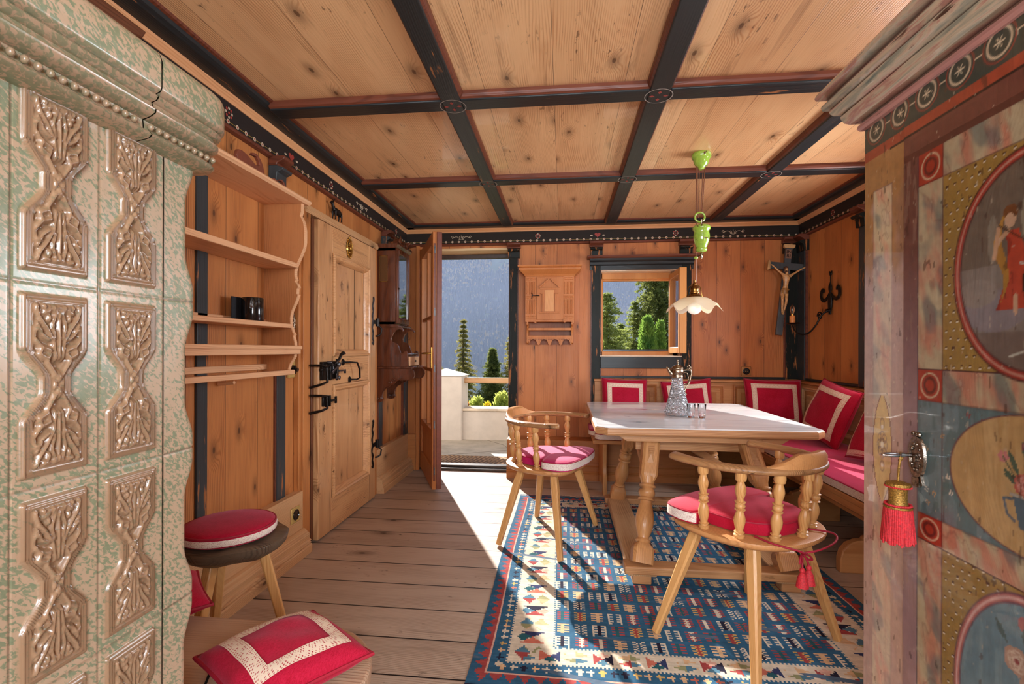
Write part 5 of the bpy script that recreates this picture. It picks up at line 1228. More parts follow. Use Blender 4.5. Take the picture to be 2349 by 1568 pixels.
# shaped end legs
def board_leg(M, mat, name='leg'):
    pts = [(.0, 0), (.0, .14), (.022, .17), (.03, .24), (.018, .30), (.02, .35), (.0, .405), (.50, .405), (.50, 0), (.42, 0), (.40, .06), (.25, .10), (.12, .06), (.09, 0)]
    return MB().at(M).prism([(a_, b_) for a_, b_ in pts], 'X', -.016, .016).build(name, mat, cb, bevel=.005)
board_leg(Matrix.Translation((.33, 3.845, 0)), W_tbase); board_leg(Matrix.Translation((1.15, 3.89, 0)), W_tbase)
# scroll foot of the right-hand bench
sf = [(1.43, 0), (1.43, .07), (1.442, .115), (1.47, .150), (1.51, .168), (1.545, .172), (1.552, .188), (1.575, .192), (1.61, .205), (1.64, .235), (1.65, .28), (1.64, .33), (1.60, .36), (1.54, .38), (1.48, .405), (1.86, .405), (1.86, 0), (1.60, 0)]
for y in (2.655, 3.45): MB().prism(sf, 'Y', y, y+.045).build('scroll_leg', W_bench, cb, bevel=.006)
MB().prism([(1.405, .405), (1.405, .372), (1.42, .36), (1.45, .355), (1.46, .32), (1.48, .315), (1.48, .405)], 'Y', 2.12, 3.80).build('seat_apron', W_benchY, cb)
# seat pads on the bench
def pad(name, label, outline, z0, t, par=None, group=None, cover=None, band=True, bandmat=None, origin=None, M=None, cat='seat pad', inset=.0):
    r = thing(name, label, cat, origin or (0, 0, 0), 0, group); M = M or Matrix.Identity(4); w_ = origin is not None
    cx = sum(p[0] for p in outline)/len(outline); cy = sum(p[1] for p in outline)/len(outline); n = len(outline)
    def ins(d):
        out = []
        for i in range(n):
            p, a_, b_ = Vector(outline[i]), Vector(outline[i-1]), Vector(outline[(i+1) % n])
            tn = (b_-a_).normalized(); nr = Vector((-tn.y, tn.x))
            if (Vector((cx, cy))-p).dot(nr) < 0 and area_sign > 0: pass
            out.append(p+nr*area_sign*d)
        return out
    A = sum(outline[i][0]*outline[(i+1) % n][1]-outline[(i+1) % n][0]*outline[i][1] for i in range(n)); area_sign = 1 if A > 0 else -1
    rings = []
    for d_, z in ((.010, 0), (.002, .003), (0, .008), (0, t-.010), (.003, t-.004), (.010, t)):
        rings.append([(p[0], p[1], z0+z) for p in ins(d_)])
    for k, (s_, z) in enumerate(((.80, .006), (.5, .010))): 
        rings.append([(cx+(p[0]-cx)*s_, cy+(p[1]-cy)*s_, z0+t+z) for p in ins(.010)])
    vs_ = [p for rg in rings for p in rg]+[(cx, cy, z0+t+.011)]; fs = []
    for k in range(len(rings)-1):
        for i in range(n): fs.append((k*n+i, k*n+(i+1) % n, (k+1)*n+(i+1) % n, (k+1)*n+i))
    L = (len(rings)-1)*n
    for i in range(n): fs.append((L+i, L+(i+1) % n, len(vs_)-1))
    fs.append(tuple(range(n-1, -1, -1)))
    MB().at(M).add(vs_, fs).build('cover', cover or M_red2, r, world=False, smooth=40)
    return r, ins
def subdiv(pts, step=.03):
    out = []
    for i in range(len(pts)):
        a_, b_ = Vector(pts[i]), Vector(pts[(i+1) % len(pts)]); k = max(1, int((b_-a_).length/step))
        out += [tuple(a_.lerp(b_, j/k)) for j in range(k)]
    return out
def band_strip(par, pts2, z0, z1, mat, name='lace_edging', M=None, out=.0018):
    q = MB().at(M or Matrix.Identity(4)); n = len(pts2); rows = [[], []]
    for i in range(n):
        a_, b_ = Vector(pts2[max(i-1, 0)]), Vector(pts2[min(i+1, n-1)]); t = (b_-a_).normalized(); nr = Vector((t.y, -t.x))
        p = Vector(pts2[i])+nr*out
        rows[0].append((p.x, p.y, z0)); rows[1].append((p.x, p.y, z1))
    q.grid(rows); return q.build(name, mat, par, world=False, smooth=60)
lo = subdiv([(.225, 4.43), (.215, 4.12), (.222, 4.08), (.262, 4.03), (.275, 3.99), (.255, 3.93), (.262, 3.89), (.29, 3.865), (1.43, 3.865), (1.43, 4.43)])
p1, _ = pad('bench_pad', 'crimson bench pad with lace edge on the far-wall bench, behind the table', lo, .436, .048)
band_strip(p1, lo[:lo.index((.29, 3.865))+12] if (.29, 3.865) in lo else lo[:30], .442, .478, M_linen)
ro = subdiv([(1.436, 4.43), (1.436, 3.86), (1.412, 3.70), (1.405, 2.14), (2.02, 2.14), (2.02, 4.43)])
p2, _ = pad('bench_pad', 'long crimson bench pad with lace edge along the right wall', ro, .436, .048)
fe = [p for p in ro if p[0] < 1.44 and 2.14 <= p[1] < 4.4]
band_strip(p2, fe, .441, .478, M_linen)
# scatter cushions on the bench
def lean(x, y, z, rz, rx=72, ry=0): return Matrix.Rotation(R(rz), 4, 'Z') @ Matrix.Rotation(R(rx), 4, 'X') @ Matrix.Rotation(R(ry), 4, 'Y')
def tiltz(a_): return Matrix.Rotation(R(a_), 4, 'Z')
make_cushion('scatter_cushion', 'red lace-trimmed cushion at the left end of the far bench', .40, .40, .12, (.535, 4.315, .700), Matrix.Rotation(R(6), 4, 'Z') @ Matrix.Rotation(R(80), 4, 'X') @ tiltz(-2), 11)
make_cushion('scatter_cushion', 'red lace-trimmed cushion on the far bench directly behind the carafe', .42, .40, .12, (1.075, 4.305, .695), Matrix.Rotation(R(-3), 4, 'Z') @ Matrix.Rotation(R(79), 4, 'X') @ tiltz(5), 12)
make_cushion('scatter_cushion', 'red lace-trimmed cushion near the corner, under the wall socket', .45, .42, .13, (1.765, 4.27, .700), Matrix.Rotation(R(-5), 4, 'Z') @ Matrix.Rotation(R(76), 4, 'X') @ tiltz(-1), 13)
make_cushion('scatter_cushion', 'red lace-trimmed cushion leaning on the right wall below the iron wall light', .44, .42, .15, (1.855, 3.58, .715), Matrix.Rotation(R(-84), 4, 'Z') @ Matrix.Rotation(R(72), 4, 'X') @ tiltz(-10), 14)
make_cushion('scatter_cushion', 'red cushion with lace edge half hidden by the painted cabinet', .42, .38, .14, (1.84, 2.95, .685), Matrix.Rotation(R(-80), 4, 'Z') @ Matrix.Rotation(R(62), 4, 'X') @ tiltz(3), 15, u0=.97, v0=.97, bw=.03)

# ================================================================ dining table
tb = thing('dining_table', 'pine dining table with pale scrubbed top and turned splayed legs', 'table', (.74, 3.12, 0))
tx0, tx1, ty0, ty1 = .175, 1.315, 2.535, 3.785
ch = .055
TOP = [(tx0+ch, ty0), (tx1-ch, ty0), (tx1, ty0+ch), (tx1, ty1-ch), (tx1-ch, ty1), (tx0+ch, ty1), (tx0, ty1-ch), (tx0, ty0+ch)]
MB().prism(TOP, 'Z', .712, .750).build('tabletop', W_table, tb, bevel=.006)
q = MB(); rows = []
def off(pts, d):
    n = len(pts); out = []
    for i in range(n):
        p, a_, b_ = Vector(pts[i]), Vector(pts[i-1]), Vector(pts[(i+1) % n]); t = (b_-a_).normalized(); out.append(p+Vector((t.y, -t.x))*d)
    return out
for d_, z in ((-.004, .748), (.004, .742), (.006, .735), (.006, .716), (.0, .708), (-.008, .706)):
    rg = off(TOP, d_); rows.append([(p.x, p.y, z) for p in rg]+[(rg[0].x, rg[0].y, z)])
q.grid(rows); q.build('edge_band', W_tbaseX, tb, smooth=30)
for y in (2.60, 3.66):
    MB().prism([(tx0+.10, .708), (tx0+.16, .668), (tx1-.20, .668), (tx1-.14, .708)], 'Y', y-.005, y+.05).build('cleat', W_tbaseX, tb, bevel=.003)
for x in (.42, 1.03): MB().box(x-.012, x+.012, 2.590, 2.60, .684, .696).build('peg', W_tbaseX, tb)
for a_ in ((.40, 1.08, 2.72, 2.75), (.40, 1.08, 3.52, 3.55)): MB().box(*a_, .60, .690).build('apron', W_tbaseX, tb, bevel=.003)
for a_ in ((.43, .46, 2.75, 3.52), (1.02, 1.05, 2.75, 3.52)): MB().box(*a_, .60, .690).build('apron', W_tbaseY, tb, bevel=.003)
def sqprof(mb, p, q, prof, up=(0, 1, 0), oct_=0):
    """square-section taper: prof (half width, fraction)"""
    p, q = Vector(p), Vector(q); d = (q-p); u = Vector(up); x = d.cross(u).normalized(); y = x.cross(d).normalized(); rows = []
    for w, t in prof:
        c = p+d*t; k = oct_*w
        if oct_: pts = [(w, k-w+w*.0-(-w+k)*0-w*0+(-w+k)), ]
        cs = [(w-k, -w), (w, -w+k), (w, w-k), (w-k, w), (-w+k, w), (-w, w-k), (-w, -w+k), (-w+k, -w)] if oct_ else [(w, -w), (w, w), (-w, w), (-w, -w)]
        rows.append([tuple(c+x*a_+y*b_) for a_, b_ in cs+[cs[0]]])
    mb.grid(rows); mb.add(rows[0][:-1], [tuple(range(len(rows[0])-1))]); mb.add(rows[-1][:-1], [tuple(range(len(rows[-1])-1))]); return mb
for sx in (0, 1):
    for sy in (0, 1):
        bx, by = (.385, 1.075)[sx], (2.425, 3.50)[sy]; tx, ty = (.485, .975)[sx], (2.72, 3.40)[sy]
        p, q_ = (bx, by, .098), (tx, ty, .70)
        L = MB(); sqprof(L, p, q_, [(.050, 0), (.050, .095), (.046, .115), (.036, .135), (.028, .15)], oct_=.25)
        L.lathe_pq([(.030, .14), (.036, .150), (.039, .158), (.036, .168), (.028, .176), (.028, .185), (.036, .215), (.044, .26), (.047, .30), (.045, .34), (.036, .40), (.030, .43), (.030, .445), (.040, .450), (.043, .458), (.040, .468), (.032, .474), (.040, .492), (.043, .51), (.040, .53), (.032, .545), (.040, .552), (.044, .560), (.041, .570), (.032, .578), (.036, .60), (.042, .63)], p, q_, 24)
        sqprof(L, p, q_, [(.030, .60), (.042, .64), (.043, .66), (.043, 1.0)], oct_=.28)
        lg = L.build('leg', W_tbase, tb, smooth=38)
        # carved diamond in the upper block
        D = Vector(q_)-Vector(p); c = Vector(p)+D*.80; dn = D.normalized(); sd_ = Vector((1, 0, 0)) if sy == 0 else Vector((-1, 0, 0)); nn = dn.cross(sd_).normalized()
        if (sy == 0 and nn.y > 0) or (sy == 1 and nn.y < 0): nn = -nn
        b_ = c+nn*.0435; hw, hh = .017, .048
        pts = [b_-sd_*hw-dn*hh, b_+sd_*hw-dn*hh, b_+sd_*hw+dn*hh, b_-sd_*hw+dn*hh, b_-nn*.006]
        pts = [b_-sd_*hw-dn*hh, b_+sd_*hw-dn*hh, b_+sd_*hw+dn*hh, b_-sd_*hw+dn*hh, b_+nn*.010]
        MB().add([tuple(p_) for p_ in pts], [(0, 1, 4), (1, 2, 4), (2, 3, 4), (3, 0, 4)]).build('diamond_carving', W_tbaseX, lg)
# base frame of runners
MB().box(.315, .455, 2.385, 3.585, .052, .098).build('runner', W_tbaseY, tb, bevel=.006)
MB().box(1.005, 1.145, 2.385, 3.585, .052, .098).build('runner', W_tbaseY, tb, bevel=.006)
for y in (2.425, 3.51): MB().box(.300, 1.160, y-.045, y+.045, .060, .100).build('foot_rail', W_tbaseX, tb, bevel=.006)
for x in (.385, 1.075):
    for y in (2.43, 3.52): MB().box(x-.045, x+.045, y-.035, y+.035, .009, .054).build('foot', W_tbaseX, tb, bevel=.005)
# diagonal braces and wedge-pinned stretcher under the top
MB().beam((.44, 2.62, .50), (.44, 3.06, .66), .03, .035).build('brace', W_tbaseX, tb, bevel=.003)
MB().beam((1.02, 3.26, .40), (.62, 3.05, .66), .03, .045).build('brace', W_tbaseX, tb, bevel=.003)

# ================================================================ glassware on the table
def crystal():
    N_ = NT('bright_cut_crystal', .06); N_.b.inputs['Transmission Weight'].default_value = .92; N_.b.inputs['IOR'].default_value = 1.5; N_.color((.97, .98, 1, 1))
    tc = N_.n('ShaderNodeTexCoord'); vo = N_.n('ShaderNodeTexVoronoi'); N_.t.links.new(tc.outputs['Object'], vo.inputs['Vector']); vo.inputs['Scale'].default_value = 55
    N_.bump(vo.outputs['Distance'], 1.0, .008); return N_.m
cr = thing('carafe', 'cut-crystal wine carafe with a silver lid and handle on the table', 'carafe', (.702, 3.065, .7505))
q = MB(); rows = []; ns = 64
prof = [(.062, 0), (.070, .004), (.076, .014), (.077, .028), (.073, .045), (.064, .075), (.054, .110), (.045, .145), (.038, .175), (.034, .200), (.033, .235), (.032, .245)]
for i in range(len(prof)*4-3):
    a_, f_ = divmod(i, 4); r0, z0 = prof[a_]; r1, z1 = prof[min(a_+1, len(prof)-1)]; r_, z_ = r0+(r1-r0)*f_/4, z0+(z1-z0)*f_/4
    row = []
    for k in range(ns+1):
        t = 2*PI*k/ns; c_ = 0
        if .02 < z_ < .225: c_ = -.0022*(abs(math.sin(8*t+z_*70))*abs(math.sin(8*t-z_*70)))
        row.append(((r_+c_)*math.cos(t), (r_+c_)*math.sin(t), z_))
    rows.append(row)
q.grid(rows)
q.lathe([(.0295, .245), (.0305, .235), (.031, .200), (.035, .175), (.042, .145), (.051, .110), (.061, .075), (.069, .045), (.071, .028), (.066, .018), (.0001, .016)], segs=32, cap=False)
q.lathe([(.0001, .002), (.062, 0)], segs=ns, cap=False); q.lathe([(.032, .245), (.0295, .245)], segs=32, cap=False)
q.build('cut_glass_body', crystal(), cr, world=False, smooth=28)
q = MB().lathe([(.033, .228), (.035, .232), (.035, .240), (.033, .244), (.036, .255), (.038, .268), (.037, .28), (.035, .283), (.037, .286), (.036, .292), (.028, .302), (.016, .309), (.006, .312), (.004, .318), (.0001, .318)], segs=32, cap=False)
q.ball((0, 0, .324), .007, 10, 8).ball((0, 0, .335), .006, 10, 8, (1, 1, 1.5))
q.build('lid', M_silver, cr, world=False, smooth=50)
MB().tube([(-.028, 0, .252), (-.045, 0, .268), (-.054, 0, .286), (-.066, 0, .296)], [.016, .012, .009, .004], 12).build('spout', M_silver, cr, world=False, smooth=60)
hp = smooth_path([(.034, 0, .275), (.060, 0, .280), (.082, 0, .272), (.080, 0, .235), (.070, 0, .200), (.054, 0, .175), (.045, 0, .150), (.047, 0, .135), (.056, 0, .128)], 6)
q = MB().tube(hp, [.0045]*len(hp), 8).tube(smooth_path([(.036, 0, .262), (.055, 0, .262), (.064, 0, .24), (.066, 0, .205), (.05, 0, .19), (.042, 0, .196)], 5), .0032, 6)
for k in range(5): q.ball((.066+.008*math.cos(k*1.3), 0, .296+.009*math.sin(k*1.3)), .006, 8, 6)
q.tube([(.078, 0, .275), (.080, 0, .30)], .004, 6)
q.build('handle', M_silver, cr, world=False, smooth=60)
def tumbler(loc, label):
    g = thing('glass', label, 'glass', loc, 0, 'small drinking glasses beside the carafe')
    MB().lathe([(.0001, 0), (.018, 0), (.0195, .003), (.0215, .04), (.0245, .083), (.0240, .084), (.0232, .083), (.0200, .04), (.0178, .012), (.0001, .010)], segs=32, cap=False).build('tumbler', M_glass, g, world=False, smooth=40)
    return g
g1 = tumbler((.757, 2.957, .7505), 'small plain glass standing closest to the carafe')
g2 = copy_tree(g1); g2.location = (.817, 2.950, .7505); g2['label'] = 'small plain glass on the right, farther from the carafe'

# ================================================================ turned armchairs
def make_chair(label, loc, rz, ties):
    ch_ = thing('armchair', label, 'chair', loc, rz, 'turned pine armchairs at the table')
    # seat: D-shaped slab (front towards +x)
    so_ = [(.215, -.10), (.225, 0), (.215, .10), (.205, .17), (.19, .215), (.165, .245), (.12, .262), (.05, .272), (-.03, .268), (-.10, .250), (-.165, .215), (-.215, .16), (-.245, .09), (-.255, 0)]
    so_ = so_+[(a_, -b_) for a_, b_ in reversed(so_[2:-1])]
    so_ = [tuple(v)[:2] for v in smooth_path([Vector((a_, b_, 0)) for a_, b_ in so_], 3, closed=True)]
    q = MB(); n = len(so_); rows = []
    for s_, z in ((.0, .425), (.80, .425), (.93, .432), (.99, .444), (1.0, .452), (.992, .459), (.96, .462), (0, .462)):
        rows.append([(a_*s_, b_*s_, z) for a_, b_ in so_+[so_[0]]])
    q.grid(rows); q.build('seat', W_bench, ch_, world=False, smooth=50)
    MB().cbox((-.02, 0, .417), (.30, .09, .02)).build('under_batten', W_bench, ch_, world=False, bevel=.004)
    for bx, by, tx, ty in ((.20, .31, .105, .175), (.20, -.31, .105, -.175), (-.205, .27, -.115, .15), (-.205, -.27, -.115, -.15)):
        L = MB(); sqprof(L, (bx, by, 0), (tx, ty, .428), [(.0145, 0), (.0165, .3), (.0215, .85), (.019, 1)], oct_=.35)
        L.build('leg', W_chair, ch_, world=False, smooth=20)
    # arm rail
    def ring(t, a_=.262, b_=.275, x0=-.0): return (x0-b_*math.cos(t), a_*math.sin(t))
    path = [(.165, -.245), (.13, -.256), (.08, -.263), (0, -.260), (-.08, -.242), (-.150, -.200), (-.204, -.140), (-.235, -.07), (-.245, 0)]
    path = path+[(a_, -b_) for a_, b_ in reversed(path[:-1])]
    P = smooth_path([Vector((a_, b_, .715)) for a_, b_ in path], 5); N0 = len(P)
    rows = []
    for i, p in enumerate(P):
        t = (P[min(i+1, N0-1)]-P[max(i-1, 0)]).normalized(); nr = Vector((t.y, -t.x, 0)); f = i/(N0-1)
        endk = min(f, 1-f); w = .027+.006*max(0, 1-endk/.15)-.0; 
        if i == 0 or i == N0-1: w *= .45
        elif i == 1 or i == N0-2: w *= .8
        h_ = .0155*(.7 if i in (0, N0-1) else 1)
        rows.append([tuple(p+nr*(w*math.cos(a_))+Vector((0, 0, h_*math.sin(a_)))) for a_ in [2*PI*k/14 for k in range(15)]])
    q = MB().grid(rows); q.add(rows[0][:-1], [tuple(range(14))]); q.add(rows[-1][:-1], [tuple(range(14))])
    q.build('arm_rail', W_rail, ch_, world=False, smooth=60)
    # raised crest at the back
    rows = []; M_ = 24
    for k in range(M_+1):
        f = -1+2*k/M_; th = f*R(44); c0 = Vector((-.003-.242*math.cos(th), .250*math.sin(th), 0)); nr = Vector((-math.cos(th), math.sin(th), 0))
        hgt = .044*(1-min(1, max(0, (abs(f)-.40)/.55)))**1.2+.006; w = .021*(1-.4*max(0, abs(f)-.7)/.3)
        rows.append([tuple(c0+nr*a_+Vector((0, 0, .724+z))) for a_, z in ((-w, 0), (-w*.9, hgt*.8), (-w*.4, hgt), (w*.6, hgt+.002), (w, hgt*.8), (w, 0))])
    q = MB().grid(rows); q.add(rows[0], [tuple(range(6))]); q.add(rows[-1], [tuple(range(6))]); q.build('crest_rail', W_bench, ch_, world=False, smooth=40)
    # turned spindles
    for a_ in (-81, -52, -26, 0, 26, 52, 81):
        t = R(a_*1.16); bx, by = -.222*math.cos(t)+.012, .240*math.sin(t); tx, ty = -.240*math.cos(t)+.004, .256*math.sin(t)
        q = MB().lathe_pq([(.016, -.02), (.018, .02), (.020, .05), (.013, .065), (.012, .08), (.018, .088), (.0185, .096), (.013, .104), (.0125, .12), (.0155, .16), (.0195, .24), (.020, .30), (.0155, .37), (.012, .405), (.0115, .42),
                         (.0185, .428), (.019, .438), (.012, .446), (.016, .465), (.0185, .49), (.016, .515), (.012, .535), (.0185, .542), (.019, .552), (.012, .560), (.013, .60), (.018, .68), (.0195, .73), (.0165, .79), (.012, .84), (.0115, .86), (.018, .87), (.020, .92), (.018, 1.0)], (bx, by, .460), (tx, ty, .706), 16)
        q.build('spindle', W_chair, ch_, world=False, smooth=45)
    return ch_
cu_out = [(-.190, 0), (-.180, .07), (-.150, .125), (-.105, .165), (-.05, .188), (.02, .195), (.045, .20), (.055, .235), (.075, .255), (.13, .262), (.185, .250), (.215, .222), (.235, .15), (.245, .05), (.247, 0)]
cu_out = cu_out+[(a_, -b_) for a_, b_ in reversed(cu_out[1:-1])]
cu_out = [tuple(v)[:2] for v in smooth_path([Vector((a_, b_, 0)) for a_, b_ in cu_out], 3, closed=True)]
def chair_cushion(label, loc, rz, ties, cover=None):
    M = Matrix.Rotation(rz, 4, 'Z')
    r, ins = pad('chair_cushion', label, list(reversed(cu_out)), 0.0, .052, origin=loc, M=M, group='crimson cushions on the armchairs', cat='seat pad', cover=cover)
    fr = [p for p in cu_out]
    i0 = min(range(len(fr)), key=lambda i: (fr[i][0]-.06)**2+(fr[i][1]-.24)**2); i1 = min(range(len(fr)), key=lambda i: (fr[i][0]-.06)**2+(fr[i][1]+.24)**2)
    fr = fr[i0:i1+1]
    band_strip(r, list(reversed(fr)), .009, .044, M_linen, M=M, out=.0022)
    MB().at(M).tube([(p[0]*.993, p[1]*.993, .0455) for p in cu_out], .0028, 6, closed=True).build('piping', M_piping, r, world=False, smooth=60)
    if ties:
        def L(p): return M @ Vector(p)
        q = MB()
        for pts in TIES(M): q.tube(smooth_path(pts, 5), .0036, 7)
        q.build('tie_cord', M_piping, r, world=False, smooth=60)
        for c in TASSELS:
            t_ = MB().at(M).lathe([(.0035, 0), (.008, -.004), (.0095, -.012), (.006, -.018), (.009, -.022), (.015, -.034), (.019, -.055), (.021, -.068)], c, 18)
            t_.build('tassel', M_tassel, r, world=False, smooth=50)
    return r
def TIES(M):
    k = (-.235, .045, -.045)
    T = [[(-.13, .165, .004), (-.20, .165, .0), (-.262, .12, -.012), (-.262, .07, -.035), k], [(-.17, -.06, .004), (-.255, -.12, .002), (-.285, -.08, -.012), (-.272, .0, -.03), k],
         [k, (-.245, .020, -.055), (-.248, .005, -.072), (-.242, .028, -.066), k], [k, (-.242, .070, -.052), (-.246, .082, -.070), (-.242, .060, -.064), k],
         [k, (-.242, .030, -.07), (-.246, .024, -.090)], [k, (-.242, .058, -.065), (-.246, .066, -.090)]]
    return [[M @ Vector(p) for p in t] for t in T]
TASSELS = [(-.246, .024, -.088), (-.246, .066, -.088)]
c1 = make_chair('turned pine armchair on the left, nearest the balcony door', (-.085, 2.97, .0095), R(-21.5), False)
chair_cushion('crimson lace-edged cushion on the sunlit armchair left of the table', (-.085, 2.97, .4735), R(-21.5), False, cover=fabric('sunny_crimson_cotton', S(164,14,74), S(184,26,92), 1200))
c2 = copy_tree(c1); c2.location = (.745, 2.03, .0095); c2.rotation_euler = (0, 0, R(127)); c2['label'] = 'turned pine armchair in the foreground, its back towards the viewer'
chair_cushion('crimson lace-edged cushion with tassels on the foreground armchair', (.745, 2.03, .4735), R(127), True, cover=M_red3)
# ================================================================ kilim rug
def hsh(*a_): 
    v = math.sin(sum(x*k for x, k in zip(a_, (12.9898, 78.233, 37.719))))*43758.5453; return v-math.floor(v)
rx0, rx1, ry0, ry1 = -.335, 1.350, 1.565, 3.795
NXc, NYc = 234, 268
pal = {'blue': (48,90,118), 'blue2': (78,116,136), 'dk': (36,34,52), 'navy': (50,56,92), 'cream': (206,192,170), 'pink': (206,160,142), 'red': (156,68,66), 'salmon': (190,106,86), 'sage': (146,144,104), 'tan': (206,168,128), 'teal': (40,88,96), 'ochre': (198,160,92)}
pl_ = {k: np.array(srgb(*v)[:3]) for k, v in pal.items()}
MOT = ["..X.X.X.X..", ".XXXXXXXXX.", "..X.X.X.X..", "...XXXXX...", "..X.X.X.X..", ".XXXXXXXXX.", "..X.X.X.X.."]
cols = np.zeros((NYc, NXc, 3)); 
xs_ = rx0+(np.arange(NXc)+.5)*(rx1-rx0)/NXc; ys_ = ry0+(np.arange(NYc)+.5)*(ry1-ry0)/NYc
def bands(j, i):
    x, y = xs_[i], ys_[j]
    dx = min(x-rx0, rx1-x); dn = y-ry0; df = ry1-y
    # distances to the nearer border system, end borders start after stripes
    return x, y, dx, dn, df
def motif(fx, fy, ci, ri):
    """fx,fy 0..1 inside a cell"""
    u, v = (fx-.5)/.36, (fy-.5)/.40
    if abs(u) > 1 or abs(v) > 1: return None
    kind = (ri+ci*2) % 5; a_ = hsh(ci, ri, 3)
    outl, fill = [('cream', 'dk'), ('tan', 'tan'), ('red', 'teal'), ('cream', 'blue'), ('ochre', 'red')][kind]
    if a_ > .75: outl, fill = 'red', 'cream'
    tooth = int((v+1)*4.49) % 2 == 0
    core = abs(u) < .34 and abs(v) < .95
    arm = abs(u) < .95 and (abs(v) < .9)
    capb = abs(v) > .74 and abs(u) < .95
    if core: return fill if abs(u) < .24 else (outl if not tooth else fill)
    if kind in (0, 3) and .70 < abs(u): return outl if (tooth or abs(u) > .86) else None
    if arm and tooth: return outl
    return None
for j in range(NYc):
    for i in range(NXc):
        x, y, dx, dn, df = bands(j, i); c = None
        de = min(dn-.06, df-.035)            # past the end stripes
        if de < 0:
            s_ = int((dn if dn < df else df)/.0125); c = ['blue', 'red', 'blue', 'pink', 'dk', 'red', 'teal', 'salmon'][s_ % 8]
            if hsh(s_, i//6) > .85: c = 'cream'
        else:
            b_ = min(dx, de*(1.0)); along = y if dx <= de else x
            if b_ < .068:                       # zigzag of red flames on blue
                t = abs(((along/.052) % 1)-.5)*2; st = round(t*5)/5
                lim = .018+.036*st
                c = 'blue' if b_ < lim else 'red'
                if b_ > .055: c = 'red'
                if b_ > .060: c = 'pink'
            elif b_ < .130:                     # little crosses
                c = 'blue'; f = (along/.040) % 1; u, v = (b_-.099)/.014, (f-.5)/.36
                if (abs(u) < .36 and abs(v) < 1) or (abs(u) < 1 and abs(v) < .34): c = ['cream', 'dk', 'cream', 'salmon', 'ochre', 'tan'][int(hsh(int(along/.040), 5)*6)]
                if .124 < b_: c = 'cream' if int(along/.0073) % 2 else 'blue'
            elif b_ < .295 and not (dx > .295 and de > .225):
                c = 'cream'
                if dx > .130 and dx <= .295 and dx <= de+.03 and True:
                    w_, cc, al_ = .165, (dx-.2125)/.062, y
                else: w_, cc, al_ = .10, (de-.1775)/.036, x
                P_ = .098; k_ = int(math.floor(al_/P_)); f = ((al_/P_)-k_-.5)*2/.86
                u, v = cc, f
                if abs(v) < 1 and abs(u) < 1:
                    kd = k_ % 4; pa = [('sage', 'tan', 'blue2', 'cream'), ('dk', 'red', 'pink', 'blue2'), ('red', 'sage', 'blue2', 'tan'), ('navy', 'salmon', 'cream', 'teal')][kd]
                    d1 = abs(abs(u)-.5)*2+abs(v)       # two diamonds side by side
                    if kd in (0, 2):
                        if d1 < 1: c = pa[(0 if u < 0 else 1)+(0 if v*u > 0 else 2)]
                        elif abs(v) > .0 and abs(u) < .5 and abs(v) > .5*(1-abs(u)*0) and d1 < 1.15: c = pa[1]
                    else:
                        if abs(u) < abs(v)*.95 and abs(v) < .9: c = pa[0] if v > 0 else pa[1]
                        elif abs(v) < abs(u)*.9 and abs(u)+abs(v)*.6 < 1: c = pa[2] if u > 0 else pa[3]
            else:
                c = 'blue'; fx0, fy0 = x-(rx0+.295), y-(ry0+.06+.225)
                ci, ri = int(fx0//.0745), int(fy0//.0915)
                m_ = motif((fx0/.0745) % 1, (fy0/.0915) % 1, ci, ri)
                if m_: c = m_
                if dx < .302 or de < .232: c = 'cream' if (int(x/.0073)+int(y/.0083)) % 2 else 'blue2'
        k_ = 1+.16*(hsh(j*.37, i//24)-.5)+.10*(hsh(j, 1.0)-.5)
        cols[j, i] = pl_[c]*k_
rg = thing('kilim_rug', 'patterned blue and cream kilim rug under the table and chairs', 'rug', (.5, 2.65, 0))
Xv = rx0+np.arange(NXc+1)*(rx1-rx0)/NXc; Yv = ry0+np.arange(NYc+1)*(ry1-ry0)/NYc
VX, VY = np.meshgrid(Xv, Yv)
VZ = .0065+.0012*np.sin(VY*21+np.sin(VX*5)*1.5)+.0010*np.sin(VY*47+VX*9)
VXw = VX+.006*np.sin(VY*4.0)*(np.abs(VX-.5)/.85)
idx = np.arange((NYc+1)*(NXc+1)).reshape(NYc+1, NXc+1)
F = np.stack([idx[:-1, :-1], idx[:-1, 1:], idx[1:, 1:], idx[1:, :-1]], -1).reshape(-1, 4)
me = bpy.data.meshes.new('woven_field'); me.from_pydata((np.stack([VXw, VY, VZ], -1).reshape(-1, 3)-np.array([.5, 2.65, 0])).tolist(), [], F.tolist()); me.update()
ro_ = bpy.data.objects.new('woven_field', me); COL.objects.link(ro_); ro_.parent = rg
me.materials.append(attr_mat('kilim_wool', .95, 0, 1.0, .5, .12, (60, 900, 60), spec=.15)); paint_faces(ro_, cols.reshape(-1, 3)); me.shade_smooth()
MB().box(rx0+.002, rx1-.002, ry0+.002, ry1-.002, .0006, .0045).build('underside', plain('rug_back_wool', S(70,90,110), .95), rg)
q = MB(); rr = random.Random(3)
for e_, sg in ((ry1, 1), (ry0, -1)):
    x = rx0
    while x < rx1:
        q.beam((x, e_, .004), (x+rr.uniform(-.008, .008), e_+sg*rr.uniform(.018, .034), .002), .0035, .002); x += .0055
fo = q.build('fringe', plain('cream_wool_fringe', S(214,196,170), .9), rg); fo['kind'] = 'stuff'
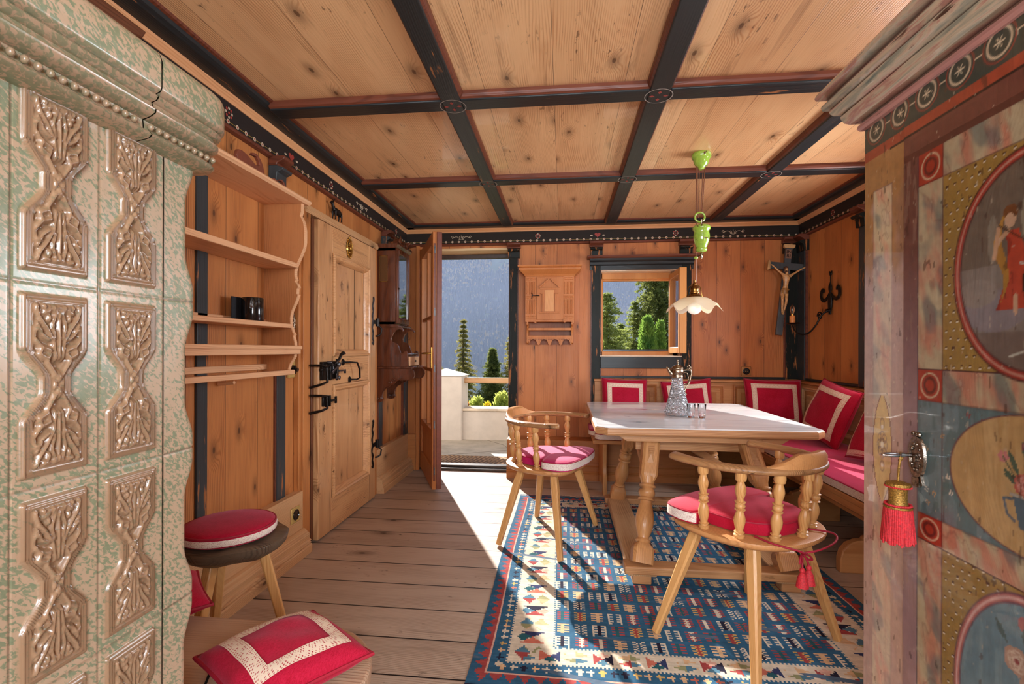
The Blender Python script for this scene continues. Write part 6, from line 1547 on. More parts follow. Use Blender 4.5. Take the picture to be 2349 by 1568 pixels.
# ================================================================ painted wardrobe on the right
CXF, CYE, CZT = .90, 1.549, 1.838
wd = thing('painted_wardrobe', 'large painted wardrobe with oval pictures and moulded cornice, at the right edge', 'wardrobe', (1.15, .85, 0))
def vnoise(x, y, seed=0, octv=3):
    rs = np.random.RandomState(seed); T = rs.rand(64, 64); out = np.zeros_like(x); a_ = 1.0; tot = 0
    for o_ in range(octv):
        xi, yi = np.floor(x).astype(int), np.floor(y).astype(int); fx, fy = x-xi, y-yi; fx, fy = fx*fx*(3-2*fx), fy*fy*(3-2*fy)
        g = lambda i, j: T[(j) % 64, (i) % 64]
        out += a_*((g(xi, yi)*(1-fx)+g(xi+1, yi)*fx)*(1-fy)+(g(xi, yi+1)*(1-fx)+g(xi+1, yi+1)*fx)*fy); tot += a_; a_ *= .5; x, y = x*2.03+7.1, y*2.03+3.3
    return out/tot
RES = .0032
s_ = np.arange(0, 1.30+RES, RES); z_ = np.arange(.03, CZT+RES*.5, RES); SG, ZG = np.meshgrid(s_, z_)
PC = np.zeros(SG.shape+(3,)); 
def C_(r, g, b): return np.array(srgb(r, g, b)[:3])
def fill(mask, col, a_=1.0):
    m = (np.clip(mask.astype(float), 0, 1)*a_)[..., None]; global PC
    PC = PC*(1-m)+np.asarray(col)*m
def soft(d, w=.003): return np.clip(.5-d/w, 0, 1)
def ell(cs, cz, rs_, rz_): return np.hypot((SG-cs)/rs_, (ZG-cz)/rz_)
def ring_(cs, cz, rs_, rz_, w, col, a_=1.0): d = (ell(cs, cz, rs_, rz_)-1)*min(rs_, rz_); fill(soft(np.abs(d)-w), col, a_)
def line(pts, w, col, a_=1.0): fill(soft(seg_dist(SG, ZG, pts)-w, .002), col, a_)
def rect(s0, s1, z0, z1): return (SG >= s0) & (SG <= s1) & (ZG >= z0) & (ZG <= z1)
def marble(mask, seed):
    n1 = vnoise(SG*22+vnoise(SG*12, ZG*12, seed)*3, ZG*12, seed+1); n2 = vnoise(SG*30+5, ZG*16+SG*20, seed+2); n3 = vnoise(SG*14+ZG*10, ZG*9-SG*8, seed+3)
    base = C_(202, 186, 152)*(1-n1[..., None]*.35)+C_(150, 130, 96)*n1[..., None]*.35
    red = np.clip((n2-.42)*3.2, 0, 1)*.60; grn = np.clip((n3-.56)*7, 0, 1)*.6
    col = base*(1-red[..., None])+C_(198, 92, 74)*red[..., None]; col = col*(1-grn[..., None])+C_(76, 104, 108)*grn[..., None]
    vein = np.clip(1-np.abs(vnoise(SG*18, ZG*12+SG*8, seed+5)-.5)*36, 0, 1)*.45
    col = col*(1-vein[..., None])+C_(110, 60, 58)*vein[..., None]
    fill(mask, col)
# stile
D0_ = .170
fill(SG >= 0, C_(160, 118, 72)); n = vnoise(SG*8+ZG*3, ZG*5-SG*6, 3); fill(n > .0, C_(140, 108, 92), np.clip((n-.5)*4, 0, .55))
marble(rect(.040, .120, .08, 1.615), 10)
for s0, s1, z0, z1 in ((.040, .120, .08, 1.615),):
    for a_ in ((s0, z0, s0, z1), (s1, z0, s1, z1), (s0, z1, s1, z1)): line([(a_[0], a_[1]), (a_[2], a_[3])], .0012, C_(96, 60, 62))
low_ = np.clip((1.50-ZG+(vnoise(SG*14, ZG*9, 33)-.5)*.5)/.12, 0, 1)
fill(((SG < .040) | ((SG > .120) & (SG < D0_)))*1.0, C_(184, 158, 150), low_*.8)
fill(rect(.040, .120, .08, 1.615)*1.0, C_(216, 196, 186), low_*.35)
# almond medallion on the stile
dA = np.abs(SG-.082)-.040*np.clip(1-((ZG-.875)/.155)**2, 0, 1)**.75; inA = (np.abs(ZG-.875) < .150)
fill((dA < 0) & inA, C_(206, 176, 120)); fill((np.abs(dA) < .0016) & inA, C_(120, 70, 66))
for k in range(8): t = PI/4*k; ring_(.082+.013*math.cos(t), .885+.026*math.sin(t), .008, .012, .0009, C_(120, 96, 96))
fill(soft((ell(.082, .885, .007, .009)-1)*.008), C_(226, 214, 190)); ring_(.082, .945, .008, .014, .001, C_(120, 96, 96)); ring_(.082, .825, .008, .014, .001, C_(120, 96, 96))
fill(soft((ell(.082, .935, .005, .006)-1)*.006), C_(230, 220, 204)); fill(soft((ell(.082, .828, .005, .006)-1)*.006), C_(230, 220, 204))
# door frame
D0 = .170
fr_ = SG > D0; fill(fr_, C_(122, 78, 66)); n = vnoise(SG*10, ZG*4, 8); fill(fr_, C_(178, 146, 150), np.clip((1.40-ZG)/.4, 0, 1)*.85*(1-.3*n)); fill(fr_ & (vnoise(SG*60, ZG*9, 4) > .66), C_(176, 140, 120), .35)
fill(np.abs(SG-D0) < .0022, C_(40, 28, 26)); fill(np.abs(SG-.062-0*ZG) < .0006, C_(50, 34, 30), (ZG > 1.1)*1.0)
P0, P1 = .225, .305            # marble border strip of the door
inner = SG > P0
marble(rect(P0, P1, .08, 1.645), 20); marble(inner & (ZG > 1.565) & (ZG < 1.645), 30); marble(inner & (ZG > 1.027) & (ZG < 1.105), 40); marble(inner & (ZG > .680) & (ZG < .745), 50)
for z0, z1 in ((1.565, 1.645), (1.027, 1.105), (.680, .745)):
    fill(rect(P0, P1, z0, z1), C_(178, 66, 46)); c_ = (P0+P1)/2; zc = (z0+z1)/2; r_ = (z1-z0)*.38
    ring_(c_, zc, .029, r_, .0018, C_(222, 196, 160)); ring_(c_, zc, .017, r_*.6, .0035, C_(110, 50, 40))
# ochre dotted panels
def dots(mask, z0, z1, seed):
    fill(mask, C_(164, 130, 66)); rs = np.random.RandomState(seed); r_ = 0; zz = z0+.012
    while zz < z1:
        ss = P1+.010+(.011 if r_ % 2 else 0)
        while ss < 1.2:
            if rs.rand() > .15:
                jx, jz = rs.uniform(-.002, .002, 2)
                m1 = (np.abs(SG-ss-jx) < .0034) & (np.abs(ZG-zz-jz) < .0017) & mask; m2 = (np.abs(SG-ss-jx) < .0030) & (np.abs(ZG-zz-jz+.0036) < .0016) & mask
                fill(m1, C_(92, 60, 34)); fill(m2, C_(226, 214, 190))
            ss += .023
        zz += .021; r_ += 1
up = (SG > P1) & (ZG > 1.105) & (ZG < 1.565); dots(up, 1.105, 1.565, 1)
lowp = (SG > P1) & (ZG > .10) & (ZG < .680); dots(lowp, .10, .680, 2)
mid = (SG > P0) & (ZG > .745) & (ZG < 1.027)
fill(mid, C_(96, 122, 124)); n = vnoise(SG*24, ZG*10, 60); fill(mid & (n > .6), C_(132, 150, 156), .5)
rs = np.random.RandomState(5)
for k in range(46):
    a_, b_ = rs.uniform(P0+.01, 1.1), rs.uniform(.755, 1.018); cc = [C_(226, 214, 196), C_(150, 70, 74), C_(196, 160, 120)][k % 3]
    for q_ in range(4): t = PI/2*q_+.4; fill(np.hypot(SG-a_-.0045*math.cos(t), ZG-b_-.0045*math.sin(t)) < .0026, cc)
for zz in (1.105, 1.027, .745, .680, 1.565, 1.645): line([(P0, zz), (1.3, zz)], .0013, C_(84, 44, 44))
for ss in (P0, P1): line([(ss, .08), (ss, 1.645)], .0014, C_(50, 60, 76) if ss == P0 else C_(90, 50, 48))
OC = .525                       # oval centres
e1 = ell(OC, 1.322, .178, .222)
fill(e1 < 1, C_(116, 102, 88)); n = vnoise(SG*9, ZG*9, 70); fill(e1 < 1, C_(150, 140, 132), np.clip((n-.42)*3, 0, .6)*(ZG < 1.33)); fill((e1 < 1) & (ZG < 1.19), C_(104, 80, 70), .5)
fill((np.hypot((SG-.44)/.075, (ZG-1.235)/.045) < 1) & (e1 < 1), C_(140, 130, 132)); fill((np.hypot((SG-.40)/.05, (ZG-1.275)/.03) < 1) & (e1 < 1), C_(150, 138, 128))
# winged figure in a red dress
fx = .478
fill((np.hypot((SG-fx-.040)/.016, (ZG-1.415)/.055) < 1) & (e1 < 1), C_(150, 140, 120)); fill(np.hypot((SG-fx+.040)/.012, (ZG-1.385)/.05) < 1, C_(140, 130, 114))
dr_ = (ZG > 1.235) & (ZG < 1.395) & (np.abs(SG-fx-.004-.012*np.sin((ZG-1.25)*22)) < .014+.018*np.clip((1.395-ZG)/.16, 0, 1)); fill(dr_, C_(186, 74, 52)); fill(dr_ & (vnoise(SG*60, ZG*14, 9) > .6), C_(140, 48, 38), .7)
fill(np.abs(SG-fx+.019-.01*np.sin(ZG*40)) + np.abs(ZG-1.35)*.12 < .012, C_(176, 128, 58))
line([(fx-.004, 1.395), (fx-.030, 1.375), (fx-.036, 1.345), (fx-.026, 1.405)], .005, C_(196, 156, 122)); line([(fx-.026, 1.41), (fx+.05, 1.355)], .0016, C_(80, 50, 34))
fill(np.hypot((SG-fx)/.0135, (ZG-1.420)/.019) < 1, C_(206, 168, 136)); fill((np.hypot((SG-fx-.001)/.0165, (ZG-1.432)/.015) < 1), C_(122, 76, 44)); fill(np.hypot((SG-fx+.001)/.012, (ZG-1.416)/.014) < 1, C_(210, 172, 140))
fill(np.hypot((SG-fx-.012)/.006, (ZG-1.245)/.022) < 1, C_(204, 164, 132))
# dark draped form beside it
fill((np.hypot((SG-fx-.060)/.034, (ZG-1.285)/.055) < 1) & (e1 < 1), C_(74, 44, 34)); fill((np.abs(SG-fx-.062) < .026) & (ZG > 1.15) & (ZG < 1.29) & (e1 < 1), C_(82, 54, 44)); line([(fx+.022, 1.325), (fx+.05, 1.318), (fx+.075, 1.29)], .002, C_(196, 190, 176))
fill((np.hypot((SG-fx-.075)/.045, (ZG-1.165)/.035) < 1) & (e1 < 1), C_(160, 156, 134)); line([(fx-.0, 1.14), (fx+.03, 1.15), (fx+.06, 1.138), (fx+.10, 1.145)], .0022, C_(200, 196, 180))
ring_(OC, 1.322, .178, .222, .0075, C_(170, 62, 50)); ring_(OC, 1.322, .178, .222, .0018, C_(206, 150, 130)); ring_(OC, 1.322, .188, .232, .0018, C_(84, 40, 38)); ring_(OC, 1.322, .168, .212, .0014, C_(84, 40, 38))
# middle medallion with flowers in a pot
e2 = ell(OC, .886, .196, .139); fill(e2 < 1, C_(196, 158, 104)); fill((e2 < 1) & (vnoise(SG*70, ZG*6, 12) > .6), C_(212, 178, 126), .5); ring_(OC, .886, .196, .139, .0016, C_(112, 64, 70))
def rose(cs, cz, r, c1=(196, 104, 90), c2=(226, 170, 156)):
    for k in range(5): t = k*1.257; fill(np.hypot(SG-cs-r*.5*math.cos(t), ZG-cz-r*.5*math.sin(t)) < r*.62, C_(*c1))
    for k in range(5): t = k*1.257+.3; ring_(cs+r*.36*math.cos(t), cz+r*.36*math.sin(t), r*.42, r*.42, r*.05, C_(*c2), .9)
    fill(np.hypot(SG-cs, ZG-cz) < r*.3, C_(150, 66, 66)); ring_(cs, cz, r*.3, r*.3, r*.06, C_(*c2))
def leaf(cs, cz, a_, L, w, col=(84, 104, 84)):
    ca, sa = math.cos(a_), math.sin(a_); u = (SG-cs)*ca+(ZG-cz)*sa; v = -(SG-cs)*sa+(ZG-cz)*ca
    fill((u > 0) & (u < L) & (np.abs(v) < w*np.sin(np.clip(u/L, 0, 1)*PI)), C_(*col))
px_ = OC-.006
fill((ZG > .800) & (ZG < .865) & (SG > px_-.035+(.865-ZG)*.25) & (SG < px_+.060-(.865-ZG)*.25), C_(92, 114, 126)); fill((ZG > .862) & (ZG < .868) & (SG > px_-.04) & (SG < px_+.065), C_(190, 180, 166))
for sg_ in (-1, 1): line([(px_+.012+sg_*.047, .855), (px_+.012+sg_*.066, .852), (px_+.012+sg_*.058, .822), (px_+.012+sg_*.042, .812)], .0028, C_(84, 108, 124))
for cs, cz, a_, L in ((px_-.02, .88, 2.4, .05), (px_-.02, .90, 2.0, .06), (px_, .93, 1.9, .05), (px_+.04, .92, 1.0, .05), (px_-.01, .89, 2.9, .045), (px_+.01, .94, 1.4, .045)): leaf(cs, cz, a_, L, .006)
rose(px_-.008, .888, .022); rose(px_+.030, .893, .020, (206, 140, 120)); rose(px_+.012, .925, .015, (186, 78, 72), (226, 190, 170)); rose(px_+.052, .915, .014, (84, 112, 132), (196, 190, 150))
for k in range(6): t = PI/3*k; fill(np.hypot(SG-px_+.055-.008*math.cos(t), ZG-.935-.008*math.sin(t)) < .005, C_(206, 130, 128))
fill((np.hypot(SG-px_-.002, ZG-.962) < .017) & (ZG > .958), C_(130, 72, 86)); line([(px_-.055, .935), (px_-.03, .90)], .0015, C_(84, 104, 84))
# lower oval
e3 = ell(OC, .405, .176, .258); fill(e3 < 1, C_(110, 138, 150)); fill((e3 < 1) & (vnoise(SG*80, ZG*6, 13) > .6), C_(134, 158, 164), .5)
ring_(OC, .405, .176, .258, .0070, C_(184, 104, 98)); ring_(OC, .405, .176, .258, .0022, C_(222, 180, 172)); ring_(OC, .405, .185, .267, .0014, C_(104, 70, 84)); ring_(OC, .405, .167, .249, .0012, C_(104, 70, 84))
for cs, cz, r_ in ((OC-.03, .535, .026), (OC+.03, .53, .025), (OC, .49, .024), (OC-.05, .44, .020), (OC+.05, .45, .022), (OC+.005, .43, .02), (OC-.02, .36, .02)): rose(cs, cz, r_, (186, 150, 130), (222, 204, 184))
fill((np.hypot(SG-OC+.012, ZG-.615) < .016), C_(180, 106, 108)); fill(np.hypot(SG-OC-.02, ZG-.60) < .014, C_(180, 110, 110))
for cs, cz, a_, L in ((OC-.05, .56, 2.2, .05), (OC+.05, .55, .9, .05), (OC-.01, .57, 1.7, .04)): leaf(cs, cz, a_, L, .007, (84, 104, 104))
# frieze band of rings
bnd = ZG > 1.742; fill(bnd, C_(52, 62, 56)); fill((ZG > 1.712) & (ZG <= 1.742), C_(150, 66, 44)); fill((ZG > 1.645) & (ZG <= 1.712) & (SG > D0), C_(104, 60, 50)); fill((np.abs(ZG-1.712) < .002) & (SG > .11), C_(44, 26, 22))
k = 0; cc = .052
while cc < 1.3:
    ring_(cc, 1.790, .0285, .0285, .0024, C_(196, 178, 150)); ring_(cc, 1.790, .0385, .0385, .0016, C_(138, 58, 46))
    for q_ in range(3):
        t = PI/3*q_; dx, dz = .012*math.cos(t), .012*math.sin(t); line([(cc-dx, 1.79-dz), (cc+dx, 1.79+dz)], .0011, C_(206, 190, 160))
    line([(cc+.042, 1.79), (cc+.058, 1.79)], .0018, C_(196, 178, 150)); cc += .1
# wear: speckles and scratches over the paint
w_ = vnoise(SG*130, ZG*60, 21, 2); fill(w_ > .86, C_(214, 196, 170), .4); w_ = vnoise(SG*90+9, ZG*30, 22, 2); fill(w_ > .82, C_(80, 50, 36), .6); fade = vnoise(SG*6, ZG*4, 23); PC = PC*(.88+.24*fade[..., None])
def gridface(nm, mask_s0, mask_s1, xo):
    i0, i1 = int(round(mask_s0/RES)), int(round(mask_s1/RES)); sub = s_[i0:i1+1]; Sg, Zg = np.meshgrid(sub, z_)
    V = np.stack([np.full(Sg.shape, CXF+xo), CYE-Sg, Zg], -1).reshape(-1, 3)-np.array([1.15, .85, 0]); nz, ns = Sg.shape
    idx = np.arange(nz*ns).reshape(nz, ns); F = np.stack([idx[:-1, :-1], idx[:-1, 1:], idx[1:, 1:], idx[1:, :-1]], -1).reshape(-1, 4)
    me = bpy.data.meshes.new(nm); me.from_pydata(V.tolist(), [], F.tolist()); me.update(); o = bpy.data.objects.new(nm, me); COL.objects.link(o); o.parent = wd
    me.materials.append(M_paint); paint_mesh(o, PC[:, i0:i1+1].reshape(-1, 3)); me.shade_smooth(); return o
M_paint = attr_mat('old_folk_paint', .34, 0.55, 1.0, .35, .10, (60, 60, 6))
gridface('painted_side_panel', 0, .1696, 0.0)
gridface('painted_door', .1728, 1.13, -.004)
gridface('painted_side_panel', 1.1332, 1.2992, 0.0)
cpaint = plain('reddish_brown_carcass', S(120,78,60), .4, var=.25, scale=12)
MB().box(CXF+.001, 1.42, CYE-1.299, CYE, .03, CZT).build('carcass', cpaint, wd)
MB().box(CXF+.03, 1.40, CYE-1.27, CYE-.02, 0, .03).build('plinth', cpaint, wd)
MB().box(CXF-.004, CXF+.001, CYE-1.13, CYE-.1728, .04, 1.70).build('door_thickness', cpaint, wd)
# cornice with marbled mouldings
def corn_mat():
    N_ = NT('marbled_cornice_paint', .3, .25); x, y, z = N_.xyz(); v = N_.vec(N_.math('MULTIPLY', x, 12.0), N_.math('MULTIPLY', y, 2.2), N_.math('MULTIPLY', z, 22.0))
    n1 = N_.noise(v, 1.6, 4.0, .65, 1.2); n2 = N_.noise(v, 2.6, 3.0, .6)
    c = N_.ramp(n1, [(.28, S(96,110,104)), (.42, S(150,148,130)), (.52, S(186,170,146)), (.62, S(172,128,114)), (.75, S(140,124,122))])
    at = N_.n('ShaderNodeAttribute'); at.attribute_name = 'paint'; sp_ = N_.n('ShaderNodeSeparateColor'); N_.t.links.new(at.outputs['Color'], sp_.inputs[0])
    c = N_.mix(N_.math('MULTIPLY', sp_.outputs[0], .85), c, S(96,66,56)); c = N_.mix(N_.math('MULTIPLY', sp_.outputs[1], .8), c, S(176,118,116))
    N_.color(N_.mix(N_.smooth(n2, .62, .7), c, S(70,48,40))); N_.bump(n2, .15, .004); return N_.m
CPROF = [(.0, 1.812, 2), (.010, 1.814, 2), (.015, 1.822, 2), (.013, 1.832, 2), (.004, 1.836, 1), (.006, 1.842, 1), (.028, 1.844, 0), (.038, 1.852, 0), (.044, 1.866, 0), (.046, 1.876, 0), (.040, 1.879, 1), (.048, 1.881, 0), (.058, 1.886, 0), (.066, 1.896, 0), (.068, 1.905, 0), (.063, 1.908, 1), (.070, 1.910, 0), (.080, 1.912, 0), (.084, 1.925, 0), (.082, 1.929, 1), (.072, 1.931, 1), (.070, 1.944, 1), (.082, 1.948, 0), (.094, 1.952, 0), (.097, 1.962, 0), (.092, 1.972, 0), (.080, 1.978, 0), (-.10, 1.980, 0)]
q = MB(); rows = []
for p, z, f in CPROF: rows.append([(CXF-p, CYE-1.30-p, z)]+[(CXF-p, CYE-1.30+1.30*k/12, z) for k in range(1, 12)]+[(CXF-p, CYE+p, z), (1.0, CYE+p, z), (1.42, CYE+p, z)])
q.grid(rows); o = q.build('cornice', corn_mat(), wd, smooth=28)
nn_ = len(rows[0]); c = np.zeros((len(q.v), 3)); 
for i, (p, z, f) in enumerate(CPROF): c[i*nn_:(i+1)*nn_, 0] = (f == 1); c[i*nn_:(i+1)*nn_, 1] = (f == 2)
paint_mesh(o, c)
# lock plate, key and tassel
KY, KZ = 1.322, .882
o = MB().at(Matrix.Translation((CXF-.0042, KY, KZ)) @ Matrix.Rotation(R(-90), 4, 'Y')).lathe([(.0001, .004), (.6, .004), (.72, .008), (.85, .006), (1.0, .006), (1.05, 0)], segs=36, cap=False, M=Matrix.Diagonal((.052, .028, 1, 1)))
o.at(Matrix.Translation((CXF-.008, KY, KZ)))
for k in range(3): o.ball((0, (k-1)*.010, .058), .006, 8, 6)
o.box(-.003, .003, -.012, .012, -.075, -.052); o.beam((0, -.018, -.045), (0, -.024, -.068), .008, .004)
for k in range(10): t = 2*PI*k/10; o.ball((-.002, .017*math.cos(t), .034*math.sin(t)), .005, 8, 6)
o.box(-.006, -.0, -.003, .003, -.012, .006)
lkp = o.build('lock_plate', plain('aged_steel_filigree', S(132,120,108), .25, .95, var=.45, scale=150, bumpk=.3), wd, smooth=40)
kb = Matrix.Translation((CXF-.010, KY, KZ+.004))
ky = thing('key', 'steel key standing in the lock of the painted wardrobe', 'key', (CXF-.010, KY, KZ+.004))
q = MB().tube([(0, 0, 0), (-.030, 0, 0)], .0045, 10).tube([(-.028, 0, 0), (-.036, 0, 0)], .0065, 10)
q.tube([(-.058+.020*math.cos(t), .0+.013*math.sin(t)*.25, .002*math.sin(t)) for t in [2*PI*k/24 for k in range(24)]], .0042, 8, closed=True)
q.build('key_shaft', M_chrome, ky, world=False, smooth=60)
ts = thing('tassel', 'red and gold tassel hanging from the wardrobe key', 'tassel', (CXF-.050, KY+.002, KZ))
MB().tube([(.004, 0, .004), (.003, -.003, -.006), (.002, .0, -.03), (0, 0, -.066)], .0028, 8).tube([(.006, .0, .010), (.010, .002, -.004), (.004, .001, -.012)], .004, 8).build('cord', M_gold, ts, world=False, smooth=60)
MB().lathe([(.0001, -.062), (.010, -.063), (.026, -.068), (.028, -.073), (.026, -.078), (.0001, -.080)], segs=36).build('braid_cap', M_gold, ts, world=False, smooth=50)
q = MB()
for k in range(40): t = 2*PI*k/40; q.ball((.0265*math.cos(t), .0265*math.sin(t), -.0765), .0030, 6, 4, (1, 1, .8))
q.build('red_braid', M_tassel, ts, world=False, smooth=60)
MB().lathe([(.022, -.079), (.0195, -.090), (.0195, -.112), (.022, -.122)], segs=32).build('gold_barrel', M_gold, ts, world=False, smooth=50)
q = MB()
for k in range(44): t = 2*PI*k/44; q.ball((.027*math.cos(t), .027*math.sin(t), -.1225), .0034, 6, 4, (1, 1, .9))
q.build('red_braid', M_tassel, ts, world=False, smooth=60)
MB().tube([(.0285*math.cos(t), .0285*math.sin(t), -.128) for t in [2*PI*k/36 for k in range(36)]], .003, 6, closed=True).build('gold_braid', M_gold, ts, world=False, smooth=60)
q = MB(); rr = random.Random(4)
for k in range(46):
    t = 2*PI*k/46; r0, r1 = .0275, .033+rr.uniform(-.001, .002); zz = -.216+rr.uniform(-.006, .004)
    q.tube([(r0*math.cos(t), r0*math.sin(t), -.128), (r0*1.08*math.cos(t), r0*1.08*math.sin(t), -.155), (r1*math.cos(t), r1*math.sin(t), zz)], .0027, 6)
q.lathe([(.022, -.125), (.026, -.2)], segs=24)
fr2 = q.build('fringe', M_tassel, ts, world=False, smooth=60); fr2['kind'] = 'stuff'
# ================================================================ terrace
o = MB().box(-4.0, 4.0, YF+.34, 6.45, -.16, -.045).build('terrace_floor', M_stone); o['kind'] = 'structure'
def outwall(m, name, label): o = m.build(name, M_plaster, None, bevel=.015, segs=3); tag(o, label, 'wall', None, 'structure'); return o
o = outwall(MB().box(-1.36, 4.0, 6.30, 6.58, -.16, .335), 'terrace_parapet', 'low cream plastered parapet of the terrace')
MB().box(-1.34, 4.0, 6.28, 6.60, .335, .372).build('coping', plain('rough_coping', S(206,190,170), .9, var=.2, scale=6, bumpk=.5), o, bevel=.01)
q = MB().box(-1.86, -1.33, 6.22, 6.66, -.16, .80); q.add([(-1.88, 6.20, .80), (-1.31, 6.20, .80), (-1.31, 6.68, .80), (-1.88, 6.68, .80), (-1.595, 6.44, .895)], [(0, 1, 4), (1, 2, 4), (2, 3, 4), (3, 0, 4), (3, 2, 1, 0)])
outwall(q, 'terrace_pier', 'cream plastered pier with a pyramid cap at the terrace edge')
outwall(MB().box(-4.0, -1.84, 6.30, 6.58, -.16, .62), 'terrace_parapet', 'higher cream parapet left of the pier')
tag(MB().beam((-1.34, 6.44, .735), (4.0, 6.44, .735), .10, .075).build('wooden_rail', W_rough, None, bevel=.016), 'weathered wooden rail above the terrace parapet', 'rail')
# cracked stone slabs drawn as thin joints
q = MB()
for pts in (((-1.0, 6.28), (-.75, 6.0), (-.62, 5.7)), ((-.62, 5.7), (-.3, 6.28)), ((-.62, 5.7), (-1.3, 5.35)), ((-.62, 5.7), (.3, 5.5)), ((.3, 5.5), (.6, 6.28)), ((.3, 5.5), (.2, 4.9))):
    q.tube([(a_, b_, -.0455) for a_, b_ in pts], .004, 4)
q.build('slab_joints', plain('slab_joint', S(120,110,98), .9))['kind'] = 'structure'
mt = NT('coir_doormat', .95); x, y, z = mt.xyz()
ck_ = mt.math('MULTIPLY', mt.math('SINE', mt.math('MULTIPLY', x, 125.0)), mt.math('SINE', mt.math('MULTIPLY', y, 105.0)))
mt.color(mt.mix(mt.smooth(ck_, -.1, .3), S(104,74,50), S(206,160,112))); mt.bump(ck_, .6, .01)
tag(MB().box(-1.34, -.40, 4.885, 5.22, -.044, -.016).build('doormat', mt.m, None, bevel=.006), 'brown waffle-pattern coir doormat on the threshold of the terrace', 'doormat')

# ================================================================ land: garden slope, valley floor and mountain side
def land_mat(name, cA, cB, cC, sc):
    N_ = NT(name, .95, 0, 0, .1); tc = N_.n('ShaderNodeTexCoord'); n1 = N_.noise(tc.outputs['Object'], sc, 5.0, .6); n2 = N_.noise(tc.outputs['Object'], sc*7, 4.0, .6)
    c = N_.mix(N_.smooth(n1, .42, .58), cA, cB); N_.color(N_.mix(N_.smooth(n2, .5, .7), c, cC)); return N_.m
def hgt_at(x, y):
    """height of the far ground at (x, y)"""
    if y < 60: return -8-(y-7)*.36
    base = -27-8*min(1, (y-60)/120)
    m_ = max(0, (y-185)/240.0)
    h = base+ (0 if m_ <= 0 else 150*min(1.25, m_)**1.0)
    h += 9*mnoise.noise(Vector((x*.012, y*.012, .3)))+3.2*mnoise.noise(Vector((x*.05, y*.05, 1.7)))
    if m_ > 0: h += -.10*(x-40)*min(1, m_)-16*max(0, (x-10)/140.0)*min(1, m_)
    return h
q = MB(); rows = []
ys_l = [7+ (470-7)*(k/110)**1.25 for k in range(111)]
for y in ys_l: rows.append([(x, y, hgt_at(x, y)) for x in [(-1+2*k/90)*(40+y*.62) for k in range(91)]])
q.grid(rows); o = q.build('mountain_side', land_mat('alpine_ground', S(112,122,80), S(134,124,92), S(84,80,60), .016), None, smooth=80); tag(o, 'valley meadows and mountain side beyond the terrace', 'mountain', None, 'structure')
# forest on the slope: uncountable small conifers
rs = random.Random(11); q = MB(); vv, ff = [], []
def cone(x, y, z, h, r):
    n0 = len(vv); a0 = rs.random()*6
    for k in range(5): t = a0+2*PI*k/5; vv.append((x+r*math.cos(t), y+r*math.sin(t), z+h*.08))
    vv.append((x, y, z+h)); 
    for k in range(5): ff.append((n0+k, n0+(k+1) % 5, n0+5))
cnt = 0
while cnt < 21000:
    y = rs.uniform(190, 462); x = rs.uniform(-.42, .55)*y; 
    dens = mnoise.noise(Vector((x*.02, y*.02, 5.0)))
    if y < 222 and dens < .12+.012*(222-y): continue
    if mnoise.noise(Vector((x*.035, y*.03, 9.0))) > .42: continue
    h = rs.uniform(4.0, 7.5); cone(x, y, hgt_at(x, y)-.4, h, h*.17); cnt += 1
for k in range(260):
    y = rs.uniform(80, 190); x = rs.uniform(-.3, .45)*y
    if mnoise.noise(Vector((x*.04, y*.04, 2.0))) > .05: h = rs.uniform(3.5, 6); cone(x, y, hgt_at(x, y)-.3, h, h*.2)
fm = NT('larch_and_spruce_forest', .95, 0, 0, .1); tc = fm.n('ShaderNodeTexCoord'); nf = fm.noise(tc.outputs['Object'], .25, 3.0, .7); nf2 = fm.noise(tc.outputs['Object'], .02, 3.0, .6)
fm.color(fm.mix(fm.smooth(fm.math('ADD', nf, fm.math('MULTIPLY', nf2, .5)), .80, .90), S(30,44,42), S(168,136,76)))
me = bpy.data.meshes.new('mountain_forest'); me.from_pydata(vv, [], ff); me.update(); o = bpy.data.objects.new('mountain_forest', me); COL.objects.link(o); me.materials.append(fm.m)
tag(o, 'dense conifer forest covering the opposite mountain side', 'forest', None, 'stuff')
# tiny farm houses in the valley
for k, (x, y) in enumerate(((-9.5, 128), (-6.0, 133), (-13.0, 150))):
    z = hgt_at(x, y); h_ = thing('farmhouse', ['white farmhouse with grey roof on the valley meadow, left one seen through the door', 'white farmhouse with grey roof on the valley meadow, right of its neighbour', 'farthest small white farmhouse in the valley meadow'][k], 'house', (x, y, z))
    MB().box(x-1.2, x+1.2, y-.8, y+.8, z-.5, z+1.0).build('wall', M_plaster, h_); MB().prism([(y-1.0, z+.95), (y, z+1.7), (y+1.0, z+.95)], 'X', x-1.4, x+1.4).build('roof', plain('slate_roof', S(120,112,108), .8), h_)

# ================================================================ trees
def needle_mat(name, c1, c2):
    N_ = NT(name, .7, 0, 0, .25); tc = N_.n('ShaderNodeTexCoord'); n1 = N_.noise(tc.outputs['Object'], 3.0, 3.0, .7)
    N_.color(N_.mix(N_.smooth(n1, .35, .65), c1, c2)); tr = N_.n('ShaderNodeBsdfTranslucent'); tr.inputs[0].default_value = tuple(min(1, x*2.2) for x in c2[:3])+(1,)
    mx = N_.n('ShaderNodeMixShader'); mx.inputs[0].default_value = .35; N_.t.links.new(N_.b.outputs[0], mx.inputs[1]); N_.t.links.new(tr.outputs[0], mx.inputs[2]); N_.t.links.new(mx.outputs[0], N_.out.inputs[0]); return N_.m
NM = {'spruce': needle_mat('spruce_needles', S(74,84,46), S(134,126,70)), 'pine': needle_mat('pine_needles', S(82,98,50), S(134,142,76)), 'cypress': needle_mat('cypress_leaves', S(44,84,42), S(110,136,58)), 'dark': needle_mat('dark_spruce_needles', S(62,78,44), S(112,118,62))}
M_bark = plain('tree_bark', S(96,76,60), .95, var=.3, scale=6)
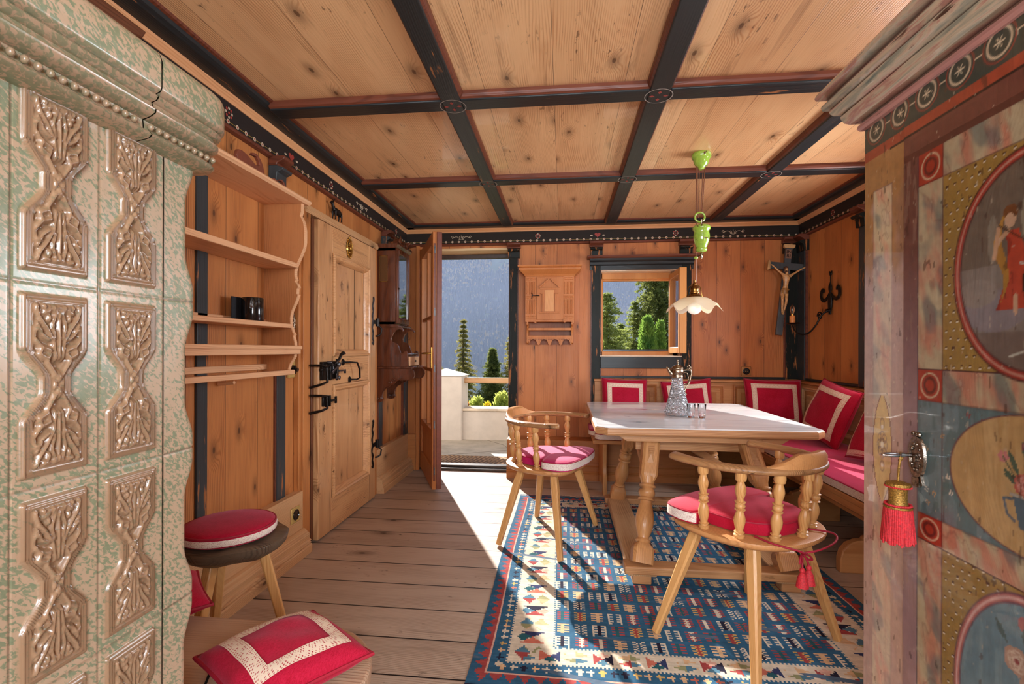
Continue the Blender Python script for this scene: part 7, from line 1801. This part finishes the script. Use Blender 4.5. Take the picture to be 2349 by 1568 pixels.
def tufts(vs_, fs, c, n, spread, ln, wd_, rnd, droop=0.0):
    for _ in range(n):
        p = Vector(c)+Vector((rnd.gauss(0, spread), rnd.gauss(0, spread), rnd.gauss(0, spread*.7)))
        d = Vector((rnd.gauss(0, 1), rnd.gauss(0, 1), rnd.gauss(0, .6)-droop)).normalized(); s_d = d.cross(Vector((rnd.gauss(0, 1), rnd.gauss(0, 1), rnd.gauss(0, 1)))).normalized()*wd_
        k = len(vs_); vs_.extend([tuple(p-s_d), tuple(p+s_d), tuple(p+d*ln)]); fs.append((k, k+1, k+2))
def conifer(name, label, x, y, z0, z1, r, kind='spruce', seed=0, dens=1.0, droop=.25, cat='tree', group=None, gap=0.0, frm=0.0, top=.9):
    rnd = random.Random(seed); t = thing(name, label, cat, (x, y, z0), 0, group); H_ = z1-z0
    tk = MB().tube([(0, 0, 0), (H_*.004, 0, H_*.4), (-H_*.003, 0, H_*.75), (0, 0, H_)], [H_*.016, H_*.012, H_*.007, H_*.001], 8)
    vs_, fs = [], []; nl = int(20*dens)+6; br = MB()
    for i in range(nl):
        f = frm+(1-frm)*(i+.5)/nl; h = f*H_; R_ = r*((1-f)**top)*(.72+.42*rnd.random())+.03*r
        nb = int(9+rnd.random()*4)
        for b in range(nb):
            if rnd.random() < gap: continue
            a_ = 2*PI*(b+rnd.random()*.8)/nb; L = R_*rnd.uniform(.65, 1.12); ns = max(3, int(L/(r*.085)))
            up = rnd.uniform(-.05, .2)
            pts = []
            for k in range(ns+1):
                u = k/ns; pts.append(Vector((math.cos(a_)*L*u, math.sin(a_)*L*u, h+L*(up*u*(1-u)*2-droop*u*u)+(.12*L*max(0, u-.7)))))
            if L > r*.25: br.tube(pts[:max(3, ns-1)], [H_*.0022*(1-.7*j/ns) for j in range(len(pts[:max(3, ns-1)]))], 4)
            for k in range(1, ns+1):
                u = k/ns; sp_ = r*.034*(1.15-u*.4)
                tufts(vs_, fs, pts[k], int(17*dens), sp_*1.4, r*.085, r*.018, rnd, .5 if droop > .3 else .15)
    tufts(vs_, fs, (0, 0, H_*.99), 14, r*.02, r*.09, r*.014, rnd, -.8)
    tk.v += []
    tk.build('trunk', M_bark, t, world=False); br.build('branches', M_bark, t, world=False)
    me = bpy.data.meshes.new('foliage'); me.from_pydata(vs_, [], fs); me.update(); o = bpy.data.objects.new('foliage', me); COL.objects.link(o); me.materials.append(NM[kind]); o.parent = t; return t
def ray_xy(px, d): t = R(6.106); r_ = (px-1174.5)/1102.15*d; return r_*math.cos(t)-d*math.sin(t), r_*math.sin(t)+d*math.cos(t)
def zat(py, d): return 1.15-(py-802)/1102.15*d
def tree_at(name, label, px, d, ytop, ybot, rpx, **k):
    x, y = ray_xy(px, d); return conifer(name, label, x, y, zat(ybot, d), zat(ytop, d), rpx/1102.15*d, **k)
tree_at('spruce_tree', 'tall slim spruce seen through the open door, left of centre', 1063, 17, 732, 1030, 52, kind='spruce', seed=1, dens=1.1, droop=.30, gap=.12, top=.8)
tree_at('spruce_tree', 'dark broad young spruce right of the tall one, through the door', 1130, 15, 800, 1010, 66, kind='dark', seed=2, dens=1.2, droop=.22)
tree_at('spruce_tree', 'spruce partly hidden by the right jamb of the open door', 1172, 14, 770, 1010, 60, kind='spruce', seed=3, dens=.8, droop=.3, gap=.2)
tree_at('spruce_tree', 'spruce half hidden behind the open door leaf', 1004, 15, 800, 1010, 40, kind='spruce', seed=4, dens=.8, droop=.3)
tree_at('spruce_tree', 'tall drooping spruce filling the right side of the window', 1508, 12, 520, 930, 84, kind='dark', seed=5, dens=1.3, droop=.45, gap=.12, top=.5)
tree_at('pine_tree', 'loose stone pine in the lower left of the window', 1392, 11, 672, 930, 72, kind='pine', seed=6, dens=1.0, droop=.05, gap=.25, top=.55)
tree_at('pine_tree', 'small pointed pine in the middle of the window', 1455, 12, 690, 930, 52, kind='pine', seed=7, dens=1.0, droop=.10, gap=.2, top=.6)
tree_at('pine_tree', 'feathery pine between the stone pine and the pointed pine in the window', 1425, 13, 742, 930, 62, kind='pine', seed=17, dens=.9, droop=.05, gap=.25, top=.6)
# dense columnar cypress
def bush(name, label, px, d, ytop, ybot, rpx, kind, seed, n=2600, cat='bush', ln=.05):
    x, y = ray_xy(px, d); z0, z1 = zat(ybot, d), zat(ytop, d); r = rpx/1102.15*d; rnd = random.Random(seed); t = thing(name, label, cat, (x, y, z0)); H_ = z1-z0
    vs_, fs = [], []
    lobes = [(rnd.uniform(-.45, .45)*r, rnd.uniform(-.4, .4)*r, rnd.uniform(.75, 1.0), rnd.uniform(.35, .55)*r) for _ in range(7)]+[(0, 0, 1.0, .6*r)]
    for _ in range(n):
        lx, ly, lh, lr = lobes[rnd.randrange(len(lobes))]; f = rnd.random()**.8; rr_ = lr*(1-f**3)**.6+.01; a_ = rnd.random()*2*PI
        p = Vector((lx+rr_*math.cos(a_), ly+rr_*math.sin(a_), f*H_*lh)); d_ = (Vector((math.cos(a_)*.5, math.sin(a_)*.5, .9))+Vector((rnd.gauss(0, .3), rnd.gauss(0, .3), rnd.gauss(0, .3)))).normalized()
        s_d = d_.cross(Vector((rnd.gauss(0, 1), rnd.gauss(0, 1), rnd.gauss(0, 1)))).normalized()*ln*.28; k = len(vs_)
        vs_.extend([tuple(p-s_d), tuple(p+s_d), tuple(p+d_*ln*rnd.uniform(.7, 1.4))]); fs.append((k, k+1, k+2))
    me = bpy.data.meshes.new('foliage'); me.from_pydata(vs_, [], fs); me.update(); o = bpy.data.objects.new('foliage', me); COL.objects.link(o); me.materials.append(NM.get(kind) or kind); o.parent = t
    MB().tube([(0, 0, 0), (0, 0, H_*.7)], r*.08, 6).build('stem', M_bark, t, world=False); return t
bush('cypress', 'dense green columnar cypress low in the window', 1487, 9, 728, 900, 27, 'cypress', 21, 5200, 'cypress', .07)
bush('cypress', 'narrower second cypress spire beside the dense one', 1513, 9.2, 735, 900, 14, 'cypress', 22, 2200, 'cypress', .06)
yl = needle_mat('yellow_autumn_leaves', S(190,142,30), S(226,180,50)); rdl = needle_mat('rusty_leaves', S(120,70,44), S(150,96,60)); lg_ = needle_mat('light_green_leaves', S(110,130,60), S(170,176,90))
bush('mugo_pine', 'light green mugo pine behind the parapet, left one', 1093, 8.2, 912, 990, 17, lg_, 23, 1500, 'bush', .06)
bush('mugo_pine', 'light green mugo pine behind the parapet at the right jamb', 1153, 8.0, 902, 990, 26, lg_, 24, 2200, 'bush', .06)
bush('autumn_shrub', 'yellow autumn shrub behind the parapet between the mugo pines', 1118, 7.9, 922, 990, 13, yl, 25, 900, 'bush', .04)
bush('autumn_shrub', 'rusty brown shrub behind the parapet beside the pier', 1066, 8.0, 918, 990, 12, rdl, 26, 900, 'bush', .04)

# ================================================================ valley haze
hz = bpy.data.materials.new('valley_haze'); hz.use_nodes = True; t_ = hz.node_tree; t_.nodes.clear(); o_ = t_.nodes.new('ShaderNodeOutputMaterial'); vs2 = t_.nodes.new('ShaderNodeVolumeScatter')
vs2.inputs['Color'].default_value = (.47, .56, .84, 1); vs2.inputs['Density'].default_value = .0036; vs2.inputs['Anisotropy'].default_value = .0
t_.links.new(vs2.outputs[0], o_.inputs['Volume'])
o = MB().box(-130, 160, 62, 190, -50, 48).build('valley_haze', hz); tag(o, 'bluish autumn haze filling the valley', 'haze', None, 'stuff')
